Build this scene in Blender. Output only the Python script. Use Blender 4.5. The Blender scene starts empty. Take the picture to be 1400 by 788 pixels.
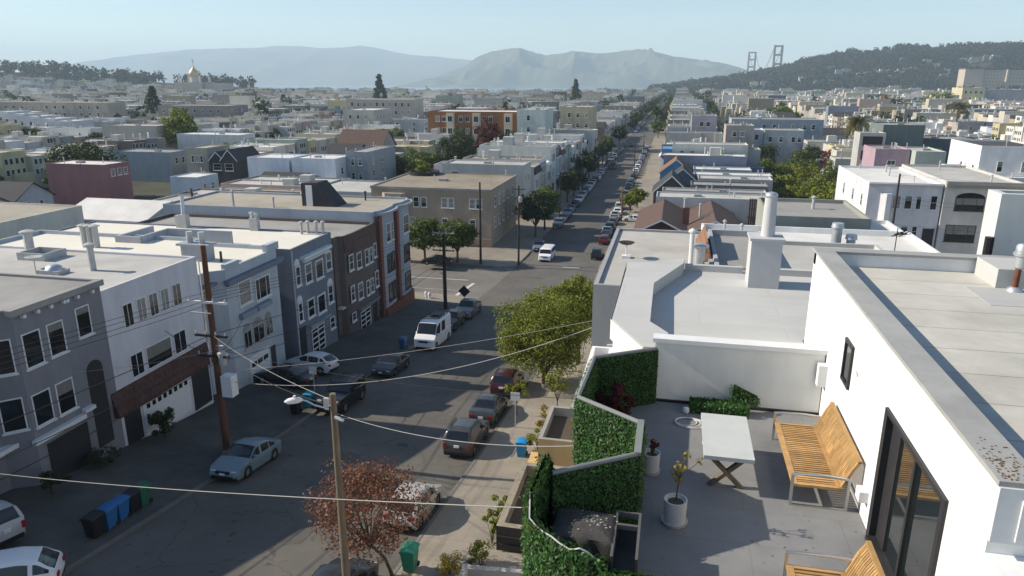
import bpy, math, random, bisect
from math import sin, cos, pi, radians, atan2, sqrt, exp
from mathutils import Vector, Matrix, noise as mnoise
R = random.Random(7); HAZE = 1.2e-4
C = bpy.context.scene.collection
SC = bpy.context.scene

# ------------------------------------------------------------------ camera
cam = bpy.data.cameras.new('camera'); camo = bpy.data.objects.new('camera', cam); C.objects.link(camo)
cam.lens = 989.0 / 1400 * 36; cam.sensor_width = 36; cam.clip_start = .1; cam.clip_end = 40000
camo.location = (0, 0, 0); camo.rotation_euler = (radians(90 - 16.13), 0, radians(12.49))
SC.camera = camo

# ------------------------------------------------------------------ sky, sun, exposure
SUN_EL, SUN_AZ = 32.8, 2.2           # degrees; the sun stands to the left and slightly behind the camera
sdir = Vector((-cos(radians(SUN_AZ)) * cos(radians(SUN_EL)), -sin(radians(SUN_AZ)) * cos(radians(SUN_EL)), sin(radians(SUN_EL))))
W = bpy.data.worlds.new('World'); SC.world = W; W.use_nodes = True
nt = W.node_tree; nt.nodes.clear()
wo = nt.nodes.new('ShaderNodeOutputWorld'); bg = nt.nodes.new('ShaderNodeBackground'); sky = nt.nodes.new('ShaderNodeTexSky')
sky.sky_type = 'NISHITA'; sky.sun_disc = False
sky.sun_elevation = radians(SUN_EL); sky.sun_rotation = atan2(sdir.x, sdir.y) % (2 * pi)
sky.altitude = 80; sky.air_density = 1.0; sky.dust_density = .15; sky.ozone_density = 2.0
bg.inputs[1].default_value = .106
wc = nt.nodes.new('ShaderNodeTexCoord'); wm = nt.nodes.new('ShaderNodeMapping'); wm.inputs['Scale'].default_value = (1.2, 1.2, 9); wm.inputs['Rotation'].default_value = (0, .12, 0)
wn = nt.nodes.new('ShaderNodeTexNoise'); wn.inputs['Scale'].default_value = 2.2; wn.inputs['Detail'].default_value = 7; wn.inputs['Roughness'].default_value = .62; wn.inputs['Distortion'].default_value = .8
wr_ = nt.nodes.new('ShaderNodeMapRange'); wr_.inputs['From Min'].default_value = .56; wr_.inputs['From Max'].default_value = .82; wr_.inputs['To Max'].default_value = .30
wx = nt.nodes.new('ShaderNodeMix'); wx.data_type = 'RGBA';
nt.links.new(wc.outputs['Generated'], wm.inputs[0]); nt.links.new(wm.outputs[0], wn.inputs['Vector']); nt.links.new(wn.outputs['Fac'], wr_.inputs['Value']); nt.links.new(wr_.outputs[0], wx.inputs['Factor'])
nt.links.new(sky.outputs[0], [i for i in wx.inputs if i.name == 'A' and i.type == 'RGBA'][0])
[i for i in wx.inputs if i.name == 'B' and i.type == 'RGBA'][0].default_value = (9.5, 9.7, 9.8, 1)
nt.links.new([o for o in wx.outputs if o.type == 'RGBA'][0], bg.inputs[0]); nt.links.new(bg.outputs[0], wo.inputs[0])
sl = bpy.data.lights.new('sun', 'SUN'); so = bpy.data.objects.new('sun', sl); C.objects.link(so)
sl.energy = 5.0; sl.angle = radians(.55); sl.color = (1, .90, .75)
so.rotation_euler = sdir.to_track_quat('Z', 'Y').to_euler(); so.location = (-60, -20, 60)
SC.view_settings.view_transform = 'Standard'; SC.view_settings.look = 'None'
SC.view_settings.gamma = 1; SC.view_settings.use_curve_mapping = False
SC.view_settings.exposure = 0.42
SC.render.engine = 'CYCLES'
try:
    SC.cycles.volume_step_rate = 4; SC.cycles.max_bounces = 6; SC.cycles.diffuse_bounces = 3; SC.cycles.volume_bounces = 3; SC.cycles.transparent_max_bounces = 6
except Exception: pass

# ------------------------------------------------------------------ terrain profile (street slopes down from the camera, flattens, then falls to the bay)
YS = [-60, 0, 25, 37, 44, 60, 78, 95, 115, 160, 240, 400, 1500, 2500, 3600, 4200]
ZS = [-8, -16.2, -19.95, -21.65, -22.35, -24.4, -26.1, -27.5, -28.5, -28.8, -28.8, -28.8, -34, -56, -76, -82]
def g(y):
    i = max(1, min(len(YS) - 1, bisect.bisect(YS, y)))
    t = (y - YS[i - 1]) / (YS[i] - YS[i - 1]); t = max(0, min(1, t))
    return ZS[i - 1] + t * (ZS[i] - ZS[i - 1])
XL, XR, XFL, XFR = -23.0, -10.35, -30.0, -3.5     # kerbs and house fronts of the avenue

# ------------------------------------------------------------------ materials
def lin(c): return tuple(((v / 255) / 12.92 if v / 255 <= .04045 else ((v / 255 + .055) / 1.055) ** 2.4) for v in c)
MATS = {}
def N(t, k, **kw):
    n = t.nodes.new(k)
    for a, b in kw.items(): setattr(n, a, b)
    return n
def mat(name, col=(.5, .5, .5), rough=.8, var=.15, scale=1.5, bump=0, metal=0, spec=.3, objcol=False, streak=False, attr=None, ior=None, detail=4, leaf=False, seams=None, dirt=0, cracks=0, isl=False):
    m = bpy.data.materials.new(name); m.use_nodes = True; t = m.node_tree
    b = t.nodes['Principled BSDF']; L = t.links.new
    b.inputs['Roughness'].default_value = rough; b.inputs['Metallic'].default_value = metal
    b.inputs['Specular IOR Level'].default_value = spec
    if ior: b.inputs['IOR'].default_value = ior
    tc = N(t, 'ShaderNodeTexCoord'); mp = N(t, 'ShaderNodeMapping'); L(tc.outputs['Object'], mp.inputs[0])
    if streak: mp.inputs['Scale'].default_value = (1, 1, .22)
    nz = N(t, 'ShaderNodeTexNoise'); nz.inputs['Scale'].default_value = scale; nz.inputs['Detail'].default_value = detail; nz.inputs['Roughness'].default_value = .65
    L(mp.outputs[0], nz.inputs['Vector'])
    if objcol: src = N(t, 'ShaderNodeObjectInfo').outputs['Color']
    elif attr: src = N(t, 'ShaderNodeAttribute', attribute_name=attr).outputs['Color']
    else:
        rgb = N(t, 'ShaderNodeRGB'); rgb.outputs[0].default_value = (*col, 1); src = rgb.outputs[0]
    mr = N(t, 'ShaderNodeMapRange'); mr.inputs['From Min'].default_value = .25; mr.inputs['From Max'].default_value = .75
    mr.inputs['To Min'].default_value = 1 - var; mr.inputs['To Max'].default_value = 1 + var * .6
    fac = nz.outputs['Fac']
    L(fac, mr.inputs['Value']); val = mr.outputs[0]
    if leaf:
        ge = N(t, 'ShaderNodeNewGeometry'); m2 = N(t, 'ShaderNodeMapRange')
        m2.inputs['To Min'].default_value = .55; m2.inputs['To Max'].default_value = 1.55; L(ge.outputs['Random Per Island'], m2.inputs['Value'])
        mu = N(t, 'ShaderNodeMath', operation='MULTIPLY'); L(val, mu.inputs[0]); L(m2.outputs[0], mu.inputs[1]); val = mu.outputs[0]
    if isl:
        ge = N(t, 'ShaderNodeNewGeometry'); m2 = N(t, 'ShaderNodeMapRange'); m2.inputs['To Min'].default_value = .72; m2.inputs['To Max'].default_value = 1.15; L(ge.outputs['Random Per Island'], m2.inputs['Value'])
        mu = N(t, 'ShaderNodeMath', operation='MULTIPLY'); L(val, mu.inputs[0]); L(m2.outputs[0], mu.inputs[1]); val = mu.outputs[0]
    if dirt:
        n2 = N(t, 'ShaderNodeTexNoise'); n2.inputs['Scale'].default_value = scale * .17; n2.inputs['Detail'].default_value = 6; n2.inputs['Roughness'].default_value = .7
        L(tc.outputs['Object'], n2.inputs['Vector'])
        m3 = N(t, 'ShaderNodeMapRange'); m3.inputs['From Min'].default_value = .42; m3.inputs['From Max'].default_value = .66; m3.inputs['To Min'].default_value = 1; m3.inputs['To Max'].default_value = 1 - dirt
        L(n2.outputs['Fac'], m3.inputs['Value'])
        mu = N(t, 'ShaderNodeMath', operation='MULTIPLY'); L(val, mu.inputs[0]); L(m3.outputs[0], mu.inputs[1]); val = mu.outputs[0]
    if cracks:
        vn = N(t, 'ShaderNodeTexNoise'); vn.inputs['Scale'].default_value = 1.1; vn.inputs['Detail'].default_value = 4; L(tc.outputs['Object'], vn.inputs['Vector'])
        va = N(t, 'ShaderNodeVectorMath', operation='ADD'); L(tc.outputs['Object'], va.inputs[0]); L(vn.outputs['Color'], va.inputs[1])
        vo = N(t, 'ShaderNodeTexVoronoi', feature='DISTANCE_TO_EDGE'); vo.inputs['Scale'].default_value = cracks; L(va.outputs[0], vo.inputs['Vector'])
        m5 = N(t, 'ShaderNodeMapRange'); m5.inputs['From Max'].default_value = .02 * cracks / .3; m5.inputs['To Min'].default_value = .74; L(vo.outputs['Distance'], m5.inputs['Value'])
        n6 = N(t, 'ShaderNodeTexNoise'); n6.inputs['Scale'].default_value = 1.7; n6.inputs['Detail'].default_value = 2; L(tc.outputs['Object'], n6.inputs['Vector'])
        m6 = N(t, 'ShaderNodeMapRange'); m6.inputs['From Min'].default_value = .66; m6.inputs['From Max'].default_value = .74; m6.inputs['To Min'].default_value = 1; m6.inputs['To Max'].default_value = .62; L(n6.outputs['Fac'], m6.inputs['Value'])
        for q in (m5, m6):
            mu = N(t, 'ShaderNodeMath', operation='MULTIPLY'); L(val, mu.inputs[0]); L(q.outputs[0], mu.inputs[1]); val = mu.outputs[0]
    if seams:
        bt = N(t, 'ShaderNodeTexBrick'); bt.inputs['Color1'].default_value = (1, 1, 1, 1); bt.inputs['Color2'].default_value = (.94, .94, .94, 1); bt.inputs['Mortar'].default_value = (seams[3],) * 3 + (1,)
        bt.inputs['Scale'].default_value = 1; bt.inputs['Brick Width'].default_value = seams[0]; bt.inputs['Row Height'].default_value = seams[1]; bt.inputs['Mortar Size'].default_value = seams[2]; bt.inputs['Mortar Smooth'].default_value = .6
        if len(seams) > 4:
            mq = N(t, 'ShaderNodeMapping'); mq.inputs['Rotation'].default_value = seams[4]; L(tc.outputs['Object'], mq.inputs[0]); L(mq.outputs[0], bt.inputs['Vector'])
        else: L(tc.outputs['Object'], bt.inputs['Vector'])
        mu = N(t, 'ShaderNodeVectorMath', operation='MULTIPLY'); L(src, mu.inputs[0]); L(bt.outputs['Color'], mu.inputs[1]); src = mu.outputs[0]
    sc = N(t, 'ShaderNodeVectorMath', operation='SCALE'); L(src, sc.inputs[0]); L(val, sc.inputs['Scale'])
    L(sc.outputs[0], b.inputs['Base Color'])
    if bump:
        bp = N(t, 'ShaderNodeBump'); bp.inputs['Strength'].default_value = bump; bp.inputs['Distance'].default_value = .05
        n3 = N(t, 'ShaderNodeTexNoise'); n3.inputs['Scale'].default_value = scale * 8; n3.inputs['Detail'].default_value = 3; L(tc.outputs['Object'], n3.inputs['Vector'])
        L(n3.outputs['Fac'], bp.inputs['Height']); L(bp.outputs[0], b.inputs['Normal'])
    if leaf:
        tr = N(t, 'ShaderNodeBsdfTranslucent'); mx = N(t, 'ShaderNodeMixShader'); mx.inputs[0].default_value = .3
        s2 = N(t, 'ShaderNodeVectorMath', operation='MULTIPLY'); L(sc.outputs[0], s2.inputs[0]); s2.inputs[1].default_value = (1.3, 1.25, .6)
        L(s2.outputs[0], tr.inputs[0]); L(b.outputs[0], mx.inputs[1]); L(tr.outputs[0], mx.inputs[2]); L(mx.outputs[0], t.nodes['Material Output'].inputs[0])
    MATS[name] = m
    return m
M_asphalt = mat('asphalt', (.14, .13, .115), .9, .22, .35, bump=.25, dirt=.25, detail=8, cracks=.22)
M_cross = mat('asphalt_cross', (.195, .18, .158), .9, .2, .3, bump=.25, dirt=.25, detail=8, cracks=.2)
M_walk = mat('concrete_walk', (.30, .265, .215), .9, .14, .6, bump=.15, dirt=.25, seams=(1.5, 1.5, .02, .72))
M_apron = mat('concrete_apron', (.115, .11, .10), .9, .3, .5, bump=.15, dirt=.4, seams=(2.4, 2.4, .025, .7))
M_kerb = mat('kerb_concrete', (.15, .143, .13), .9, .2, 1)
M_ground = mat('soil', (.06, .062, .04), 1, .5, .12, dirt=.3)
M_paint = mat('road_paint', (.6, .58, .54), .8, .3, 2)
M_stucco = mat('stucco', objcol=True, rough=.9, var=.14, scale=.9, streak=True, dirt=.14)
M_plain = mat('painted', objcol=True, rough=.7, var=.08, scale=3)
M_trim = mat('white_trim', (.72, .72, .71), .6, .08, 3)
M_dtrim = mat('dark_trim', (.03, .03, .033), .5, .2, 3)
M_glass = mat('window_glass', (.014, .017, .022), .06, .4, .7, spec=.5)
M_glassb = mat('window_blind', (.28, .275, .26), .35, .35, 2.5, spec=.5)
M_roofs = [mat('roof_white', (.72, .70, .66), .85, .12, .35, dirt=.22), mat('roof_light', (.50, .485, .45), .9, .15, .35, dirt=.3),
           mat('roof_grey', (.34, .33, .31), .9, .18, .4, dirt=.3), mat('roof_tan', (.40, .36, .29), .9, .16, .4, dirt=.25), mat('roof_dark', (.075, .073, .072), .9, .3, .5, dirt=.2)]
M_roofcream = mat('roof_cream', (.74, .70, .60), .85, .06, .3, dirt=.10)
M_roofmem = mat('roof_membrane', (.57, .55, .49), .85, .12, 1.1, dirt=.3, seams=(60, 1.15, .022, .58))
M_roofgray = mat('roof_gray_roll', (.52, .52, .50), .88, .07, .6, dirt=.14, seams=(4.5, 1.0, .016, .84))
M_tile = mat('roof_tile', (.20, .085, .06), .85, .3, 2, seams=(.35, .3, .05, .55))
M_awning = mat('awning_tile', (.11, .058, .05), .9, .35, 2, seams=(.25, .22, .04, .7))
M_shingle = mat('shingle', (.13, .085, .07), .9, .25, 2, seams=(.5, .25, .03, .7))
M_slate = mat('slate_shingle', (.06, .06, .065), .9, .3, 2, seams=(.5, .25, .03, .7))
M_orange = mat('orange_tile', (.28, .15, .09), .9, .25, 3, seams=(.35, .3, .05, .6))
M_metal = mat('galvanised', (.55, .57, .58), .4, .2, 3, metal=.6)
M_vent = mat('vent_pipe', (.45, .45, .44), .6, .2, 3)
M_steel = mat('brushed_steel', (.62, .62, .6), .3, .08, 4, metal=.9)
M_black = mat('black_plastic', (.015, .015, .017), .5, .3, 3)
M_rubber = mat('rubber', (.02, .02, .02), .85, .3, 4)
M_rust = mat('rust', (.16, .06, .035), .9, .4, 5)
M_wood_pole = mat('pole_wood', (.13, .06, .035), .9, .3, 3, streak=True)
M_wood_grey = mat('pole_wood_grey', (.17, .135, .095), .9, .35, 5, streak=True, bump=.4)
M_wood_dark = mat('pole_wood_dark', (.045, .035, .03), .9, .3, 3, streak=True)
M_wire = mat('wire', (.02, .02, .02), .6, .1)
M_wirew = mat('wire_light', (.34, .33, .31), .5, .1)
M_teak = mat('teak', (.50, .30, .12), .6, .25, 5, spec=.35, isl=True, dirt=.2)
M_carpaint = mat('car_paint', objcol=True, rough=.25, var=.04, scale=2, spec=.55)
M_carglass = mat('car_glass', (.012, .014, .017), .04, .2, spec=.6)
M_rim = mat('wheel_rim', (.4, .4, .41), .35, .1, metal=.7)
M_lampred = mat('tail_lamp', (.32, .012, .012), .25, .1, spec=.5)
M_lampw = mat('head_lamp', (.65, .67, .7), .15, .1, spec=.6)
M_plate = mat('number_plate', (.7, .7, .7), .5, .05)
M_bark = mat('bark', (.10, .075, .055), .95, .3, 5, bump=.4)
M_leafs = {
 'dark': mat('leaf_dark', (.036, .054, .018), .6, .35, .5, leaf=True), 'mid': mat('leaf_mid', (.085, .115, .02), .6, .35, .6, leaf=True),
 'olive': mat('leaf_olive', (.165, .19, .02), .6, .35, .4, leaf=True), 'bright': mat('leaf_bright', (.17, .20, .022), .6, .3, .6, leaf=True),
 'yellow': mat('leaf_yellow', (.25, .19, .02), .6, .3, 1, leaf=True), 'red': mat('leaf_red', (.185, .085, .055), .6, .4, 1.2, leaf=True), 'maroon': mat('leaf_maroon', (.10, .02, .018), .6, .4, 1.2, leaf=True),
 'far': mat('leaf_far', (.016, .021, .010), .9, .5, .05, leaf=True), 'hedge': mat('leaf_hedge', (.055, .135, .032), .5, .3, 1, leaf=True), 'palm': mat('leaf_palm', (.11, .10, .03), .6, .3, 1, leaf=True)}

# ------------------------------------------------------------------ object helpers
ORG = {}
def tag(o, label=None, cat=None, group=None, kind=None):
    if label: o['label'] = label
    if cat: o['category'] = cat
    if group: o['group'] = group
    if kind: o['kind'] = kind
    return o
def thing(name, label, cat, loc=(0, 0, 0), group=None, rz=0):
    o = bpy.data.objects.new(name, None); C.objects.link(o); o.location = loc; o.rotation_euler = (0, 0, rz); o.empty_display_size = .3
    ORG[o.name] = tuple(loc); return tag(o, label, cat, group)
class MB:
    def __init__(s): s.v = []; s.f = []; s.m = []
    def add(s, vs, fs, m=0):
        b = len(s.v); s.v.extend(vs); s.f.extend([tuple(i + b for i in q) for q in fs]); s.m.extend([m] * len(fs)); return s
    def quad(s, a, b, c, d, m=0): return s.add([a, b, c, d], [(0, 1, 2, 3)], m)
    def box(s, x0, x1, y0, y1, z0, z1, m=0):
        return s.add([(x0, y0, z0), (x1, y0, z0), (x1, y1, z0), (x0, y1, z0), (x0, y0, z1), (x1, y0, z1), (x1, y1, z1), (x0, y1, z1)],
                     [(3, 2, 1, 0), (4, 5, 6, 7), (0, 1, 5, 4), (1, 2, 6, 5), (2, 3, 7, 6), (3, 0, 4, 7)], m)
    def fbox(s, o, u, n, a0, a1, b0, b1, c0, c1, m=0):      # frame box: a along u, b along n, c up
        P = lambda a, b, c: (o[0] + u[0] * a + n[0] * b, o[1] + u[1] * a + n[1] * b, o[2] + c)
        return s.add([P(a0, b0, c0), P(a1, b0, c0), P(a1, b1, c0), P(a0, b1, c0), P(a0, b0, c1), P(a1, b0, c1), P(a1, b1, c1), P(a0, b1, c1)],
                     [(3, 2, 1, 0), (4, 5, 6, 7), (0, 1, 5, 4), (1, 2, 6, 5), (2, 3, 7, 6), (3, 0, 4, 7)], m)
    def prism(s, poly, z0, z1, m=0, mt=None):
        n = len(poly); zt = z1 if callable(z1) else (lambda x, y: z1)
        vs = [(x, y, z0) for x, y in poly] + [(x, y, zt(x, y)) for x, y in poly]
        s.add(vs, [(i, (i + 1) % n, n + (i + 1) % n, n + i) for i in range(n)], m)
        return s.add([(x, y, zt(x, y)) for x, y in poly], [tuple(range(n))], m if mt is None else mt)
    def tube(s, pts, r, n=8, m=0, cap=True):
        rs = r if isinstance(r, (list, tuple)) else [r] * len(pts)
        P = [Vector(p) for p in pts]; vs = []; fs = []
        for i, p in enumerate(P):
            d = (P[min(i + 1, len(P) - 1)] - P[max(i - 1, 0)]).normalized()
            a = d.cross(Vector((0, 0, 1)) if abs(d.z) < .9 else Vector((1, 0, 0))).normalized(); b = d.cross(a)
            for k in range(n):
                t = 2 * pi * k / n; q = p + (a * cos(t) + b * sin(t)) * rs[i]; vs.append(tuple(q))
        for i in range(len(P) - 1):
            for k in range(n): fs.append((i * n + k, i * n + (k + 1) % n, (i + 1) * n + (k + 1) % n, (i + 1) * n + k))
        if cap: fs.append(tuple(range(n))[::-1]); fs.append(tuple((len(P) - 1) * n + k for k in range(n)))
        return s.add(vs, fs, m)
    def lathe(s, prof, c, n=16, m=0):
        vs = []; fs = []
        for r, z in prof:
            for k in range(n): t = 2 * pi * k / n; vs.append((c[0] + r * cos(t), c[1] + r * sin(t), c[2] + z))
        for i in range(len(prof) - 1):
            for k in range(n): fs.append((i * n + k, i * n + (k + 1) % n, (i + 1) * n + (k + 1) % n, (i + 1) * n + k))
        fs.append(tuple(range(n))[::-1]); fs.append(tuple((len(prof) - 1) * n + k for k in range(n)))
        return s.add(vs, fs, m)
    def build(s, name, mats, parent=None, smooth=False, col=None):
        if not isinstance(mats, (list, tuple)): mats = [mats]
        o0 = ORG.get(parent.name, (0, 0, 0)) if parent else (0, 0, 0)
        me = bpy.data.meshes.new(name)
        me.from_pydata([(x - o0[0], y - o0[1], z - o0[2]) for x, y, z in s.v] if parent else s.v, [], s.f)
        for m in mats: me.materials.append(m)
        if len(mats) > 1: me.polygons.foreach_set('material_index', s.m)
        if smooth:
            me.polygons.foreach_set('use_smooth', [True] * len(me.polygons))
            try: me.set_sharp_from_angle(angle=radians(40))
            except Exception: pass
        me.update()
        o = bpy.data.objects.new(name, me); C.objects.link(o)
        if parent: o.parent = parent; ORG[o.name] = o0; KIDS.setdefault(parent.name, []).append(o)
        if col: o.color = (*col, 1)
        return o
def copy_tree(o, parent=None):
    c = o.copy(); C.objects.link(c)
    if parent: c.parent = parent
    for ch in KIDS.get(o.name, ()): copy_tree(ch, c)
    return c
KIDS = {}
RB = random.Random(99); M_curtain = mat('window_curtain', (.20, .195, .18), .6, .25, 4)
def window(parent, o, u, n, w, h, style='dh', fm=None, pm=M_glass, fw=.09, proud=.07, sill=True, name='window'):
    f = MB()
    f.fbox(o, u, n, 0, w, 0, proud, 0, fw); f.fbox(o, u, n, 0, w, 0, proud, h - fw, h)
    f.fbox(o, u, n, 0, fw, 0, proud - .003, fw, h - fw); f.fbox(o, u, n, w - fw, w, 0, proud - .003, fw, h - fw)
    t = fw * .55
    if style == 'dh': f.fbox(o, u, n, fw, w - fw, .01, proud - .012, h * .5 - t / 2, h * .5 + t / 2)
    if style == 'sl': f.fbox(o, u, n, w / 2 - t / 2, w / 2 + t / 2, .01, proud - .012, fw, h - fw)
    if style == 'tri':
        for k in (.27, .73): f.fbox(o, u, n, w * k - t / 2, w * k + t / 2, .01, proud - .012, fw, h - fw)
    if style == 'grid':
        for k in (.333, .667): f.fbox(o, u, n, w * k - t / 3, w * k + t / 3, .01, proud - .012, fw, h - fw)
        for k in (.33, .66): f.fbox(o, u, n, fw, w - fw, .012, proud - .016, h * k - t / 3, h * k + t / 3)
    if sill: f.fbox(o, u, n, -.08, w + .08, 0, proud + .07, -.08, -.002)
    wo_ = f.build(name, fm or M_trim, parent)
    p = MB(); p.fbox(o, u, n, fw * .9, w - fw * .9, -.02, .022, fw * .9, h - fw * .9)
    p.build('pane', pm or M_glass, wo_)
    if pm is M_glass and h > 1.1 and RB.random() < .4:
        q = MB(); k = RB.choice([.25, .4, .55]); q.fbox(o, u, n, fw, w - fw, .0, .027, h * (1 - k), h - fw); q.build('blind', M_curtain, wo_)
    return wo_
def pipe_mb(mb, x, y, z, h, r=.12, cap=True):
    mb.tube([(x, y, z - .1), (x, y, z + h)], r, 8)
    if cap: mb.tube([(x, y, z + h + .02), (x, y, z + h + .10), (x, y, z + h + .2)], [r * 1.7, r * 1.7, r * .4], 8)
    return mb
EAST, WEST, SOUTH, NORTH = ((0, 1, 0), (1, 0, 0)), ((0, 1, 0), (-1, 0, 0)), ((1, 0, 0), (0, -1, 0)), ((1, 0, 0), (0, 1, 0))
def flat_roof_mb(poly, zr, par=.3, th=.18):
    """roof slab inset inside a parapet ring; returns (ring MB, slab MB)"""
    n = len(poly); cx = sum(p[0] for p in poly) / n; cy = sum(p[1] for p in poly) / n
    ins = []
    for i in range(n):
        a, b, c = Vector(poly[i - 1]), Vector(poly[i]), Vector(poly[(i + 1) % n])
        d1 = (b - a).normalized(); d2 = (c - b).normalized()
        n1 = Vector((-d1.y, d1.x)); n2 = Vector((-d2.y, d2.x)); m = (n1 + n2); m = m / max(.3, (1 + n1.dot(n2)))
        ins.append(tuple(b + m * th))
    ring = MB()
    vs = [(x, y, zr + par) for x, y in poly] + [(x, y, zr + par) for x, y in ins] + [(x, y, zr - .05) for x, y in ins]
    fs = [(i, (i + 1) % n, n + (i + 1) % n, n + i) for i in range(n)] + [(n + i, n + (i + 1) % n, 2 * n + (i + 1) % n, 2 * n + i) for i in range(n)]
    ring.add(vs, fs)
    slab = MB().add([(x, y, zr) for x, y in ins], [tuple(range(n))])
    return ring, slab
def walls_mb(poly, z0, z1):
    n = len(poly); mb = MB()
    return mb.add([(x, y, z0) for x, y in poly] + [(x, y, z1) for x, y in poly], [(i, (i + 1) % n, n + (i + 1) % n, n + i) for i in range(n)])
def flat_house(label, x0, x1, y0, y1, zt, col, roofm, zb=None, par=.3, cat='house', name='row_house', poly=None, group=None, wins=(), pipes=0, pn=None, roofcol=None, trim=None):
    poly = poly or [(x0, y0), (x1, y0), (x1, y1), (x0, y1)]
    zb = zb if zb is not None else g((y0 + y1) / 2) - 3
    t = thing(name, label, cat, ((x0 + x1) / 2, (y0 + y1) / 2, zb + 3), group)
    w = walls_mb(poly, zb, zt); ring, slab = flat_roof_mb(poly, zt - par, par); w.add(ring.v, ring.f)
    w.build('wall', M_stucco, t, col=col)
    slab.build('roof', roofm, t)
    if trim:
        mb = MB(); n = len(poly)
        for i in range(n):
            a, b = poly[i], poly[(i + 1) % n]; d = Vector((b[0] - a[0], b[1] - a[1])); l = d.length; d /= l
            mb.fbox((a[0], a[1], zt), (d.x, d.y), (d.y, -d.x), -.12, l + .12, .003, .14, -.35, .05)
        mb.build('cornice', trim, t)
    for wd in wins:                     # (face, a0, a1, z0, z1, style)
        face, a0, a1, z0, z1 = wd[:5]; st = wd[5] if len(wd) > 5 else 'dh'
        u, n = {'E': EAST, 'W': WEST, 'S': SOUTH, 'N': NORTH}[face]
        o = {'E': (x1, a0, z0), 'W': (x0, a0, z0), 'S': (a0, y0, z0), 'N': (a0, y1, z0)}[face]
        window(t, o, u, n, a1 - a0, z1 - z0, st, fm=wd[6] if len(wd) > 6 else None, pm=M_glassb if R.random() < .2 else M_glass)
    if name == 'row_house' and y1 > 100 and not pipes: pipes = RB.choice([1, 2, 3, 4])
    if name == 'row_house' and y1 > 100 and RB.random() < .45 and x1 - x0 > 5: xx = x0 + (x1 - x0) * RB.uniform(.3, .6); part(t, 'skylight', M_glassb, lambda m: m.box(xx, xx + 1.5, (y0 + y1) / 2 - .6, (y0 + y1) / 2 + .6, zt - par - .02, zt - par + .4))
    for k in range(pipes):
        x = R.uniform(min(p[0] for p in poly) + 1, max(p[0] for p in poly) - 1); y = R.uniform(y0 + .6, y1 - .6)
        pipe_mb(MB(), x, y, zt - par, R.uniform(.6, 1.4), R.uniform(.07, .16)).build('vent_pipe', M_vent, t, smooth=True)
    return t
# ------------------------------------------------------------------ setting: ground, roads, pavements, water, hills
YK = [y for y in range(-40, 130, 2)] + [y for y in range(130, 420, 6)] + [y for y in range(420, 1500, 60)] + [y for y in range(1500, 4301, 100)]
def sheet(name, xs, m, y0=-40, y1=4300, kind='structure', par=None):
    """xs: list of (x, dz)"""
    ys = sorted(set([y for y in YK if y0 < y < y1] + [y0, y1])); mb = MB(); n = len(xs)
    vs = [(x, y, g(y) + dz) for y in ys for x, dz in xs]
    fs = [(j * n + i, j * n + i + 1, (j + 1) * n + i + 1, (j + 1) * n + i) for j in range(len(ys) - 1) for i in range(n - 1)]
    mb.add(vs, fs); o = mb.build(name, m)
    if kind: o['kind'] = kind
    return o
sheet('ground', [(-3600, -.3), (-400, -.3), (-31, -.3), (-22, -.3), (-11, -.3), (-6, -.3), (60, -.3), (600, -.3), (3600, -.3)], M_ground)
sheet('avenue_road', [(XL, 0), (-20, .06), (-16.7, .10), (-13, .06), (XR, 0)], M_asphalt, y1=1500)
AP = 84.5                                                    # kerb line of the cross street
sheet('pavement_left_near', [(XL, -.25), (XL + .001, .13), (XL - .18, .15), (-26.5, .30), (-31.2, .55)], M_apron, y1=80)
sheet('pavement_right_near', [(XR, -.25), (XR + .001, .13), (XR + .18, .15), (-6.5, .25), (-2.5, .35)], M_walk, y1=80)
sheet('kerb_left_near', [(XL + .02, -.2), (XL + .021, .14), (XL - .17, .165), (XL - .18, .1)], M_kerb, y1=80)
sheet('kerb_right_near', [(XR - .02, -.2), (XR - .021, .14), (XR + .17, .165), (XR + .18, .1)], M_kerb, y1=80)
def corner(name, x0, x1, y0, y1, cx, cy, m):
    """pavement slab with one rounded corner at (cx, cy)"""
    r = 3.6; sx = 1 if cx > (x0 + x1) / 2 else -1; sy = 1 if cy > (y0 + y1) / 2 else -1
    arc = [(cx - sx * r + sx * r * cos(a), cy - sy * r + sy * r * sin(a)) for a in [k * pi / 16 for k in range(9)]]
    ox = x0 if sx > 0 else x1; oy = y0 if sy > 0 else y1
    poly = [(ox, cy), (ox, oy), (cx, oy)] + arc
    if sum(poly[i - 1][0] * poly[i][1] - poly[i][0] * poly[i - 1][1] for i in range(len(poly))) < 0: poly = poly[::-1]
    mb = MB(); mb.prism(poly, -40, lambda x, y: g(y) + .15 + abs(x - cx) * .02); mb.build(name, m)['kind'] = 'structure'
corner('pavement_corner_left_near', -60, XL, 80, AP, XL, AP, M_walk)
corner('pavement_corner_right_near', XR, 60, 80, AP, XR, AP, M_walk)
corner('pavement_corner_left_far', -60, XL, 105, 119, XL, 105, M_walk)
corner('pavement_corner_right_far', XR, 62, 105, 119, XR, 105, M_walk)
sheet('cross_street_left', [(-420, -.02), (XL + .4, -.02)], M_cross, 80, 119)
sheet('cross_street_right', [(XR - .4, -.02), (420, -.02)], M_cross, 80, 119)
sheet('pavement_left_far', [(XL, -.25), (XL + .001, .13), (XL - .18, .15), (-31.2, .35)], M_walk, 119, 388)
sheet('pavement_right_far', [(XR, -.25), (XR + .001, .13), (XR + .18, .15), (-2.5, .3)], M_walk, 119, 388)
sheet('second_cross_street_left', [(-420, .004), (XL, .004)], M_cross, 391, 412)
sheet('second_cross_street_right', [(XR, .004), (420, .004)], M_cross, 391, 412)
for nm, xs in (('left', (XL, -31)), ('right', (XR, -2.5))):
    sheet('pavement_%s_distant' % nm, [(xs[0], .12), (xs[1], .3)], M_walk, 415, 1400)
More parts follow.
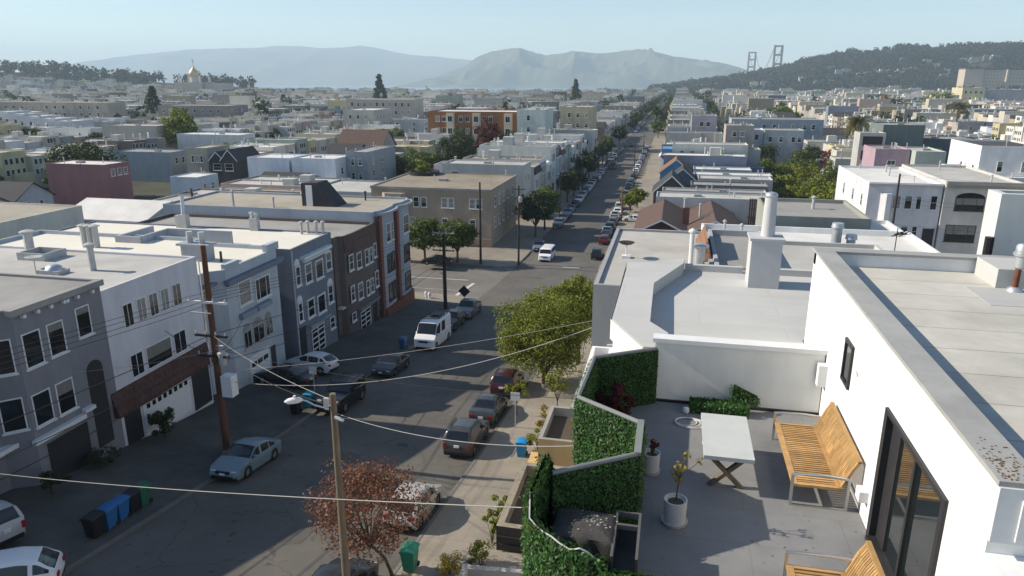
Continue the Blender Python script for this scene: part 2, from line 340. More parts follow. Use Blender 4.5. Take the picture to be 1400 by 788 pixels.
def mark(x0, x1, y0, y1): 
    mb = MB(); mb.add([(x0, y0, g(y0) + .115), (x1, y0, g(y0) + .115), (x1, y1, g(y1) + .115), (x0, y1, g(y1) + .115)], [(0, 1, 2, 3)]); o = mb.build('road_marking', M_paint); o['kind'] = 'structure'
def mark2(x0, x1, y0, y1):
    mb = MB(); mb.add([(x0, y0, g(y0) + .03), (x1, y0, g(y0) + .03), (x1, y1, g(y1) + .03), (x0, y1, g(y1) + .03)], [(0, 1, 2, 3)]); o = mb.build('road_marking', M_paint); o['kind'] = 'structure'
mark2(-26.4, -25.9, 85.0, 93.5); mark2(-40, -27.5, 95.2, 95.5); mark2(-36, -26, 88.1, 88.25)
for y in (107.5,): mark(-15.8, -13.2, y, y + .35)
for k in range(-2, 4):
    if k == 0: continue
    xc = -16.7 + 94.5 * k
    o = sheet('side_avenue_road', [(xc - 6.4, -.1), (xc + 6.4, -.1)], M_asphalt, 0, 1200)
    for s in (-1, 1):
        xs = sorted([xc + s * 6.4, xc + s * 13.5]); sheet('side_avenue_pavement', [(xs[0], .05), (xs[1], .08)], M_walk, 119, 388)
M_patch = mat('asphalt_patch', (.108, .10, .09), .9, .2, .8, bump=.2)
for k, (xa, xb, ya, yb) in enumerate(((-18.5, -16.9, 31, 35.5), (-14.6, -13.2, 47, 55), (-20.4, -19.2, 57, 66), (-16.4, -15.2, 25, 27), (-17.9, -14.9, 84, 87.5), (-21, -17, 98.5, 99.6), (-13.6, -12.6, 70, 77), (-20, -18.4, 42, 46))):
    ys = [ya, (ya + yb) / 2, yb]; prof_ = lambda x: itp0([XL, -20, -16.7, -13, XR], [0, .06, .10, .06, 0], x) + .012
    itp0 = lambda X, Y, x: next(Y[i] + (Y[i + 1] - Y[i]) * (x - X[i]) / (X[i + 1] - X[i]) for i in range(4) if x <= X[i + 1])
    sheet('road_patch', [(xa, prof_(xa)), ((xa + xb) / 2, max(prof_((xa + xb) / 2), (prof_(xa) + prof_(xb)) / 2)), (xb, prof_(xb))], M_patch, ya, yb)
for k, (x, y) in enumerate(((-15.2, 37.5), (-18.2, 54.5), (-16.9, 92), (-14, 29))):
    tag(MB().lathe([(.38, 0), (.38, .012), (.3, .014)], (x, y, g(y) + .095), 18).build('manhole_cover', M_dtrim), 'iron manhole cover in the road, ' + ['beside the grey suv', 'across from the white van', 'in the middle of the crossing', 'near the red-leafed tree'][k], 'manhole')
# bay water
M_water = mat('bay_water', (.10, .17, .22), .25, .2, .01, spec=.5)
mb = MB(); mb.quad((-9000, 3300, -74), (9000, 3300, -74), (9000, 9500, -74), (-9000, 9500, -74)); mb.build('bay_water', M_water)['kind'] = 'structure'

# ---- hills: heightfields standing at their own distance
def ray(px, py):
    p, yw = radians(16.13), radians(12.49)
    fw = Vector((-sin(yw) * cos(p), cos(yw) * cos(p), -sin(p))); rt = Vector((cos(yw), sin(yw), 0)); up = rt.cross(fw)
    return fw * 989 + rt * (px - 700) - up * (py - 394)
def ridge_pts(prof, Y): 
    out = []
    for px, py in prof:
        d = ray(px, py); k = Y / d.y; out.append((d.x * k, d.z * k))
    return out
def hill(name, prof, y0, yr, y2, zbase, m, rough=.12, nx=220, ny=46, seed=0, freq=.0016, lab=None):
    pts = ridge_pts(prof, yr); x0, x1 = pts[0][0], pts[-1][0]; mb = MB(); H = []
    for j in range(ny + 1):
        t = j / ny; y = y0 + (y2 - y0) * t
        s = (y - y0) / (yr - y0) if y < yr else 1 - (y - yr) / (y2 - yr) * .9
        s = max(0, min(1, s)); s = s * s * (3 - 2 * s) if y > yr else s ** .8
        row = []
        for i in range(nx + 1):
            x = x0 + (x1 - x0) * i / nx
            k = max(1, min(len(pts) - 1, bisect.bisect([p[0] for p in pts], x))); a, b = pts[k - 1], pts[k]
            zr = a[1] + (b[1] - a[1]) * (x - a[0]) / (b[0] - a[0])
            hh = (zr - zbase); v = Vector((x * freq + seed, y * freq * .6, seed))
            n1 = 1 - abs(mnoise.noise(v)) * 2; n2 = mnoise.noise(v * 3.1); n3 = mnoise.noise(v * 8)
            w = 4 * s * (1 - s)
            z = zbase + hh * (s + w * rough * (2.4 * (n1 - .5) + .6 * n2 + .22 * n3)) + hh * .02 * n3 * s
            row.append((x, y, z))
        H.append(row)
    vs = [p for r in H for p in r]; n = nx + 1
    mb.add(vs, [(j * n + i, j * n + i + 1, (j + 1) * n + i + 1, (j + 1) * n + i) for j in range(ny) for i in range(nx)])
    o = mb.build(name, m, smooth=True); o['kind'] = 'structure'
    return H
M_hill = mat('coastal_scrub', (.10, .095, .055), .95, .6, .003, detail=8)
M_hill2 = mat('coastal_grass', (.12, .105, .07), .95, .5, .0025, detail=8)
hill('headland_hills', [(560, 122), (600, 108), (635, 92), (652, 78), (672, 71), (690, 67.5), (712, 66.5), (730, 72), (747, 76), (770, 73), (792, 70.5), (815, 73), (832, 73), (850, 70), (872, 68), (900, 72), (920, 77), (950, 81), (985, 86), (1010, 92), (1040, 103), (1075, 117), (1100, 123)], 6500, 7500, 9000, -78, M_hill, seed=3.3, rough=.26, freq=.0021, nx=320, ny=70)
hill('distant_mountain', [(60, 116), (120, 96), (165, 83), (190, 78), (225, 71), (265, 68), (300, 66.5), (340, 66), (375, 63), (410, 63), (440, 66), (470, 65), (492, 62.5), (510, 65), (535, 71), (560, 75), (600, 78), (640, 82), (700, 88), (800, 100), (900, 118)], 8600, 11500, 14000, -78, M_hill2, seed=8.1, rough=.13, freq=.0007)
M_woodfloor = mat('woodland_floor', (.03, .034, .02), 1, .5, .02)
HR = hill('wooded_hill_right', [(890, 124), (925, 121), (960, 116), (1000, 111), (1040, 104), (1070, 98), (1100, 88), (1140, 80), (1180, 74), (1210, 70.5), (1250, 69), (1275, 72), (1300, 68), (1350, 66), (1400, 66), (1500, 66), (1620, 70)], 1780, 2500, 3300, -50, M_woodfloor, nx=120, ny=40, rough=.06, seed=5, freq=.003)
HL = hill('wooded_hill_left', [(-260, 98), (-120, 96), (0, 99), (40, 100), (85, 105), (130, 110), (180, 113), (220, 116), (300, 121), (330, 123)], 1230, 1420, 2100, -38, M_woodfloor, nx=90, ny=30, rough=.05, seed=2, freq=.003)

# ---- foliage
def leaf_cloud(mb, c, rad, n, s, rnd, flat=1.0, m=0, shell=.35):
    for _ in range(n):
        while True:
            a, b, d = rnd.uniform(-1, 1), rnd.uniform(-1, 1), rnd.uniform(-1, 1); q = a * a + b * b + d * d
            if q <= 1 and q > shell * rnd.random(): break
        p = Vector((c[0] + a * rad, c[1] + b * rad, c[2] + d * rad * flat))
        nn = Vector((a + rnd.uniform(-.7, .7), b + rnd.uniform(-.7, .7), d + .35 + rnd.uniform(-.7, .7)))
        if nn.length < .05: nn = Vector((0, 0, 1))
        nn.normalize(); u = nn.cross(Vector((rnd.uniform(-1, 1), rnd.uniform(-1, 1), rnd.uniform(-1, 1)))).normalized(); w = nn.cross(u)
        k = s * rnd.uniform(.6, 1.3)
        mb.add([tuple(p - u * k), tuple(p - w * k * .55), tuple(p + u * k), tuple(p + w * k * .55)], [(0, 1, 2, 3)], m)
def make_tree(name, label, loc, h, rad, kind='mid', seed=1, clumps=26, leaves=90, ls=.16, trunk=.16, ch=.6, shape='round', group=None, lean=0, cat='tree', bare=.0, limbs=5):
    rnd = random.Random(seed); t = thing(name, label, cat, loc, group)
    x, y, z = loc; tr = MB(); cz = z + h * (1 - ch / 2); rz = h * ch / 2
    fork = z + h * (1 - ch) * (.9 if shape != 'cone' else 1.6)
    if shape == 'cone': tr.tube([(x, y, z - .3), (x, y, z + h * .93)], [trunk, trunk * .15], 8)
    else:
        tr.tube([(x, y, z - .3), (x + lean * .4, y, z + (fork - z) * .6), (x + lean, y, fork)], [trunk * 1.15, trunk * .9, trunk * .8], 8)
    cl = MB(); pts = []
    for k in range(clumps):
        if shape == 'cone':
            f = (k + .5) / clumps; a = k * 2.4 + rnd.uniform(-.5, .5); rr = rad * (1 - f) ** .8 * rnd.uniform(.45, .95)
            p = (x + rr * cos(a), y + rr * sin(a), z + h * (1 - ch) + h * ch * f); cr = rad * (.42 - .25 * f) * rnd.uniform(.8, 1.2); fl = .7
        else:
            a = rnd.uniform(0, 2 * pi); e = math.asin(rnd.uniform(-.75, 1)); q = rnd.uniform(.45, .92)
            if shape == 'flat': e *= .45
            p = (x + lean + rad * q * cos(e) * cos(a), y + rad * q * cos(e) * sin(a), cz + rz * q * sin(e)); cr = rad * rnd.uniform(.22, .42); fl = .75
        pts.append(p); leaf_cloud(cl, p, cr, leaves, ls, rnd, fl)
    if shape != 'cone' and clumps >= 18 and kind != 'red': core(cl, (x + lean, y, cz), rad, rz, clumps, ls, rnd)
    if shape != 'cone':
        for p in pts[:max(limbs, 3) * 2]:
            mid = (x + lean + (p[0] - x - lean) * .45 + rnd.uniform(-.1, .1), y + (p[1] - y) * .45, fork + (p[2] - fork) * .55 + .1)
            tr.tube([(x + lean, y, fork - .15), mid, p], [trunk * .55, trunk * .32, trunk * .08], 6)
    tr.build('trunk', M_bark, t, smooth=True); cl.build('crown', M_leafs[kind], t)
    return t
def make_palm(name, label, loc, h, r, seed=1, group=None):
    rnd = random.Random(seed); t = thing(name, label, 'palm tree', loc, group); x, y, z = loc
    tr = MB(); tr.tube([(x, y, z - .3), (x + .1, y, z + h * .4), (x, y, z + h * .86)], [.42, .36, .4], 10); tr.build('trunk', M_bark, t, smooth=True)
    cr = MB(); top = Vector((x, y, z + h * .86))
    for k in range(70):
        a = rnd.uniform(0, 2 * pi); up = rnd.uniform(-.55, 1.0); L = r * rnd.uniform(.8, 1.1); d = Vector((cos(a), sin(a), 0)); side = Vector((-sin(a), cos(a), 0))
        P = [top + d * L * s * cos(up * .8) + Vector((0, 0, L * (s * sin(up) * .95 - .55 * s * s))) for s in (0, .2, .4, .6, .8, 1)]
        for i in range(5):
            for q in range(3):
                f = (q + .5) / 3; b = P[i].lerp(P[i + 1], f); l = L * .17 * (1 - .5 * abs((i + f) / 5 - .4))
                for sgn in (-1, 1):
                    e = b + side * sgn * l + (P[i + 1] - P[i]) * .5 + Vector((0, 0, -l * .35)); w = (P[i + 1] - P[i]) * .12
                    cr.add([tuple(b - w), tuple(b + w), tuple(e)], [(0, 1, 2)])
    leaf_cloud(cr, tuple(top - Vector((0, 0, .5))), r * .3, 60, .3, rnd)
    cr.build('crown', M_leafs['palm'], t)
    return t
def core(cl, c, rx, rz, n, s, rnd):
    for _ in range(n): leaf_cloud(cl, (c[0] + rnd.uniform(-.55, .55) * rx, c[1] + rnd.uniform(-.55, .55) * rx, c[2] + rnd.uniform(-.6, .5) * rz), rx * .18, 12, s * 1.7, rnd)
def forest(name, spots, kind, label=None):
    """a wood too far off to count: one mesh of many small crowns"""
    mb = MB(); rnd = random.Random(11)
    for x, y, z, h, r in spots:
        for k in range(5):
            a = rnd.uniform(0, 6.28); q = r * rnd.uniform(0, .6)
            leaf_cloud(mb, (x + q * cos(a), y + q * sin(a), z + h * rnd.uniform(.5, .95)), r * rnd.uniform(.45, .75), 9, r * .30, rnd, .8, shell=.9)
        leaf_cloud(mb, (x, y, z + h * .45), r * .8, 10, r * .4, rnd, .9)
    o = mb.build(name, M_leafs[kind]); o['kind'] = 'stuff'; return o
def on_hill(H, rnd, jlo, jhi, dens, hh, rr, keep=None):
    out = []
    for j in range(jlo, jhi):
        for i in range(len(H[0]) - 1):
            for _ in range(dens):
                a, b = rnd.random(), rnd.random(); p, q, r_ = H[j][i], H[j][i + 1], H[j + 1][i]
                x = p[0] + (q[0] - p[0]) * a; y = p[1] + (r_[1] - p[1]) * b; z = p[2] + (q[2] - p[2]) * a + (r_[2] - p[2]) * b
                if keep and not keep(x, y, z, rnd): continue
                k = rnd.uniform(.6, 1.25); out.append((x, y, z - 1, hh * k, rr * rnd.uniform(.8, 1.3)))
    return out
rnd = random.Random(4)
forest('woodland_right', on_hill(HR, rnd, 3, 24, 1, 17, 13, lambda x, y, z, r: (z > -28 or r.random() < .5) and mnoise.noise(Vector((x * .006, y * .006, 0))) > -.32), 'far')
forest('tree_belt', [(x, 1655 + rnd.uniform(-15, 15), -42, rnd.uniform(20, 32), 9) for x in range(520, 730, 7)], 'far')
forest('woodland_left', on_hill(HL, rnd, 5, 9, 1, 25, 10, lambda x, y, z, r: mnoise.noise(Vector((x * .008, y * .008, 3))) > -.15), 'far')
# ------------------------------------------------------------------ the six near houses on the left of the avenue
def wall_thing(label, poly, zb, zt, col, roofm, par, name='row_house', cat='house'):
    ys = [p[1] for p in poly]
    t = thing(name, label, cat, (XFL, (min(ys) + max(ys)) / 2, zb + 2.5))
    w = walls_mb(poly, zb, zt); ring, slab = flat_roof_mb(poly, zt - par, par); w.add(ring.v, ring.f)
    w.build('wall', M_stucco, t, col=col); slab.build('roof', roofm, t)
    return t
def ewin(t, x, y0, y1, z0, z1, st='dh', **k): return window(t, (x, y0, z0), EAST[0], EAST[1], y1 - y0, z1 - z0, st, **k)
def slanted(a, b):      # unit u, n for a facade segment a->b with outward normal to the right of travel
    d = Vector((b[0] - a[0], b[1] - a[1])).normalized(); return (d.x, d.y), (d.y, -d.x)
def part(t, name, m, fn, smooth=False, col=None):
    mb = MB(); fn(mb); return mb.build(name, m, t, smooth=smooth, col=col)

# h1: grey stucco house, angled bay at its near end
t = wall_thing('dark grey stucco house with plain white window frames at the left edge', [(-54, 17.5), (-30.95, 17.5), (-30.95, 25.5), (XFL, 26.45), (XFL, 31.98), (-54, 31.98)], -24, -10.42, (.23, .23, .25), M_roofs[2], .12)
for a in ((26.72, 27.78, -13.55, -11.78), (28.18, 29.2, -13.48, -11.77), (30.05, 31.0, -13.13, -11.5), (26.62, 27.72, -16.6, -14.9), (28.05, 29.16, -16.63, -14.91)): ewin(t, XFL, *a, st='plain', proud=.05, fw=.06)
u, n = slanted((-30.95, 25.5), (XFL, 26.45))
for z0, z1 in ((-13.55, -11.8), (-16.5, -14.8)): window(t, (-30.85, 25.6, z0), u, n, 1.0, z1 - z0, 'plain', proud=.05, fw=.06)
for y in (19.5, 21.2, 22.9):
    for z0, z1 in ((-13.55, -11.8), (-16.5, -14.8)): ewin(t, -30.95, y, y + 1.05, z0, z1, 'plain', proud=.05)
part(t, 'eaves', M_trim, lambda m: [m.box(-29.98, -29.78, y, y + .16, -10.98, -10.80) for y in (26.9, 27.7, 28.5, 29.3, 29.5, 30.2, 31.2)])
part(t, 'roof_edge', M_roofs[2], lambda m: (m.box(-30.1, -29.72, 26.2, 32.02, -10.72, -10.40), m.box(-31.1, -30.7, 17.4, 26.3, -10.73, -10.41)))
def arch(m, x, y0, y1, z0, z1, k=10, d=.03):
    c = (y0 + y1) / 2; r = (y1 - y0) / 2; pts = [(x + d, y0, z0), (x + d, y1, z0)] + [(x + d, c + r * cos(i * pi / k), z1 - r + r * sin(i * pi / k)) for i in range(k + 1)]
    m.add(pts, [tuple(range(len(pts)))])
    b = [(x - .3, q[1], q[2]) for q in pts]; n_ = len(pts); m.add(pts + b, [(i, (i + 1) % n_, n_ + (i + 1) % n_, n_ + i) for i in range(n_)])
part(t, 'entry', M_dtrim, lambda m: arch(m, XFL, 30.15, 31.25, -19.6, -14.6))
part(t, 'belt_course', M_trim, lambda m: (m.box(XFL + .002, XFL + .3, 26.2, 29.4, -17.35, -17.12), m.box(XFL + .002, XFL + .3, 29.42, 30.1, -17.1, -16.9), m.box(-30.948, -30.5, 21, 26.1, -17.36, -17.13)))
part(t, 'garage_door', M_dtrim, lambda m: m.box(XFL, XFL + .04, 27, 29.6, -20.6, -17.7))
# h2: pale grey house with brown tiled apron over a white garage
t = wall_thing('pale grey house with sliding windows above a brown tiled awning and white garage', [(-54, 31.98), (XFL, 31.98), (XFL, 40.25), (-54, 40.25)], -25, -11.1, (.62, .61, .645), M_roofs[1], .14)
for k, (a, b) in enumerate(((33.3, 34.1), (34.42, 35.2), (35.44, 36.22), (36.48, 37.22), (37.55, 38.38))): ewin(t, XFL, a, b, -13.72, -12.3, 'sl', sill=False, proud=.05, fw=.06, pm=M_glassb if k in (1, 3) else M_glass)
for a, b, st in ((33.28, 34.35, 'sl'), (34.6, 36.87, 'plain'), (37.1, 38.3, 'sl')): ewin(t, XFL, a, b, -16.78, -15.36, st, sill=False, proud=.05, fw=.065)
part(t, 'awning', M_awning, lambda m: m.add([(XFL, 31.5, -16.98), (XFL, 40.2, -16.98), (-29.62, 40.2, -18.3), (-29.62, 31.5, -18.3), (-29.62, 31.5, -18.45), (-29.62, 40.2, -18.45), (XFL, 40.2, -18.45), (XFL, 31.5, -18.45)], [(0, 3, 2, 1), (3, 4, 5, 2), (4, 7, 6, 5), (0, 7, 4, 3), (1, 2, 5, 6)]))
gd = part(t, 'garage_door', M_trim, lambda m: (m.box(XFL, XFL + .05, 33.7, 38.0, -20.9, -18.45), [m.box(XFL + .05, XFL + .062, 33.75, 37.95, z, z + .025) for z in (-20.3, -19.7, -19.1)]))
part(gd, 'light_panel', M_glass, lambda m: [m.box(XFL + .05, XFL + .07, 34 + k * .5, 34.28 + k * .5, -19.02, -18.72) for k in range(8)])
part(t, 'entry', M_dtrim, lambda m: m.box(XFL, XFL + .03, 38.3, 40.1, -21.2, -18.5)); part(t, 'entry', M_dtrim, lambda m: m.box(XFL, XFL + .03, 32.2, 33.5, -20.6, -18.5))
# roof things of h2
d = thing('satellite_dish', 'grey satellite dish on the pale roof of the grey house at left', 'dish', (-37.5, 35.3, -11.24))
part(d, 'mast', M_vent, lambda m: m.tube([(-37.5, 35.3, -11.3), (-37.5, 35.3, -10.5)], .03))
part(d, 'dish', M_vent, lambda m: m.lathe([(.02, 0), (.3, .05), (.48, .16), (.45, .16), (.02, .03)], (-37.5, 35.3, -10.5), 14), smooth=True)
d = thing('skylight', 'low domed skylight on the pale roof beside a satellite dish', 'skylight', (-36.1, 35.2, -11.24))
part(d, 'kerb', M_vent, lambda m: m.box(-36.9, -35.3, 34.7, 35.6, -11.3, -11.0)); part(d, 'dome', M_metal, lambda m: m.lathe([(.5, 0), (.42, .18), (.2, .3)], (-36.0, 35.15, -11.0), 12), smooth=True)
def flue(label, x, y, z, h, r, m=None, cap=True, name='vent_pipe', cat='vent pipe', group=None):
    o = pipe_mb(MB(), x, y, z, h, r, cap).build(name, m or M_vent, smooth=True); tag(o, label, cat, group); return o
flue('fat white vent pipe near the front edge of the pale grey roof', -34.2, 36.2, -11.24, 1.55, .19)
flue('square-capped vent at the back of the pale grey roof', -42.2, 39.6, -11.24, 1.3, .28)
part(None, 'light_well', M_vent, lambda m: (m.box(-41, -38.9, 37.4, 37.5, -11.24, -10.75), m.box(-41, -40.9, 37.5, 39.1, -11.24, -10.751), m.box(-39, -38.9, 37.5, 39.1, -11.24, -10.752), m.box(-41, -38.9, 39.1, 39.2, -11.24, -10.753))).update_tag()
tag(bpy.data.objects['light_well'], 'low kerb round a light well in the pale grey roof', 'light well')
# h3: pale blue house with a curved bay and cornice
c3 = (.44, .485, .53)
t = wall_thing('pale blue stucco house with a cornice and bay above a white garage', [(-54, 40.27), (-38, 40.27), (-38, 41.5), (-30.9, 41.55), (-30.9, 42.3), (XFL, 43.1), (XFL, 49.9), (-30.9, 50.3), (-30.9, 50.7), (-38, 50.75), (-38, 52.1), (-54, 52.1)], -26.5, -12.75, c3, M_roofcream, .3)
part(t, 'parapet', M_stucco, lambda m: (m.box(-30.35, -29.9, 48.6, 50.2, -12.76, -12.2), m.box(-30.3, -29.93, 43.2, 44.8, -12.76, -12.4)), col=c3)
part(t, 'cornice', M_plain, lambda m: (m.box(XFL + .002, XFL + .42, 42.9, 50.3, -13.75, -13.5), m.box(XFL + .004, XFL + .25, 43.0, 50.2, -13.95, -13.77), m.box(-30.9, -30.4, 41.6, 42.9, -13.74, -13.52)), col=(.17, .2, .25))
ewin(t, XFL, 44.4, 46.0, -15.85, -14.05, 'dh', pm=M_glassb); ewin(t, XFL, 46.55, 48.6, -16.1, -14.4, 'tri')
ewin(t, -30.9, 41.6, 42.25, -15.4, -13.9, 'plain', pm=M_glassb)
for a, b in ((44.45, 45.5), (45.7, 47.2), (47.4, 48.4)):
    w = ewin(t, XFL, a, b, -19.2, -17.85, 'sl', fm=M_vent, fw=.07); part(w, 'arch', M_glassb, lambda m: arch(m, XFL, a + .08, b - .08, -17.85, -17.3, 8, .04))
for y in (44.2, 46.3): part(t, 'window_box', M_plain, lambda m: m.box(XFL + .002, XFL + .35, y, y + 1.9, -16.75, -16.35), col=(.25, .3, .36))
gd = part(t, 'garage_door', M_trim, lambda m: (m.box(XFL, XFL + .05, 44.85, 47.55, -23.0, -20.0), [m.box(XFL + .05, XFL + .06, 44.9, 47.5, z, z + .03) for z in (-22.1, -21.5, -20.9)]))
part(gd, 'light_panel', M_glass, lambda m: [m.box(XFL + .05, XFL + .065, 45.1 + k * .8, 45.75 + k * .8, -20.85, -20.5) for k in range(3)])
part(t, 'door', M_dtrim, lambda m: m.box(XFL, XFL + .04, 47.85, 48.5, -22.7, -20.2)); part(t, 'entry', M_dtrim, lambda m: m.box(-38, -37.96, 51.0, 52.0, -23.2, -19.9))
d = thing('chimney', 'broad painted chimney block with two pots on the pale blue house', 'chimney', (-34.3, 46.4, -13.05))
part(d, 'stack', M_stucco, lambda m: (m.box(-35.4, -33.3, 45.9, 46.9, -13.1, -11.9), m.box(-35.7, -33.1, 45.8, 47.0, -11.9, -11.75)), col=(.33, .36, .4))
for x in (-34.9, -33.9): part(d, 'pot', M_vent, lambda m: m.tube([(x, 46.4, -11.76), (x, 46.4, -10.9)], .24, 10), smooth=True)
flue('dark metal vent at the front edge of the pale blue roof', -32.3, 46.2, -13.05, .8, .09, M_dtrim, False)
d = thing('chimney', 'cluster of three tall dark metal flues behind the pale blue house roof', 'chimney', (-45.3, 48.3, -13.05))
for k in range(3): part(d, 'flue', M_vent, lambda m: pipe_mb(m, -46 + k * .55, 48.3, -13.05, 1.7, .24), smooth=True)
part(None, 'roof_divider', M_stucco, lambda m: (m.box(-44.9, -42.5, 50.3, 50.5, -13.1, -12.5), m.box(-42.6, -42.4, 50.5, 53.6, -13.1, -12.45), m.box(-42.4, -36.2, 53.5, 53.7, -13.8, -12.4), m.box(-44.9, -44.7, 50.5, 54.8, -13.5, -12.52)), col=(.42, .44, .47))
tag(bpy.data.objects['roof_divider'], 'low grey stepped wall round the light well between two cream roofs', 'parapet')
# h4: slate blue house, cream roof
c4 = (.19, .21, .255)
t = wall_thing('slate blue house with white sash windows and a white hood moulding under a cream roof', [(-55, 52.12), (XFL, 52.12), (XFL, 59.35), (-55, 59.35)], -27.5, -13.35, c4, M_roofcream, .12)
for a, b, z0, z1 in ((52.5, 53.35, -16.65, -14.9), (54.1, 55.3, -16.85, -15.1), (57.95, 59.05, -16.7, -14.98), (52.45, 53.25, -19.8, -18.05), (54.05, 55.32, -19.95, -18.25), (57.93, 58.95, -19.8, -18.05)): ewin(t, XFL, a, b, z0, z1, 'dh', fw=.13)
for a, b, z0, z1 in ((55.95, 57.4, -17.0, -15.25), (55.85, 57.38, -20.15, -18.4)): ewin(t, XFL, a, b, z0, z1, 'plain', fw=.14)
for a, b, z in ((52.45, 53.3, -14.9), (57.9, 58.95, -18.05), (52.4, 53.25, -18.05)): part(t, 'arch', M_trim, lambda m: arch(m, XFL, a, b, z + .05, z + .6, 8, .06))
part(t, 'hood_moulding', M_trim, lambda m: (m.box(XFL + .002, XFL + .5, 53.4, 58.5, -14.55, -14.3), m.box(XFL + .004, XFL + .3, 53.7, 58.3, -14.85, -14.68)))
part(t, 'lower_hood', M_plain, lambda m: m.box(XFL + .002, XFL + .4, 53.9, 57.6, -20.75, -20.5), col=(.3, .32, .36))
gd = part(t, 'garage_door', M_glass, lambda m: m.box(XFL, XFL + .04, 54.4, 56.7, -23.6, -21.1)); part(gd, 'grille', M_trim, lambda m: ([m.box(XFL + .04, XFL + .08, 54.35, 56.75, z, z + .12) for z in (-23.5, -23.0, -22.5, -22.0, -21.5, -21.15)], [m.box(XFL + .04, XFL + .075, y, y + .12, -23.6, -21.1) for y in (54.35, 55.5, 56.65)]))
part(t, 'entry', M_dtrim, lambda m: m.box(XFL, XFL + .03, 52.4, 53.5, -23.4, -20.3)); ewin(t, XFL, 57.93, 58.92, -22.3, -21.1, 'dh', fw=.12)
part(t, 'corner_board', M_plain, lambda m: m.box(XFL, XFL + .04, 52.13, 52.3, -24, -13.5), col=(.42, .45, .5))
d = thing('chimney', 'four round capped flues in a row at the far edge of the cream roof', 'chimney', (-31.4, 58.9, -13.45))
for x, y in ((-32.4, 58.5), (-32.0, 58.95), (-31.2, 59.0), (-30.6, 59.1)): part(d, 'flue', M_vent, lambda m: pipe_mb(m, x, y, -13.47, 1.0, .13), smooth=True)
d = thing('chimney', 'short square galvanised chimney beside the cream roof edge', 'chimney', (-37.4, 59.1, -13.45))
part(d, 'stack', M_vent, lambda m: m.box(-37.8, -37.0, 58.8, 59.3, -13.5, -12.3)); part(d, 'flue', M_metal, lambda m: (pipe_mb(m, -37.6, 59.05, -12.3, .4, .16), pipe_mb(m, -37.2, 59.05, -12.3, .3, .14)), smooth=True)
d = thing('chimney', 'tall thin metal flue rising from a stub wall on the cream roof', 'chimney', (-44.6, 58.8, -13.45))
part(d, 'stack', M_vent, lambda m: (m.box(-44.9, -44.2, 58.5, 59.1, -13.5, -12.2), m.box(-45.4, -45.0, 58.6, 59.0, -13.5, -12.3))); part(d, 'flue', M_metal, lambda m: m.tube([(-44.6, 58.8, -12.25), (-44.8, 59.2, -10.6)], .18, 10), smooth=True)
flue('bent hook vent pipe on the cream roof', -43.6, 52.9, -13.45, .8, .06, None, False)
# h5: brown house
c5 = (.15, .125, .115)
t = wall_thing('dark brown house with a bowed bay of white sash windows and lattice garage', [(-54, 59.37), (-38, 59.37), (-38, 60.85), (-30.6, 60.9), (-30.6, 61.7), (-30.1, 62.0), (-29.9, 63.6), (-29.9, 68), (-30.1, 69.3), (-54, 69.3)], -29, -14.3, c5, M_roofs[2], .3)
part(t, 'mansard', M_shingle, lambda m: m.add([(-30.0, 62.0, -15.9), (-29.55, 63.6, -16.1), (-29.55, 68.0, -16.1), (-29.9, 69.4, -15.95), (-29.9, 69.4, -14.4), (-29.89, 68, -14.35), (-29.89, 63.6, -14.35), (-30.09, 62.0, -14.4)], [(0, 1, 6, 7), (1, 2, 5, 6), (2, 3, 4, 5)]))
for a, b, z0, z1 in ((62.4, 63.4, -17.85, -16.25), (64.15, 65.27, -18.1, -16.45), (66.1, 67.0, -18.2, -16.55), (67.22, 68.05, -18.2, -16.6), (68.3, 69.1, -17.9, -16.4), (62.4, 63.3, -20.95, -19.35), (64.05, 65.25, -21.25, -19.55), (66.07, 66.85, -21.4, -19.8), (67.07, 67.95, -21.4, -19.85), (68.35, 69.3, -21.15, -19.4), (62.35, 63.3, -23.0, -22.1)): ewin(t, -29.88, a, b, z0, z1, 'dh', fw=.11)
gd = part(t, 'garage_door', M_glass, lambda m: m.box(-29.88, -29.84, 64.3, 66.65, -25.2, -22.6)); part(gd, 'grille', M_trim, lambda m: ([m.box(-29.84, -29.8, 64.25, 66.7, z, z + .11) for z in (-25.1, -24.6, -24.1, -23.6, -23.1, -22.7)], [m.box(-29.84, -29.81, y, y + .11, -25.2, -22.6) for y in (64.25, 65.4, 66.6)]))
part(t, 'lower_hood', M_plain, lambda m: m.box(-29.89, -29.4, 63.5, 68.4, -22.3, -22.0), col=(.2, .19, .18)); part(t, 'entry', M_dtrim, lambda m: m.box(-29.88, -29.85, 67.6, 68.6, -25.4, -22.5)); part(t, 'entry', M_dtrim, lambda m: m.box(-38, -37.96, 59.5, 60.5, -24.6, -21.6))
part(t, 'porch_light', M_trim, lambda m: m.box(-30.6, -30.1, 60.95, 61.65, -21.3, -21.15))
# h6: corner house, blue grey with orange pilasters
c6 = (.37, .41, .46)
t = wall_thing('tall blue grey corner house with orange pilasters and a rust base', [(-55, 69.32), (-30.2, 69.32), (-30.2, 70.0), (XFL, 70.1), (-29.7, 71.3), (-29.7, 73.6), (XFL, 74.6), (XFL, 75.3), (-29.6, 76.2), (-29.6, 78.2), (-30.1, 79.3), (-55, 79.3)], -30, -13.3, c6, M_roofs[3], .2)
part(t, 'pilaster', M_plain, lambda m: m.box(-29.98, -29.62, 69.75, 70.45, -25.5, -13.9), col=(.21, .075, .05)); part(t, 'pilaster', M_plain, lambda m: m.box(-29.98, -29.62, 74.62, 75.28, -25.6, -13.9), col=(.21, .075, .05))
part(t, 'base', M_plain, lambda m: m.prism([(-30.3, 69.9), (-29.4, 70.2), (-29.4, 78.7), (-29.9, 79.42), (-40, 79.42), (-40, 79.29), (-30.3, 79.29)], -28.5, -24.2), col=(.20, .075, .05))
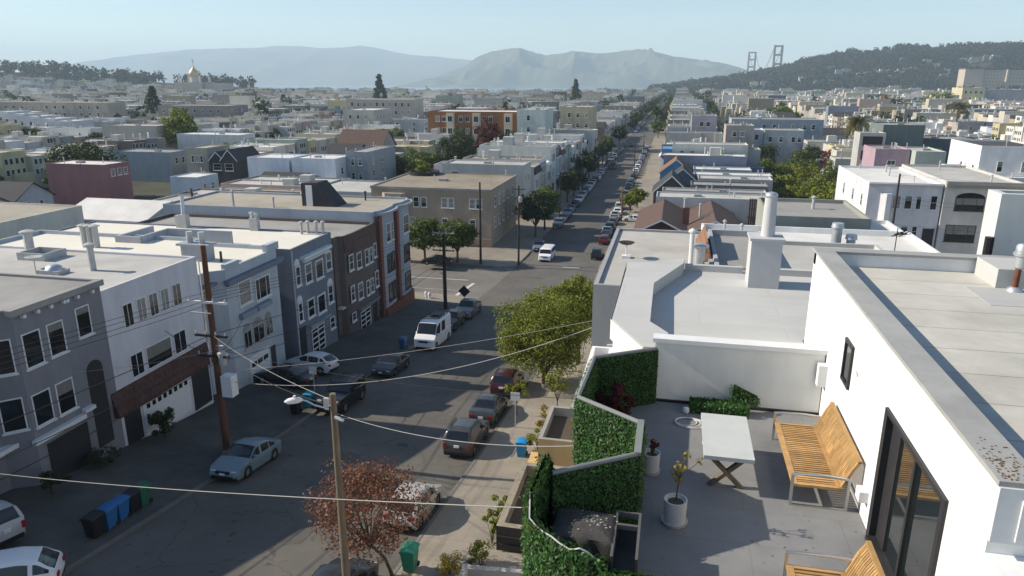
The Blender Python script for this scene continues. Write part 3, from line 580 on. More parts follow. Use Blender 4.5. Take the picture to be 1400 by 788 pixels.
part(t, 'cornice', M_plain, lambda m: m.prism([(-31, 69.4), (-29.6, 70), (-29.1, 71.3), (-29.1, 73.7), (-29.6, 74.9), (-29.1, 76.1), (-29.1, 78.4), (-29.7, 79.7), (-55, 79.7), (-55, 79.31), (-31, 79.31)], -13.75, -13.52), col=(.33, .35, .37))
for z0, z1 in ((-17.0, -14.9), (-20.3, -18.3), (-23.6, -21.6)):
    for a, b, x in ((71.5, 72.7, -29.69), (72.95, 73.6, -29.69), (76.3, 78.1, -29.59)): ewin(t, x, a, b, z0, z1, 'dh', fm=M_dtrim if z0 < -19 else M_trim)
    for x in (-52, -47, -42, -36): window(t, (x, 79.3, z0), NORTH[0], NORTH[1], 1.4, 1.8)
d = thing('stair_penthouse', 'black wedge-shaped stair penthouse with a white door on the tan roof', 'roof hatch', (-38, 72.8, -13.5))
part(d, 'wedge', M_slate, lambda m: m.add([(-39.8, 72.5, -13.52), (-35.6, 72.5, -13.52), (-35.6, 75, -13.52), (-39.8, 75, -13.52), (-39.8, 72.5, -11.0), (-37.9, 72.5, -10.9), (-37.9, 75, -10.9), (-39.8, 75, -11.0)], [(0, 1, 5, 4), (1, 2, 6, 5), (2, 3, 7, 6), (3, 0, 4, 7), (4, 5, 6, 7)]))
part(d, 'door', M_trim, lambda m: m.box(-39.25, -38.5, 72.42, 72.52, -13.5, -11.2))
flue('slim pale flue with a cap on the tan roof in front of the blue parapet', -47, 70.5, -13.5, 1.6, .12); flue('thin standing vent on the tan roof near the black penthouse', -42.3, 70.8, -13.5, 1.0, .1)
flue('small dark vent beyond the black stair penthouse', -34.5, 77.5, -13.5, .9, .1, M_dtrim)

# ------------------------------------------------------------------ poles, lamps and overhead wires
def catenary(name, a, b, sag, r, m, label, group=None, n=18):
    A, B = Vector(a), Vector(b); pts = [tuple(A.lerp(B, i / n) - Vector((0, 0, sag * 4 * (i / n) * (1 - i / n)))) for i in range(n + 1)]
    o = MB().tube(pts, r, 5).build(name, m); return tag(o, label, 'wire', group)
def cross_arm(t, x, y, z, w, ax='x', m=None, d=.12, ins=4, yoff=.2):
    def f(mb):
        if ax == 'x': mb.box(x - w / 2, x + w / 2, y - yoff - d / 2, y - yoff + d / 2, z - d / 2, z + d / 2)
        else: mb.box(x - yoff - d / 2, x - yoff + d / 2, y - w / 2, y + w / 2, z - d / 2, z + d / 2)
    a = part(t, 'cross_arm', m or M_wood_dark, f)
    def gi(mb):
        for k in range(ins):
            q = -w / 2 + .1 + (w - .2) * k / (ins - 1); p = (x + q, y - yoff, z + d / 2) if ax == 'x' else (x - yoff, y + q, z + d / 2)
            mb.lathe([(.03, 0), (.06, .05), (.04, .09), (.06, .13), (.02, .2)], p, 8)
    part(a, 'insulator', M_vent, gi, smooth=True)
def util_pole(label, x, y, ztop, m, arms=(), r=.17, lean=(0, 0), zb=None):
    zb = zb if zb is not None else g(y); t = thing('utility_pole', label, 'utility pole', (x, y, zb))
    part(t, 'post', m, lambda mb: mb.tube([(x, y, zb - .5), (x + lean[0] / 2, y + lean[1] / 2, (zb + ztop) / 2), (x + lean[0], y + lean[1], ztop)], [r * 1.15, r, r * .78], 12), smooth=True)
    for z, w, ax, am in arms:
        f = (z - zb) / (ztop - zb); cross_arm(t, x + lean[0] * f, y + lean[1] * f, z, w, ax, am)
    return t
P1 = util_pole('brown leaning utility pole with pale crossarms and a white box by the pale grey house', -24.5, 33.5, -8.6, M_wood_pole, ((-11.75, 2.4, 'x', M_trim), (-13.7, 2.0, 'x', None), (-14.9, 2.0, 'x', None)), .18, (.05, .0))
part(P1, 'cabinet', M_trim, lambda m: m.box(-24.0, -23.35, 33.0, 33.6, -17.2, -15.95)); part(P1, 'conduit', M_roofcream, lambda m: m.tube([(-24.72, 33.35, -9.4), (-24.72, 33.35, -15.5)], .035)); part(P1, 'bracket', M_vent, lambda m: (m.box(-25.5, -24.3, 33.2, 33.3, -12.4, -12.34), m.tube([(-24.3, 33.4, -14.3), (-23.7, 33.2, -14.2)], .05)))
part(P1, 'transformer', M_vent, lambda m: m.lathe([(.2, 0), (.22, .1), (.22, .7), (.1, .8)], (-24.0, 33.4, -15.4), 12), smooth=True)
P2 = util_pole('weathered grey wooden pole with a street lamp arm in the foreground', -9.9, 18.95, -9.38, M_wood_grey, (), .125, (0, 0), zb=g(18.95))
la = part(P2, 'lamp_arm', M_steel, lambda m: m.tube([(-9.95, 18.9, -9.75), (-10.15, 18.82, -9.82), (-10.4, 18.72, -9.72), (-10.62, 18.62, -9.55), (-10.75, 18.57, -9.5)], .03, 8), smooth=True)
part(la, 'lamp_head', M_trim, lambda m: (m.tube([(-10.72, 18.58, -9.5), (-10.82, 18.54, -9.5), (-10.98, 18.48, -9.51), (-11.14, 18.42, -9.53), (-11.24, 18.38, -9.54)], [.035, .09, .105, .09, .02], 12), m.lathe([(.04, 0), (.04, .07)], (-10.95, 18.5, -9.42), 8)), smooth=True)
part(P2, 'bracket', M_vent, lambda m: (m.box(-10.1, -9.95, 18.7, 18.8, -9.75, -9.45), m.tube([(-9.8, 18.8, -10.1), (-9.5, 18.75, -10.15)], .06)))
util_pole('dark pole with stacked crossarms at the near street corner', -24.95, 76.8, -16.6, M_wood_dark, ((-16.75, 2.6, 'x', M_vent), (-18.75, 2.6, 'x', None)), .2)
util_pole('tall plain dark pole in front of the tan corner house', -28.4, 105.7, -15.0, M_wood_dark, (), .17)
tp = util_pole('slim pole with a grey transformer at the far corner by street trees', -22.9, 108.2, -15.7, M_wood_dark, ((-16.2, 2.0, 'x', None),), .15); part(tp, 'transformer', M_metal, lambda m: m.lathe([(.25, 0), (.28, .1), (.28, .8), (.1, .95)], (-22.6, 107.9, -18.2), 12), smooth=True)
util_pole('thin brown pole at the right kerb beyond the parked silver car', -10.0, 152, -21.3, M_wood_pole, (), .13)
util_pole('brown pole standing in the back yards behind the pale blue house', -62, 84, -13.9, M_wood_pole, ((-14.5, 2, 'x', None),), .16)
util_pole('dark pole rising in front of the white house with bay windows on the right', 30.2, 108, -12.4, M_wood_dark, (), .16)
for k, (x, y) in enumerate(((-22.6, 148), (-22.6, 186), (-22.6, 226), (-22.6, 270), (-10.6, 205), (-10.6, 260))):
    util_pole('slim distant pole on the %s kerb, %s beyond the first crossing' % ('left' if x < -15 else 'right', ['first', 'second', 'third', 'fourth', 'nearest', 'farther one'][k]), x, y, g(y) + 10.5, M_wood_dark, ((g(y) + 9.6, 2.2, 'x', None),), .12)
for k, dx in enumerate((-1.1, -.35, .4, 1.1)):
    lbs = ['outer left', 'inner left', 'inner right', 'outer right'][k]
    catenary('overhead_wire', (-24.5 + dx, 33.3, -11.5), (-24.95 + dx, 76.6, -16.4), .5, .013, M_wire, 'dark high wire strung along the left houses to the corner pole, %s strand' % lbs, 'high wires along the left kerb')
    catenary('overhead_wire', (-24.5 + dx, 33.3, -11.5), (-24.3 + dx, -8, -6), .5, .013, M_wire, 'dark high wire leaving the brown pole towards the viewer, %s strand' % lbs, 'high wires along the left kerb')
    catenary('overhead_wire', (-24.95 + dx, 76.6, -16.4), (-22.9 + dx * .8, 108, -16.0), .4, .013, M_wire, 'dark wire crossing the side street between the corner poles, %s strand' % lbs, 'high wires along the left kerb')
for k, (z, sg) in enumerate(((-13.6, .7), (-14.8, .9), (-15.3, 1.2))):
    catenary('overhead_wire', (-24.4, 33.3, z), (-24.9, 76.6, z - 5.0), sg, .02, M_wire, 'thick sagging cable below the high wires, %s of three' % ['topmost', 'middle', 'lowest'][k], 'cables along the left kerb')
    catenary('overhead_wire', (-24.4, 33.3, z), (-24.3, -8, z + 5), sg, .02, M_wire, 'thick cable sloping past the grey house front, %s of three' % ['topmost', 'middle', 'lowest'][k], 'cables along the left kerb')
catenary('overhead_wire', (-30.1, 21.0, -15.4), (-1.85, 9.9, -6.55), .25, .010, M_wirew, 'pale wire crossing low in front of the grey pole', None, 26)
catenary('overhead_wire', (-24.3, 33.3, -13.7), (-9.95, 18.95, -9.6), .25, .010, M_wirew, 'pale service wire from the brown pole to the grey pole, upper')
catenary('overhead_wire', (-24.3, 33.3, -14.4), (-9.95, 18.95, -9.8), .4, .015, M_wire, 'dark service wire from the brown pole to the grey pole, lower')
catenary('overhead_wire', (-9.8, 18.95, -10.05), (-1.8, 15.3, -8.3), .35, .010, M_wirew, 'pale wire from the grey pole to the green hedge terrace')
catenary('overhead_wire', (-24.2, 33.4, -15.8), (-2.86, 31.3, -10.5), .35, .010, M_wirew, 'pale wire spanning the avenue to the weathered flat roof', None, 26)
catenary('overhead_wire', (-23.6, 33.4, -14.6), (-2.9, 29.6, -13.7), .5, .013, M_wire, 'dark wire spanning the avenue under the pale one', None, 26)
catenary('overhead_wire', (-24.2, 33.4, -16.4), (-2.87, 31.4, -10.8), 1.3, .02, M_wirew, 'pale lower wire crossing the avenue through the tree crown', None, 26)
catenary('overhead_wire', (-24.4, 33.4, -14.8), (-30, 36.5, -14.9), .3, .018, M_wire, 'dark drop wire to the pale grey house front')
catenary('overhead_wire', (-24.4, 33.4, -15.0), (-30.2, 45, -16.8), .3, .018, M_wire, 'dark drop wire to the pale blue house bay')
catenary('overhead_wire', (-24.4, 33.4, -14.6), (-30, 28, -14.3), .2, .009, M_wirew, 'pale drop wire to the dark grey house wall')
for k, (z, y) in enumerate(((-14.0, 108), (-17.0, 108.2), (-17.6, 108.4), (-20.6, 108))):
    catenary('overhead_wire', (30.2, 108, max(z, -12.6) if k == 0 else z + 1.2), (75, y, z + .4), .6, .013, M_wire, '%s wire passing the white bay-window houses at right' % ['topmost', 'second', 'third', 'lowest'][k], 'wires past the white houses')
# ------------------------------------------------------------------ near right: white building with roof terrace
ZT = -7.42
WB = thing('apartment_building', 'bright white modern building with parapet roof and sliding door onto the terrace', 'building', (3.6, 13, g(13)))
cw = (.80, .80, .79)
def fw_(m):
    X0, X1 = 3.6, 14
    m.box(X0, X1, 11.65, 18.95, -22, -4.46); m.box(X0, X1, 8.9, 11.65, -5.05, -4.46); m.box(X0, X1, 7.8, 8.9, -22, -4.46); m.box(X0, X1, 8.9, 11.65, -22, ZT + .02); m.box(X0 + .35, X1, 8.9, 11.65, ZT + .02, -5.05)
    m.box(X0, 3.86, 7.8, 18.95, -4.46, -4.14); m.box(X0, X1, 18.7, 18.95, -4.46, -4.14)
part(WB, 'wall', M_stucco, fw_, col=cw)
part(WB, 'wall', M_plain, lambda m: (m.box(3.6, 4.6, 4.5, 7.795, -22, -5.0),), col=cw)
part(WB, 'roof', M_roofmem, lambda m: m.quad((3.86, 7.95, -4.452), (14, 7.95, -4.452), (14, 18.7, -4.452), (3.86, 18.7, -4.452)))
M_coping = mat('parapet_coping', (.37, .37, .355), .9, .09, 3.0, bump=.08, dirt=.22, detail=8)
part(WB, 'coping', M_coping, lambda m: (m.box(3.56, 4.02, 8.2, 18.64, -4.14, -4.08), m.box(3.56, 14, 18.64, 19.05, -4.14, -4.078), m.box(3.56, 14, 7.72, 8.2, -4.14, -4.078)))
part(WB, 'fascia', M_plain, lambda m: (m.box(3.57, 14, 7.69, 7.80, -4.80, -4.141), m.box(3.8, 14, 7.66, 7.69, -4.76, -4.26), m.box(4.6, 14, 6.2, 7.7, -5.9, -5.2)), col=(.62, .63, .64))
def deb(m):
    r = random.Random(3)
    for _ in range(160):
        x = 3.6 + abs(r.gauss(0, .35)) + .02; y = 7.75 + r.random() * .5 if r.random() < .6 else 7.75 + abs(r.gauss(0, .5)); x = x if y < 8.2 else 3.6 + r.random() * .35
        s = r.uniform(.004, .013); m.box(x - s, x + s, y - s * .6, y + s * .6, -4.077, -4.074 + s * .3)
part(WB, 'leaf_litter', mat('dry_leaf', (.20, .11, .04), .9, .5, 30), deb)
def coil(m): pass
dr = part(WB, 'door', M_dtrim, lambda m: (m.box(3.55, 3.72, 11.5, 11.65, ZT + .02, -5.05), m.box(3.55, 3.72, 8.9, 9.0, ZT + .02, -5.05), m.box(3.55, 3.72, 9.0, 11.5, -5.12, -5.05), m.box(3.5, 3.75, 9.0, 11.5, ZT + .02, ZT + .10), m.box(3.66, 3.74, 11.2, 11.5, ZT + .1, -5.12), m.box(3.64, 3.74, 10.28, 10.36, ZT + .1, -5.12), m.box(3.66, 3.74, 11.08, 11.2, ZT + .1, -5.13)))
M_mirror = mat('door_glass', (.012, .018, .02), .015, .2, spec=.5, ior=3.6)
part(dr, 'pane', M_mirror, lambda m: m.box(3.69, 3.70, 9.0, 11.1, ZT + .1, -5.12))
window(WB, (3.6, 14.7, -5.82), (0, -1, 0), (-1, 0, 0), .62, .88, 'plain', fm=M_dtrim, proud=.05, sill=False, fw=.07)
part(WB, 'outlet_box', M_trim, lambda m: (m.box(3.42, 3.6, 16.0, 16.22, -6.6, -6.1), m.box(3.45, 3.6, 11.95, 12.2, -7.0, -6.8)))
part(WB, 'wall_crack', M_vent, lambda m: m.box(3.585, 3.6, 13.6, 13.75, -5.35, -5.27))
# roof kerb box, vents and light wall beyond
b = thing('roof_kerb', 'grey membrane-covered kerb box on the white building roof', 'roof box', (8.5, 18.2, -4.45)); part(b, 'box', M_roofgray, lambda m: m.box(7.12, 14, 17.35, 18.55, -4.47, -4.02)); part(b, 'patch', M_roofgray, lambda m: m.box(6.5, 12, 15.9, 17.33, -4.45, -4.444))
b = thing('roof_vent', 'galvanised vent hood on a rusty stub pipe at the right edge', 'vent', (7.42, 17.15, -4.45)); part(b, 'flange', M_metal, lambda m: m.lathe([(.17, 0), (.15, .05), (.09, .1)], (7.42, 17.15, -4.45), 14), smooth=True); part(b, 'stub', M_rust, lambda m: m.tube([(7.42, 17.15, -4.4), (7.42, 17.15, -3.95)], .06, 10), smooth=True); part(b, 'hood', M_metal, lambda m: m.lathe([(.08, 0), (.12, .04), (.12, .28), (.17, .3), (.17, .36), (.14, .37), (.14, .5), (.1, .55)], (7.44, 17.15, -3.95), 14), smooth=True)
flat_house('tall blank pale wall rising right beyond the white roof', 8.6, 15, 21.6, 22.5, -2.95, (.62, .63, .60), M_roofs[1], zb=-22, cat='building')
flue('stubby black pipe against the tall blank pale wall', 8.35, 21.2, -4.9, .85, .12, M_black, False)
# gray neighbour
GB = thing('row_house', 'building with pale grey rolled roof, stepped raised edge and large chimney box', 'house', (1, 21, g(21)))
outer = [(-.42, 16.62), (3.58, 16.62), (3.58, 26.0), (.62, 26.0), (-.33, 25.2), (-1.3, 24.9), (-1.32, 18.6)]
part(GB, 'wall', M_plain, lambda m: (m.prism(outer, -22, -6.62), m.prism([(3.58, 19.1), (9, 19.1), (9, 26), (3.58, 26)], -22, -6.62)), col=(.70, .70, .68))
part(GB, 'roof', M_roofgray, lambda m: (m.add([(x, y, -6.6) for x, y in outer], [tuple(range(7))]), m.quad((3.58, 19.1, -6.6), (9, 19.1, -6.6), (9, 26, -6.6), (3.58, 26, -6.6))))
inner = [(.12, 17.75), (-.36, 18.55), (-.38, 22.4), (.55, 25.2), (.6, 26.02), (-.35, 25.24), (-1.34, 24.92), (-1.36, 18.58), (-.44, 16.6), (.12, 16.6)]
part(GB, 'raised_edge', M_roofgray, lambda m: m.prism(inner[::-1] if False else [inner[i] for i in (8, 9, 0, 1, 2, 3, 4, 5, 6, 7)], -6.59, -6.18))
part(GB, 'fascia', M_trim, lambda m: (m.add([(-1.40, 18.56, -6.75), (-.46, 16.55, -6.75), (-.46, 16.55, -6.19), (-1.40, 18.56, -6.19)], [(0, 1, 2, 3)]), m.add([(-1.40, 18.56, -6.19), (-1.40, 24.95, -6.19), (-1.40, 24.95, -6.6), (-1.40, 18.56, -6.75)], [(0, 1, 2, 3)])))
part(GB, 'back_parapet', M_roofgray, lambda m: (m.box(.62, 2.6, 25.8, 26.02, -6.6, -6.38), m.box(3.6, 9, 25.8, 26.02, -6.6, -6.38)))
ch = thing('chimney', 'big pale grey chimney box with a round flue pipe on the grey roof', 'chimney', (3.1, 24.5, -6.6))
part(ch, 'box', M_plain, lambda m: (m.box(2.62, 3.58, 24.0, 25.0, -6.62, -5.02), m.box(2.56, 3.64, 23.94, 25.06, -5.02, -4.94)), col=(.50, .50, .5)); part(ch, 'flue', M_plain, lambda m: m.tube([(3.15, 24.5, -4.95), (3.15, 24.5, -3.68)], [.22, .19], 16), smooth=True, col=(.52, .52, .52)); part(ch, 'cap', M_metal, lambda m: m.lathe([(.18, 0), (.2, .04), (.2, .12), (.16, .17), (.06, .2)], (3.15, 24.5, -3.7), 14), smooth=True)
# privacy wall and terrace
pw = thing('privacy_wall', 'cream white wall with a bright cap closing the far side of the terrace', 'wall', (1.7, 16.3, ZT)); part(pw, 'wall', M_stucco, lambda m: m.box(-.16, 3.58, 16.3, 16.55, -8.0, -5.92), col=(.74, .73, .68)); part(pw, 'cap', M_trim, lambda m: m.box(-.22, 3.59, 16.24, 16.6, -5.92, -5.82)); part(pw, 'base_flashing', M_dtrim, lambda m: m.box(-.1, 3.58, 16.26, 16.3, ZT, ZT + .07))
TB = thing('terrace_building', 'street-front building under the terrace with two angled bays', 'building', (0, 12, g(12)))
deck = [(-.25, 16.29), (-1.50, 15.3), (-1.58, 13.12), (-.3, 12.24), (-.3, 11.1), (-1.62, 10.15), (-1.78, 9.25), (-1.2, 8.7), (-.5, 8.55), (3.59, 8.55), (3.59, 16.29)][::-1]
deck = deck if sum(deck[i - 1][0] * deck[i][1] - deck[i][0] * deck[i - 1][1] for i in range(len(deck))) > 0 else deck[::-1]
M_deck = mat('deck_membrane', (.225, .23, .235), .75, .16, .9, dirt=.3, detail=6, spec=.35, seams=(3.2, 1.05, .012, .82))
part(TB, 'wall', M_stucco, lambda m: m.prism(deck, -22, ZT - .02), col=(.5, .48, .44)); part(TB, 'deck', M_deck, lambda m: m.add([(x, y, ZT) for x, y in deck], [tuple(range(len(deck)))]))
part(TB, 'wall', M_stucco, lambda m: m.box(-.5, 3.59, 4, 8.5, -22, -8.3), col=(.5, .48, .44))
def dl(m):
    r = random.Random(17)
    for _ in range(70):
        x = r.uniform(-.2, 3.5); y = r.uniform(8.7, 16.1); a = r.uniform(0, 6.3); q = r.uniform(.012, .028); m.add([(x + q * cos(a), y + q * sin(a), ZT + .006), (x + q * .5 * cos(a + 1.6), y + q * .5 * sin(a + 1.6), ZT + .010), (x - q * cos(a), y - q * sin(a), ZT + .006), (x - q * .5 * cos(a + 1.6), y - q * .5 * sin(a + 1.6), ZT + .008)], [(0, 1, 2, 3)])
part(TB, 'leaf_litter', MATS['dry_leaf'], dl)
# hedge screen along the terrace edge
HS = thing('hedge_screen', 'artificial green hedge screen zigzagging round the street edge of the terrace', 'hedge', (-1, 12, ZT))
rail = [(-.12, 16.2), (-1.48, 15.32), (-1.57, 13.13), (-.29, 12.25), (-.31, 11.08), (-1.60, 10.18)]
M_hedgeback = mat('hedge_mat', (.012, .03, .012), .9, .4, 3)
M_rail = mat('rail_cap', (.22, .23, .225), .6, .15, 4)
def segs(pts): return list(zip(pts[:-1], pts[1:]))
def hb(m, pts, z0, z1):
    for a, b in segs(pts):
        u, n = slanted(a, b); L = (Vector(b) - Vector(a)).length; m.fbox((a[0], a[1], 0), u, n, -.02, L + .02, -.05, .05, z0 if not callable(z0) else z0(a), z1)
part(HS, 'backing', M_hedgeback, lambda m: hb(m, rail, ZT - 1.0, -6.09))
def rl(m):
    for a, b in segs(rail): m.tube([(a[0], a[1], -6.05), (b[0], b[1], -6.05)], .045, 8)
    u = Vector((rail[4][0] - rail[3][0], rail[4][1] - rail[3][1]))
    m.box(-.36, -.24, 11.05, 12.3, -6.06, -6.0)
part(HS, 'rail', M_rail, rl, smooth=True)
def leaf_wall(m, a, b, z0, z1, n, rnd, s=.028, sides=(1, -1), off=.06, ztop=None):
    a = Vector(a); b = Vector(b); d = (b - a); L = d.length; d /= L; nn = Vector((d.y, -d.x))
    for sd in sides:
        for _ in range(int(n * L * (z1 - z0))):
            f = rnd.random(); z = rnd.uniform(z0, z1); p2 = a + d * (L * f) + nn * sd * (off + rnd.uniform(-.03, .03) + (abs(rnd.gauss(0, .03)) if rnd.random() < .3 else 0))
            if ztop and z > ztop(f): continue
            p = Vector((p2.x, p2.y, z)); nv = Vector((nn.x * sd + rnd.uniform(-.8, .8), nn.y * sd + rnd.uniform(-.8, .8), rnd.uniform(-.3, 1.0))).normalized()
            u = nv.cross(Vector((rnd.uniform(-1, 1), rnd.uniform(-1, 1), rnd.uniform(-1, 1)))).normalized(); w = nv.cross(u); k = s * rnd.uniform(.6, 1.3)
            m.add([tuple(p - u * k), tuple(p - w * k * .55), tuple(p + u * k), tuple(p + w * k * .55)], [(0, 1, 2, 3)], 1 if rnd.random() < .05 else 0)
rnd = random.Random(21); M_HL = [M_leafs['hedge'], M_leafs['mid']]
def lw(m):
    for i, (a, b) in enumerate(segs(rail)): leaf_wall(m, a, b, ZT - (1.0 if i in (2, 3) else .05), -6.07, 1600, rnd)
part(HS, 'foliage', M_HL, lw)
H2 = thing('hedge_screen', 'green hedge screen with a wavy white rim round the covered grill', 'hedge', (-1.2, 9, ZT))
bay = [(-1.60, 10.18), (-1.72, 10.25), (-1.86, 9.7), (-1.78, 9.25), (-1.25, 8.75), (-.95, 8.62), (-.55, 8.6)]
wav = [-6.05, -5.75, -6.12, -6.3, -6.33, -6.27, -6.42]
def bk(m):
    for i, (a, b) in enumerate(segs(bay)):
        m.add([(a[0], a[1], ZT - 1.6), (b[0], b[1], ZT - 1.6), (b[0], b[1], wav[i + 1]), (a[0], a[1], wav[i])], [(0, 1, 2, 3)])
        m.add([(a[0] + .04, a[1] + .04, ZT - 1.6), (b[0] + .04, b[1] + .04, ZT - 1.6), (b[0] + .04, b[1] + .04, wav[i + 1]), (a[0] + .04, a[1] + .04, wav[i])], [(3, 2, 1, 0)])
part(H2, 'backing', M_hedgeback, bk)
def wr(m):
    P = []
    for i, (a, b) in enumerate(segs(bay)):
        for k in range(4):
            f = k / 4; P.append((a[0] + (b[0] - a[0]) * f, a[1] + (b[1] - a[1]) * f, wav[i] + (wav[i + 1] - wav[i]) * f + .03 * sin((i * 4 + k) * 1.3)))
    m.tube(P[8:], .013, 6)
part(H2, 'rim', M_vent, wr, smooth=True)
def lw2(m):
    for i, (a, b) in enumerate(segs(bay)):
        lo, hi = ZT - 1.6, max(wav[i], wav[i + 1]) + .03
        leaf_wall(m, a, b, lo, hi, 1500, rnd, .03, ztop=lambda f: wav[i] + (wav[i + 1] - wav[i]) * f + .03)
part(H2, 'foliage', M_HL, lw2)
H3 = thing('hedge_screen', 'low green artificial hedge strip along the near edge of the terrace', 'hedge', (1, 8.55, ZT))
part(H3, 'backing', M_hedgeback, lambda m: m.box(-.55, 2.3, 8.42, 8.54, ZT - .9, -6.62))
part(H3, 'foliage', M_HL, lambda m: (leaf_wall(m, (-.6, 8.48), (2.3, 8.48), ZT - .6, -6.5, 1500, rnd, .03, off=.08), leaf_wall(m, (-.6, 8.52), (2.3, 8.52), -6.62, -6.48, 3000, rnd, .03, off=.03)))
# terrace furniture
gr = thing('covered_grill', 'charcoal fabric cover over a boxy grill on the terrace corner', 'grill', (-1, 9.8, ZT))
def cover(m):
    x0, x1, y0, y1, z0, z1 = -1.52, -.50, 9.32, 10.15, ZT + .02, -6.58; N_ = 14; r = random.Random(5)
    vs = []; fs = []
    for k, (ins, z) in enumerate(((.0, z0), (.02, z0 + .4), (.03, z1 - .12), (.045, z1 - .04), (.10, z1), (.3, z1 + .03))):
        for i in range(N_ * 4):
            s, f = divmod(i, N_); f = f / N_; X0, X1, Y0, Y1 = x0 + ins, x1 - ins, y0 + ins, y1 - ins
            p = [(X0 + (X1 - X0) * f, Y0), (X1, Y0 + (Y1 - Y0) * f), (X1 - (X1 - X0) * f, Y1), (X0, Y1 - (Y1 - Y0) * f)][s]
            w = .02 * sin(i * 1.1) * (1 if k < 3 else .3); vs.append((p[0] + w, p[1] - w, z + r.uniform(-.006, .006)))
    n = N_ * 4
    for k in range(5): fs += [(k * n + i, k * n + (i + 1) % n, (k + 1) * n + (i + 1) % n, (k + 1) * n + i) for i in range(n)]
    fs.append(tuple(5 * n + i for i in range(n))); m.add(vs, fs)
part(gr, 'cover', mat('cover_fabric', (.075, .072, .068), .85, .35, 6, bump=.3, dirt=.3), cover, smooth=True)
def stains(m):
    r = random.Random(8)
    for _ in range(60):
        x = r.gauss(-.85, .13); y = r.gauss(9.75, .14); s = r.uniform(.004, .02); m.add([(x - s, y - s * .5, -6.549), (x + s, y - s * .6, -6.549), (x + s * 1.1, y + s * .4, -6.549), (x - s * .8, y + s * .5, -6.549)], [(0, 1, 2, 3)])
part(gr, 'droppings', M_roofs[1], stains)
ft = thing('metal_planter', 'black metal tray with pale rim beside the covered grill', 'planter', (-.38, 9.65, ZT))
part(ft, 'tray', M_black, lambda m: m.box(-.52, -.2, 9.05, 10.2, ZT + .02, -6.85)); part(ft, 'rim', mat('tray_rim', (.11, .11, .105), .6, .2, 3), lambda m: (m.box(-.56, -.52, 9.05, 10.24, ZT + .02, -6.62), m.box(-.2, -.16, 9.05, 10.24, ZT + .02, -6.62), m.box(-.52, -.2, 10.2, 10.24, -6.72, -6.62), m.box(-.52, -.2, 9.85, 9.9, -6.7, -6.62)))
tb = thing('garden_table', 'pale grey slab table on crossed wooden legs in the middle of the terrace', 'table', (1.32, 13.33, ZT))
M_slab = mat('table_slab', (.50, .52, .51), .6, .07, 2.5, dirt=.08)
part(tb, 'tabletop', M_slab, lambda m: m.box(.87, 1.77, 12.43, 14.24, -6.74, -6.66)); part(tb, 'apron', M_wood_grey, lambda m: m.box(1.02, 1.62, 12.62, 14.05, -6.83, -6.741))
for y in (12.72, 13.92):
    for s in (-1, 1):
        part(tb, 'leg', M_wood_grey, lambda m: m.add([(1.32 - s * .34, y - .05 + s * .003, ZT), (1.32 - s * .24, y - .05 + s * .003, ZT), (1.32 + s * .34, y - .05 + s * .003, -6.83), (1.32 + s * .24, y - .05 + s * .003, -6.83), (1.32 - s * .34, y + .05 + s * .003, ZT), (1.32 - s * .24, y + .05 + s * .003, ZT), (1.32 + s * .34, y + .05 + s * .003, -6.83), (1.32 + s * .24, y + .05 + s * .003, -6.83)], [(0, 1, 2, 3), (7, 6, 5, 4), (0, 4, 5, 1), (1, 5, 6, 2), (2, 6, 7, 3), (3, 7, 4, 0)]))
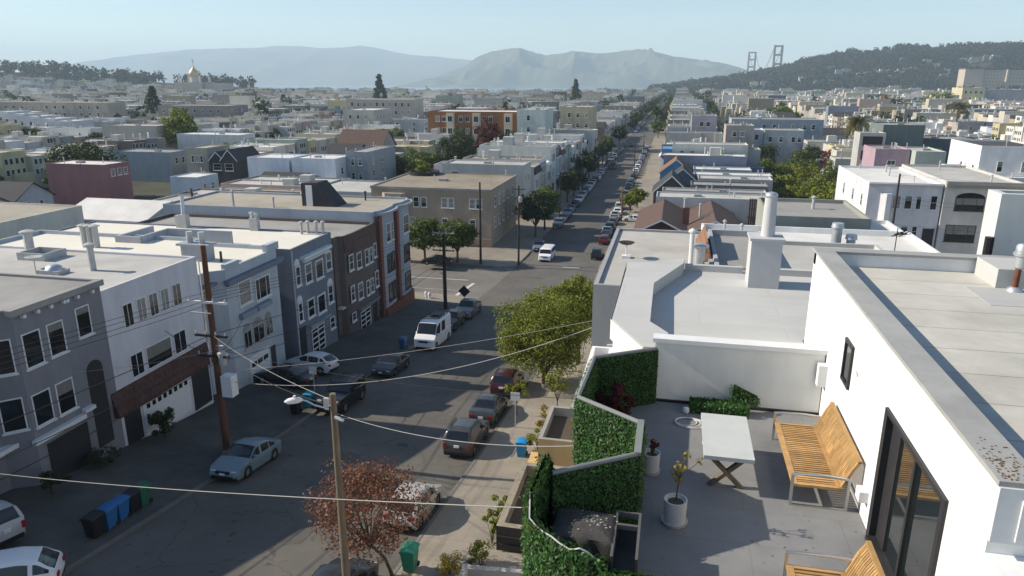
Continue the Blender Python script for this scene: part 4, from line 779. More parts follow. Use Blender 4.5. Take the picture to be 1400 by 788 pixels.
def bench(label, dx, dy):
    b = thing('garden_bench', label, 'bench', (2.9 + dx, 13.6 + dy, ZT), 'teak benches on the terrace')
    X = lambda v: v + dx; Y = lambda v: v + dy; x0, x1, y0, y1, zs = 2.43, 3.28, 12.36, 14.86, -7.0
    seat = part(b, 'seat', M_teak, lambda m: (m.box(X(x0), X(x0 + .1), Y(y0), Y(y1), zs - .05, zs), m.box(X(x1 - .09), X(x1), Y(y0), Y(y1), zs - .05, zs - .002), m.box(X(x0 + .1), X(x1 - .09), Y(y0), Y(y0 + .09), zs - .05, zs - .003), m.box(X(x0 + .1), X(x1 - .09), Y(y1 - .07), Y(y1), zs - .05, zs - .003), [m.box(X(x0 + .1), X(x1 - .09), Y(y0 + .115 + k * .0795), Y(y0 + .115 + k * .0795 + .05), zs - .035, zs - .006) for k in range(29)]))
    def back(m):
        prof = [(x1 - .02, zs + .02), (x1 + .05, zs + .2), (x1 + .12, zs + .38), (x1 + .21, zs + .54)]
        for (xa, za), (xb, zb) in segs(prof):
            for k in range(40):
                y = Y(y0 + .06 + k * .0605); m.add([(X(xa), y, za), (X(xa), y + .046, za), (X(xb), y + .046, zb), (X(xb), y, zb), (X(xa) + .025, y, za), (X(xa) + .025, y + .046, za), (X(xb) + .025, y + .046, zb), (X(xb) + .025, y, zb)], [(3, 2, 1, 0), (4, 5, 6, 7), (0, 1, 5, 4), (2, 3, 7, 6), (1, 2, 6, 5), (3, 0, 4, 7)])
            for y in (y0, y1 - .06): m.add([(X(xa) - .01, Y(y), za), (X(xa) - .01, Y(y + .06), za), (X(xb) - .01, Y(y + .06), zb), (X(xb) - .01, Y(y), zb), (X(xa) + .04, Y(y), za), (X(xa) + .04, Y(y + .06), za), (X(xb) + .04, Y(y + .06), zb), (X(xb) + .04, Y(y), zb)], [(3, 2, 1, 0), (4, 5, 6, 7), (0, 1, 5, 4), (2, 3, 7, 6), (1, 2, 6, 5), (3, 0, 4, 7)])
        m.box(X(x1 + .19), X(x1 + .26), Y(y0), Y(y1), zs + .525, zs + .57)
    part(b, 'backrest', M_teak, back)
    for y in (y0 - .03, y1 + .0):
        part(b, 'armrest', M_steel, lambda m: m.tube([(X(x0 - .02), Y(y), zs + .205), (X(x0 + .2), Y(y), zs + .225), (X(x0 + .55), Y(y), zs + .23), (X(x1 + .1), Y(y), zs + .2)], .026, 8), smooth=True)
        part(b, 'leg', M_steel, lambda m: m.box(X(x0 - .03), X(x0 + .02), Y(y - .02), Y(y + .02), ZT + .03, zs + .22)); part(b, 'leg', M_steel, lambda m: m.box(X(x1 + .06), X(x1 + .11), Y(y - .02), Y(y + .02), ZT + .03, zs + .2))
        part(b, 'foot_rail', M_steel, lambda m: m.box(X(x0 - .03), X(x1 + .11), Y(y - .02), Y(y + .02), ZT, ZT + .03))
    return b
bench('teak slatted bench with steel arms against the white wall by the sliding door', 0, 0)
bench('teak slatted bench cut off by the bottom edge of the view', -.42, -4.9)
def potted(label, x, y, r, h, plant):
    p = thing('plant_pot', label, 'planter', (x, y, ZT))
    part(p, 'pot', M_plain, lambda m: m.lathe([(r * .92, .03), (r, h), (r * .88, h), (r * .86, h - .05)], (x, y, ZT), 24), smooth=True, col=(.62, .6, .57)); part(p, 'saucer', M_plain, lambda m: m.lathe([(r * 1.05, 0), (r * 1.15, .06), (r * 1.0, .05)], (x, y, ZT), 24), smooth=True, col=(.55, .5, .44)); part(p, 'soil', M_bark, lambda m: m.lathe([(r * .86, h - .06), (r * .5, h - .04)], (x, y, ZT), 16))
    plant(x, y, ZT + h)
def sapling(x, y, z):
    t = thing('potted_tree', 'spindly sapling with a few yellow green leaves in the white pot', 'tree', (x, y, z)); rr = random.Random(5)
    part(t, 'trunk', M_bark, lambda m: (m.tube([(x, y, z - .1), (x + .02, y, z + .3), (x + .06, y + .02, z + .62), (x + .12, y, z + .86)], [.016, .013, .01, .005], 6), m.tube([(x + .04, y, z + .45), (x + .25, y + .1, z + .6), (x + .38, y + .15, z + .72)], [.008, .006, .003], 6), m.tube([(x + .03, y, z + .4), (x - .08, y + .02, z + .6)], [.008, .003], 6)), smooth=True)
    part(t, 'crown', M_leafs['yellow'], lambda m: [leaf_cloud(m, c, s_, k, .035, rr) for c, s_, k in (((x + .12, y, z + .86), .08, 16), ((x + .05, y, z + .62), .13, 36), ((x - .05, y + .02, z + .5), .1, 26), ((x + .02, y, z + .42), .1, 26), ((x + .36, y + .14, z + .7), .07, 10))])
potted('round white pot with saucer standing on the grey terrace', .385, 11.32, .20, .46, sapling)
potted('white pot half hidden behind the hedge screen', -.08, 12.95, .17, .42, lambda x, y, z: make_tree('potted_shrub', 'small dark red plant in the half hidden white pot', (x, y, z), .32, .14, 'maroon', 3, 5, 30, .04, .02, .8, cat='shrub'))
make_tree('potted_shrub', 'dark red leafed shrub inside the dark hedge corner', (-.95, 14.9, ZT), .95, .42, 'maroon', 6, 14, 80, .05, .03, .75, cat='shrub')
hx = thing('box_hedge', 'low green box hedge strip along the cream wall', 'hedge', (1.35, 15.95, ZT)); part(hx, 'trough', M_hedgeback, lambda m: m.box(.72, 2.0, 15.82, 16.08, ZT + .005, ZT + .2)); part(hx, 'foliage', M_leafs['hedge'], lambda m: (leaf_wall(m, (.7, 15.95), (2.02, 15.95), ZT, ZT + .27, 3500, rnd, .03, off=.14), leaf_wall(m, (.7, 15.95), (2.02, 15.95), ZT + .2, ZT + .28, 5000, rnd, .03, off=.05)))
hx = thing('artificial_hedge', 'loose square of artificial hedge leaning on the cream wall', 'hedge', (1.95, 16.1, ZT)); part(hx, 'backing', M_hedgeback, lambda m: m.add([(1.62, 16.0, ZT + .3), (2.2, 15.9, ZT + .22), (2.22, 16.22, ZT + .38), (1.68, 16.24, ZT + .62)], [(0, 1, 2, 3)])); part(hx, 'foliage', M_leafs['hedge'], lambda m: [leaf_cloud(m, (1.62 + .6 * i / 7, 16.02 + .15 * j / 4, ZT + .32 - .1 * i / 7 + .24 * j / 4 * (1 - i / 12)), .07, 12, .03, rnd) for i in range(8) for j in range(5)])
tag(MB().lathe([(.02, 0), (.06, .02), (.08, .08), (.06, .14), (.02, .16)], (.62, 15.75, ZT), 14).build('globe_lamp', M_trim, smooth=True), 'small white globe on the deck by the box hedge', 'lamp')
def coil(m):
    for k in range(3):
        r = .24 + k * .035; m.tube([(.62 + k * .04 + r * cos(a), 15.3 - k * .05 + r * .8 * sin(a), ZT + .015 + k * .012) for a in [i * pi / 12 for i in range(25)]], .009, 5)
    m.tube([(.9, 15.2, ZT + .01), (1.0, 14.9, ZT + .01), (.95, 14.3, ZT + .01)], .009, 5)
cb = MB(); coil(cb); tag(cb.build('cable_coil', M_trim, smooth=True), 'loose coil of white cable on the dark deck', 'cable')
# street-level fronts on the right
yb = thing('entry_block', 'yellow stucco entry block with sunken flat roof beside the pavement', 'building', (-5, 38.5, g(38)))
ring, slab = flat_roof_mb([(-6.52, 36.2), (-2.8, 36.2), (-2.8, 40.6), (-6.5, 40.6)], -20.0, .55, .22); wl = walls_mb([(-6.52, 36.2), (-2.8, 36.2), (-2.8, 40.6), (-6.5, 40.6)], -24, -19.46); part(yb, 'wall', M_stucco, lambda m: m.add(wl.v, wl.f), col=(.56, .41, .20)); part(yb, 'parapet', M_roofs[2], lambda m: m.add(ring.v, ring.f)); slab.build('roof', M_bark, yb); part(yb, 'hatch', M_roofs[1], lambda m: m.box(-4.4, -3, 36.6, 38.2, -20.02, -19.9))
part(yb, 'step', M_stucco, lambda m: m.box(-7.1, -6.53, 36.0, 37.6, -22, -20.95), col=(.56, .41, .20))
wb = flat_house('low white walled entry roof behind the yellow block', -5.5, -2.6, 41.2, 45.2, -20.2, (.42, .40, .37), M_roofs[2], zb=-25, cat='building', name='entry_block')
db = thing('entry_block', 'dark recessed front block with stone coped rim below the hedge', 'building', (-5, 28, g(28)))
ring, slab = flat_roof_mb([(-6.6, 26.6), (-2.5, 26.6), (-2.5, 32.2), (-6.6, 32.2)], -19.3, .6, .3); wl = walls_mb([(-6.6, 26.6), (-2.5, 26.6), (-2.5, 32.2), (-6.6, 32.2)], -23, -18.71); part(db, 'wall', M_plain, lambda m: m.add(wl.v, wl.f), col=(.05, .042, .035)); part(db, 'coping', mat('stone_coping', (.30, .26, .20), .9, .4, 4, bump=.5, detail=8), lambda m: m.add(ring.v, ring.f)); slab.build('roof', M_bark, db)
part(db, 'slats', M_dtrim, lambda m: [m.box(-6.5, -2.6, 26.5, 26.58, z, z + .25) for z in (-20.2, -19.8, -19.4)])
gb = thing('entry_block', 'grey flat entry roof with raised rim at the bottom edge', 'building', (-5, 22.5, g(22)))
ring, slab = flat_roof_mb([(-7.2, 20), (-2.5, 20), (-2.5, 24.0), (-7.2, 23.6)], -18.9, .35, .25); wl = walls_mb([(-7.2, 20), (-2.5, 20), (-2.5, 24.0), (-7.2, 23.6)], -22, -18.55); part(gb, 'wall', M_stucco, lambda m: m.add(wl.v, wl.f), col=(.35, .34, .32)); part(gb, 'coping', M_roofs[2], lambda m: m.add(ring.v, ring.f)); slab.build('roof', M_roofs[2], gb)
pk = thing('entry_block', 'small sunken bay top with a pinkish white rim between the hedge and the grey roof', 'building', (-1.7, 18.6, g(18)))
pp = [(-2.03, 17.0), (-1.42, 17.0), (-1.42, 20.2), (-2.03, 20.2)]
ring, slab = flat_roof_mb(pp, -8.1, .48, .1); wl = walls_mb(pp, -22, -7.62); part(pk, 'wall', M_stucco, lambda m: m.add(wl.v, wl.f), col=(.5, .4, .36)); part(pk, 'rim', M_trim, lambda m: m.add(ring.v, ring.f)); slab.build('roof', M_roofs[1], pk)
# ------------------------------------------------------------------ vehicles
def itp(xs, ys, x):
    i = max(1, min(len(xs) - 1, bisect.bisect(xs, x))); t = (x - xs[i - 1]) / (xs[i] - xs[i - 1]); t = max(0, min(1, t)); t = t * t * (3 - 2 * t) * .5 + t * .5
    return ys[i - 1] + t * (ys[i] - ys[i - 1])
CARS = {  # length, width, height, wheel radius, rear axle, front axle, sill, belt, (y, ztop) profile, roof start/end of glass: rear window y range, windshield y range, half roof width ratio
 'sedan': dict(L=4.7, W=1.80, r=.33, ax=(.95, 3.65), belt=.92, prof=((0, .55), (.06, .86), (.25, .98), (.75, 1.02), (1.55, 1.40), (2.1, 1.46), (2.6, 1.44), (3.45, 1.0), (4.3, .80), (4.62, .62), (4.7, .45)), rw=(.8, 1.5), ws=(2.65, 3.42), pil=(1.5, 2.35)),
 'hatch': dict(L=4.2, W=1.76, r=.32, ax=(.75, 3.3), belt=.96, prof=((0, .55), (.05, .92), (.2, 1.08), (.75, 1.42), (1.4, 1.52), (2.2, 1.50), (3.1, 1.05), (3.9, .84), (4.15, .6), (4.2, .45)), rw=(.14, .68), ws=(2.3, 3.08), pil=(.9, 1.9)),
 'suv': dict(L=4.65, W=1.86, r=.37, ax=(.85, 3.62), belt=1.08, prof=((0, .6), (.05, 1.0), (.14, 1.12), (.42, 1.58), (1.0, 1.70), (2.3, 1.69), (3.15, 1.17), (4.25, .98), (4.58, .75), (4.65, .5)), rw=(.13, .44), ws=(2.45, 3.12), pil=(.75, 1.9)),
 'jeep': dict(L=4.6, W=1.85, r=.41, ax=(.8, 3.6), belt=1.2, prof=((0, .6), (.04, 1.2), (.08, 1.3), (.2, 1.78), (.5, 1.84), (2.5, 1.82), (2.85, 1.25), (4.3, 1.14), (4.55, .9), (4.6, .6)), rw=(.09, .19), ws=(2.53, 2.82), pil=(.9, 1.8)),
 'van': dict(L=5.9, W=2.02, r=.36, ax=(1.1, 4.85), belt=1.35, prof=((0, .6), (.03, 1.4), (.06, 2.5), (.25, 2.58), (3.9, 2.58), (4.5, 2.38), (5.15, 1.40), (5.7, 1.02), (5.86, .75), (5.9, .5)), rw=(-1, -1), ws=(4.52, 5.1), pil=(.0, 3.55)),
 'bus': dict(L=5.6, W=2.0, r=.36, ax=(1.1, 4.45), belt=1.25, prof=((0, .6), (.04, 1.3), (.15, 2.0), (.4, 2.1), (3.9, 2.08), (4.3, 1.9), (4.85, 1.27), (5.4, 1.05), (5.56, .8), (5.6, .5)), rw=(.05, .15), ws=(4.32, 4.82), pil=(.0, .3)),
 'pickup': dict(L=5.5, W=1.92, r=.39, ax=(1.15, 4.5), belt=1.12, prof=((0, .6), (.03, 1.08), (.1, 1.1), (1.75, 1.12), (1.85, 1.4), (2.1, 1.80), (3.2, 1.80), (3.95, 1.2), (5.15, 1.05), (5.44, .85), (5.5, .55)), rw=(1.84, 2.08), ws=(3.3, 3.92), pil=(2.5, 2.62)),
}
def build_car(kind):
    c = CARS[kind]; L, Wd, r = c['L'], c['W'], c['r']; px = [p[0] for p in c['prof']]; pz = [p[1] for p in c['prof']]; belt = c['belt']
    hw = Wd / 2; sill = r * .62; ys = sorted(set([round(L * i / 56, 3) for i in range(57)] + [c['ws'][0], c['ws'][1], max(0, c['rw'][0]), max(0, c['rw'][1])] + [a + r * k for a in c['ax'] for k in (-1.22, -1.1, 1.1, 1.22)]))
    ys = [y for y in ys if 0 <= y <= L]; rows = []
    def endf(y): d = min(y, L - y); return 1 - .16 * max(0, 1 - d / .45) ** 2
    for y in ys:
        zt = itp(px, pz, y); e = endf(y); w = hw * e; zl = sill
        for a in c['ax']:
            q = abs(y - a) / (r * 1.16)
            if q < 1: zl = max(zl, r * 1.16 * sqrt(1 - q * q) + r * .96 - .02)
        if min(y, L - y) < .1: zl = max(zl, .34)
        zb = min(belt * (1 if y < L * .62 else 1 - .06 * (y - L * .62) / (L * .38)), zt - .03); zb = max(zb, zl + .02); green = zt - zb
        tw = w * (1 - .17 * min(1, green / .45)) if kind not in ('van', 'bus', 'jeep') else w * (1 - .07 * min(1, green / .5))
        zs = zl + (zb - zl) * .55
        row = [(w * .965, zl), (w * .995, zl + (zb - zl) * .3), (w, zs), (w * .985, zb - .02 if zb - .02 > zs else zs), (w * .955, zb + min(.01, green * .2)), (tw + (w * .95 - tw) * .12, zb + green * .80), (tw * .95, zb + green * .93), (tw * .80, zt), (tw * .4, zt + .015), (0, zt + .02)]
        rows.append((y, row))
    n = 10; V = []
    for y, row in rows:
        for x, z in row: V.append((x, y - L / 2, z))
        for x, z in row: V.append((-x, y - L / 2, z))
    body, ws, rw, side = [], [], [], ([], [])
    for j in range(len(rows) - 1):
        ym = (rows[j][0] + rows[j + 1][0]) / 2; zt = itp(px, pz, ym); green = zt - belt
        for sd in (0, 1):
            for i in range(n - 1):
                a = j * 2 * n + sd * n + i; b = a + 1; q = (a, a + 2 * n, b + 2 * n, b); q = q if sd == 0 else q[::-1]
                inws = c['ws'][0] <= ym <= c['ws'][1]; inrw = c['rw'][0] <= ym <= c['rw'][1]
                if i >= 6 and inws: ws.append(q)
                elif i >= 7 and inrw: rw.append(q)
                elif i == 4 and green > .16 and c['rw'][0] + .12 < ym < c['ws'][1] - .12 and not any(abs(ym - p) < .045 for p in c['pil']) and not (kind == 'van' and not (2.2 < ym < 3.3 or ym > 3.65)) and not (kind == 'pickup' and ym < 2.2): side[sd].append(q)
                else: body.append(q)
    for j in (0, len(rows) - 1):
        b = j * 2 * n; loop = [b + i for i in range(n)] + [b + n + i for i in range(n - 2, -1, -1)]; body.append(tuple(loop if j == 0 else loop[::-1]))
    root = bpy.data.objects.new('parked_car' if kind in ('sedan', 'hatch') else {'suv': 'parked_suv', 'jeep': 'parked_suv', 'van': 'parked_van', 'bus': 'parked_van', 'pickup': 'pickup_truck'}[kind], None); ORG[root.name] = (0, 0, 0)
    def sub(name, faces, m, smooth=True):
        used = sorted(set(i for f in faces for i in f)); mp = {k: i for i, k in enumerate(used)}; mb = MB(); mb.add([V[k] for k in used], [tuple(mp[i] for i in f) for f in faces]); return mb.build(name, m, root, smooth=smooth)
    sub('body', body, M_carpaint); sub('windscreen', ws, M_carglass)
    if rw: sub('rear_window', rw, M_carglass)
    for s in side:
        if s: sub('side_window', s, M_carglass)
    part(root, 'underbody', M_black, lambda m: (m.box(-hw * .86, hw * .86, -L / 2 + .12, L / 2 - .12, sill * .8, sill + .12), [m.box(-hw * .8, hw * .8, a - L / 2 - r, a - L / 2 + r, .25, r * 2.0) for a in c['ax']]))
    for a in c['ax']:
        for s in (-1, 1):
            def wh(m):
                pr = [(r * .62, -.10), (r * .95, -.10), (r, -.05), (r, .05), (r * .95, .10), (r * .62, .10)]; nn = 20
                vs = [(s * (hw - .11) + z, a - L / 2 + q * cos(2 * pi * k / nn), r + q * sin(2 * pi * k / nn)) for q, z in pr for k in range(nn)]
                m.add(vs, [(i * nn + k, i * nn + (k + 1) % nn, (i + 1) * nn + (k + 1) % nn, (i + 1) * nn + k) for i in range(5) for k in range(nn)])
            w = part(root, 'wheel', M_rubber, wh, smooth=True)
            def rm(m):
                x = s * (hw - .11 + .075); y0 = a - L / 2; nn = 20
                m.add([(x - s * .02, y0 + r * .63 * cos(2 * pi * k / nn), r + r * .63 * sin(2 * pi * k / nn)) for k in range(nn)], [tuple(range(nn))])
                for k in range(5):
                    t = 2 * pi * k / 5; d = (cos(t), sin(t)); p = (-sin(t), cos(t)); q = [(y0 + d[0] * u_ + p[0] * v_, r + d[1] * u_ + p[1] * v_) for u_, v_ in ((.0, -.045), (r * .6, -.03), (r * .6, .03), (0, .045))]
                    m.add([(x + s * .012, *e) for e in q], [(0, 1, 2, 3)])
            part(w, 'rim', M_rim, rm)
    f, b = L / 2, -L / 2; zf = itp(px, pz, L - .3) - .12; zr = min(belt, itp(px, pz, .08)) - .1
    for s in (-1, 1):
        part(root, 'headlight', M_lampw, lambda m: m.add([(s * hw * .48, f - .075, zf - .1), (s * hw * .84, f - .19, zf - .08), (s * hw * .84, f - .24, zf + .05), (s * hw * .46, f - .13, zf + .03)], [(0, 1, 2, 3) if s > 0 else (3, 2, 1, 0)]) and m.box(s * hw * .66 - .14, s * hw * .66 + .14, f - .34, f - .085, zf - .08, zf + .03))
        part(root, 'tail_light', M_lampred, lambda m: m.box(s * hw * .72 - .13, s * hw * .72 + .13, b - .012, b + .22, zr - .12, zr + .03) if kind in ('sedan', 'hatch') else m.box(s * hw * .80 - .08, s * hw * .80 + .07, b - .015, b + .2, zr - .28, zr + .02))
        part(root, 'mirror', M_carpaint if kind != 'jeep' else M_black, lambda m: m.box(s * (hw + .02) - .09, s * (hw + .02) + .09, c['ws'][1] - .45 - L / 2, c['ws'][1] - .3 - L / 2, belt + .02, belt + .16))
    part(root, 'grille', M_black, lambda m: (m.box(-hw * .44, hw * .44, f - .2, f + .006, zf - .12, zf + .02), m.box(-hw * .7, hw * .7, f - .25, f + .003, .3, .42)))
    part(root, 'bumper', M_black, lambda m: (m.box(-hw * .78, hw * .78, b - .02, b + .15, .32, .46)))
    part(root, 'number_plate', M_plate, lambda m: (m.box(-.16, .16, b - .018, b + .06, zr - .2, zr - .06)))
    part(root, 'number_plate', M_plate, lambda m: (m.box(-.16, .16, f - .05, f + .016, .46, .58)))
    if kind == 'van':
        part(root, 'roof_rack', M_black, lambda m: ([m.box(s * .8 - .03, s * .8 + .03, -2.4, .9, 2.66, 2.72) for s in (-1, 1)], [m.box(-.8, .8, y, y + .08, 2.64, 2.70) for y in (-2.3, -1.5, -.7, .1, .8)], m.box(-.6, .5, -1.9, -.2, 2.70, 2.78)))
    if kind in ('suv', 'jeep'):
        part(root, 'roof_rail', M_black, lambda m: [m.tube([(s * hw * .72, -L / 2 + .6, 1.70 if kind == 'suv' else 1.85), (s * hw * .72, -L / 2 + .9, 1.76 if kind == 'suv' else 1.9), (s * hw * .72, L / 2 - 2.4, 1.76 if kind == 'suv' else 1.9)], .022, 6) for s in (-1, 1)])
    if kind == 'pickup': part(root, 'bed_cover', M_black, lambda m: m.box(-hw * .8, hw * .8, -L / 2 + .15, -L / 2 + 1.75, 1.1, 1.155))
    return root
PROTO = {k: build_car(k) for k in CARS}
def far_proto(kind):
    root = PROTO[kind]; return root
def car(kind, x, y, head, col, label, group=None, far=False, name=None, cat=None, dz=0):
    """head: degrees, 0 = away from the camera (+y), 180 = towards it"""
    p = PROTO[kind]
    def cp(o, par):
        c = o.copy(); C.objects.link(c)
        if par: c.parent = par
        if o.name.split('.')[0] in ('body', 'mirror'): c.color = (*col, 1)
        for ch in KIDS.get(o.name, ()):
            if far and ch.name.split('.')[0] in ('number_plate', 'rim', 'bumper', 'underbody', 'mirror', 'roof_rail', 'grille'): continue
            cp(ch, c)
        return c
    r = cp(p, None)
    if name: r.name = name
    sl_ = (g(y + 2) - g(y - 2)) / 4; h = radians(head); f = Vector((-sin(h), cos(h), sl_ * cos(h))).normalized(); up = Vector((0, -sl_, 1)).normalized(); rt_ = f.cross(up).normalized(); up = rt_.cross(f)
    m = Matrix((rt_, f, up)).transposed().to_4x4(); onw = x < XL or x > XR
    m.translation = (x, y, g(y) + (.05 if not onw else .15 + (max(0, XL - x) * .05 if x < XL else .03)) + dz); r.matrix_world = m
    return tag(r, label, cat or {'sedan': 'car', 'hatch': 'car', 'suv': 'suv', 'jeep': 'suv', 'van': 'van', 'bus': 'van', 'pickup': 'pickup'}[kind], group)
WHT, SIL, GRY, DGR, BLK, NAV, RED, TEA = (.78, .78, .78), (.42, .43, .44), (.16, .16, .165), (.07, .07, .075), (.012, .012, .014), (.025, .035, .075), (.13, .014, .016), (.15, .215, .255)
car('sedan', -22.3, 32.1, 180, TEA, 'dusty blue grey sedan parked at the left kerb under the brown pole')
car('hatch', -23.95, 18.3, 126, WHT, 'white hatchback nosing into the driveway at the bottom left corner')
car('suv', -28.5, 21.1, 84, SIL, 'silver suv parked in the driveway by the grey house, rear window showing')
car('hatch', -27.6, 49.6, 84, (.62, .63, .66), 'white liftback parked across the driveway of the slate blue house')
car('sedan', -27.8, 45.7, 86, (.03, .03, .035), 'dark sedan with red tail lamps parked across the driveway beside the white liftback')
car('jeep', -21.9, 43.2, 180, BLK, 'black boxy off-roader at the left kerb near the blue bins')
car('sedan', -21.9, 52.4, 180, (.04, .043, .05), 'dark sedan in shade at the left kerb in front of the white van')
car('van', -21.65, 62.5, 180, WHT, 'tall white cargo van with black roof rack at the left kerb')
car('suv', -21.9, 69.2, 180, (.03, .035, .045), 'dark suv parked directly behind the tall white van')
car('pickup', -21.75, 75.2, 180, (.14, .14, .14), 'grey pickup truck parked nearest the corner crossing')
car('sedan', -11.4, 44.1, 0, (.04, .043, .047), 'dark grey sedan with red tail lamps at the right kerb under the small sign')
car('suv', -11.45, 38.8, 0, (.05, .049, .047), 'grey bronze suv at the right kerb beside the blue bin')
car('hatch', -11.4, 29.2, 0, (.42, .405, .375), 'pale car at the right kerb behind the red-leafed tree')
car('sedan', -11.6, 21.2, 0, (.03, .035, .045), 'dark blue car cut off by the bottom edge beside the grey pole')
car('suv', -11.5, 50.3, 0, (.05, .012, .016), 'burgundy suv half hidden under the big green tree')
car('sedan', -34.2, 101.6, 90, BLK, 'black car parked on the side street under the clipped trees')
car('bus', -19.3, 113.6, 180, WHT, 'white passenger van facing the crossing beyond the intersection')
car('hatch', -21.9, 120.5, 180, (.12, .16, .22), 'blue grey car parked just behind the white passenger van')
car('sedan', -7.4, 150.6, 82, (.55, .55, .56), 'silver car standing across the pavement by the small trees on the right')
cols = [(BLK, 'black'), (WHT, 'white'), (SIL, 'silver'), (GRY, 'grey'), (NAV, 'navy blue'), (WHT, 'white'), (DGR, 'dark grey'), (RED, 'dark red'), (SIL, 'silver'), ((.10, .14, .2), 'blue')]
ORD = 'first second third fourth fifth sixth seventh eighth ninth tenth eleventh twelfth thirteenth fourteenth fifteenth sixteenth seventeenth eighteenth nineteenth twentieth twenty-first twenty-second twenty-third twenty-fourth twenty-fifth twenty-sixth twenty-seventh twenty-eighth twenty-ninth thirtieth thirty-first thirty-second thirty-third thirty-fourth thirty-fifth thirty-sixth thirty-seventh thirty-eighth thirty-ninth fortieth'.split()
rc = random.Random(12)
def row_cars(side, y0, y1, head, gname):
    y = y0; k = 0
    while y < y1 and k < 40:
        if rc.random() < .14: y += 6; continue
        kind = rc.choice(['sedan', 'suv', 'hatch', 'sedan', 'suv', 'pickup']); c_, cn = cols[rc.randrange(len(cols))]
        if side == 'right' and k == 0: kind, c_, cn = 'suv', BLK, 'black'
        nm = {'sedan': 'sedan', 'hatch': 'hatchback', 'suv': 'suv', 'pickup': 'pickup'}[kind]
        car(kind, (-21.9 if side == 'left' else -11.45) + rc.uniform(-.1, .1), y, head, c_, 'small %s %s, %s parked on the %s kerb past the crossing' % (cn, nm, ORD[k], side), gname, far=True)
        k += 1; y += rc.uniform(5.6, 6.8)
row_cars('right', 117, 330, 0, 'cars parked along the far right kerb')
row_cars('left', 142, 330, 180, 'cars parked along the far left kerb')
car('van', -19.5, 243, 180, (.03, .03, .035), 'dark delivery van driving in the shaded far street', far=True)
car('sedan', -18.6, 330, 180, (.03, .03, .03), 'tiny dark car driving near the second crossing', far=True)
for k in range(16):
    s = k % 2; car(rc.choice(['sedan', 'suv', 'hatch']), -21.9 if s else -11.45, 420 + (k // 2) * 13, 180 if s else 0, cols[k % 10][0], 'minute %s car beyond the second crossing, %s along the %s kerb' % (cols[k % 10][1], ORD[k // 2], 'left' if s else 'right'), 'cars beyond the second crossing', far=True)
for k in range(6): car(rc.choice(['sedan', 'suv']), 64 + k * 6, 117.0 - 14, 90, cols[k][0], 'small %s car on the right side street, %s along the row' % (cols[k][1], ORD[k]), 'cars on the right side street', far=True) if k < 0 else None

# ------------------------------------------------------------------ bins, signs, hydrants
def bin_(label, x, y, col, rz=0, group=None):
    z = g(y) + .15 + (max(0, XL - x) * .045 if x < XL else .03); b = thing('wheelie_bin', label, 'bin', (x, y, z), group)
    m_ = mat('bin_plastic_%d' % len(MATS), col, .5, .15, 2, spec=.4)
    def bd(m):
        lo, hi = (.22, .25), (.29, .35)
        m.add([(x + sx * lo[0], y + sy * lo[1], z + .06) for sx, sy in ((-1, -1), (1, -1), (1, 1), (-1, 1))] + [(x + sx * hi[0], y + sy * hi[1], z + .98) for sx, sy in ((-1, -1), (1, -1), (1, 1), (-1, 1))], [(3, 2, 1, 0), (0, 1, 5, 4), (1, 2, 6, 5), (2, 3, 7, 6), (3, 0, 4, 7), (4, 5, 6, 7)])
        m.box(x - .31, x + .31, y - .37, y + .37, z + .95, z + .985)
    part(b, 'body', m_, bd)
    def ld(m):
        P = [(-.33, .0), (-.32, .05), (-.2, .095), (.0, .11), (.2, .095), (.32, .05), (.33, .0)]; n = len(P)
        vs = [(x + a, y - .39, z + .99 + c_) for a, c_ in P] + [(x + a, y + .39, z + .99 + c_ * .9) for a, c_ in P]
        m.add(vs, [(i + n, i, i + 1, i + n + 1) for i in range(n - 1)] + [tuple(range(n))[::-1], tuple(range(n, 2 * n))]); m.tube([(x - .3, y + .41, z + .98), (x + .3, y + .41, z + .98)], .02, 6)
    part(b, 'lid', m_, ld, smooth=False)
    for s in (-1, 1): part(b, 'wheel', M_rubber, lambda m: m.tube([(x + s * .2, y + .3, z + .11), (x + s * .28, y + .3, z + .11)], .11, 12))
BLU, GRN = (.02, .13, .34), (.02, .13, .075)
for k, (y, c_, n_) in enumerate(((23.1, (.012, .012, .014), 'black bin nearest the viewer in the line at the left kerb'), (23.95, BLU, 'larger blue recycling bin, second in the line at the left kerb'), (24.75, BLU, 'blue recycling bin between the blue and black ones at the left kerb'), (25.5, (.012, .012, .014), 'black bin beside the green one at the left kerb'), (26.3, GRN, 'dark green compost bin ending the line at the left kerb'))): bin_(n_, -24.0 - k * .06, y, c_, group='bins at the left kerb')
bin_('blue recycling bin on the sunny pavement beside the yellow block', -7.75, 37.7, (.02, .22, .48)); bin_('green bin at the foot of the red-leafed tree', -9.7, 24.2, (.02, .22, .13))
bin_('black bin in front of the black off-roader', -24.0, 40.6, (.012, .012, .014)); bin_('teal recycling bin with bright lid beside the black off-roader', -23.75, 42.0, (.03, .26, .36)); bin_('blue bin standing close to the tall white van', -23.6, 59.6, (.03, .11, .24))
def sign(label, x, y, h, w, hh, m, rot=0, post=M_metal):
    z = g(y) + .15; s = thing('street_sign', label, 'sign', (x, y, z)); part(s, 'post', post, lambda b: b.tube([(x, y, z), (x, y, z + h)], .035, 8))
    def pl(b):
        if rot: q = w / sqrt(2) * 1.2; b.add([(x, y - .05, z + h - 2 * q), (x + q, y - .05, z + h - q), (x, y - .05, z + h), (x - q, y - .05, z + h - q), (x, y - .07, z + h - 2 * q), (x + q, y - .07, z + h - q), (x, y - .07, z + h), (x - q, y - .07, z + h - q)], [(3, 2, 1, 0), (4, 5, 6, 7), (0, 1, 5, 4), (1, 2, 6, 5), (2, 3, 7, 6), (3, 0, 4, 7)])
        else: b.box(x - w / 2, x + w / 2, y - .07, y - .05, z + h - hh, z + h)
    part(s, 'plate', m, pl)
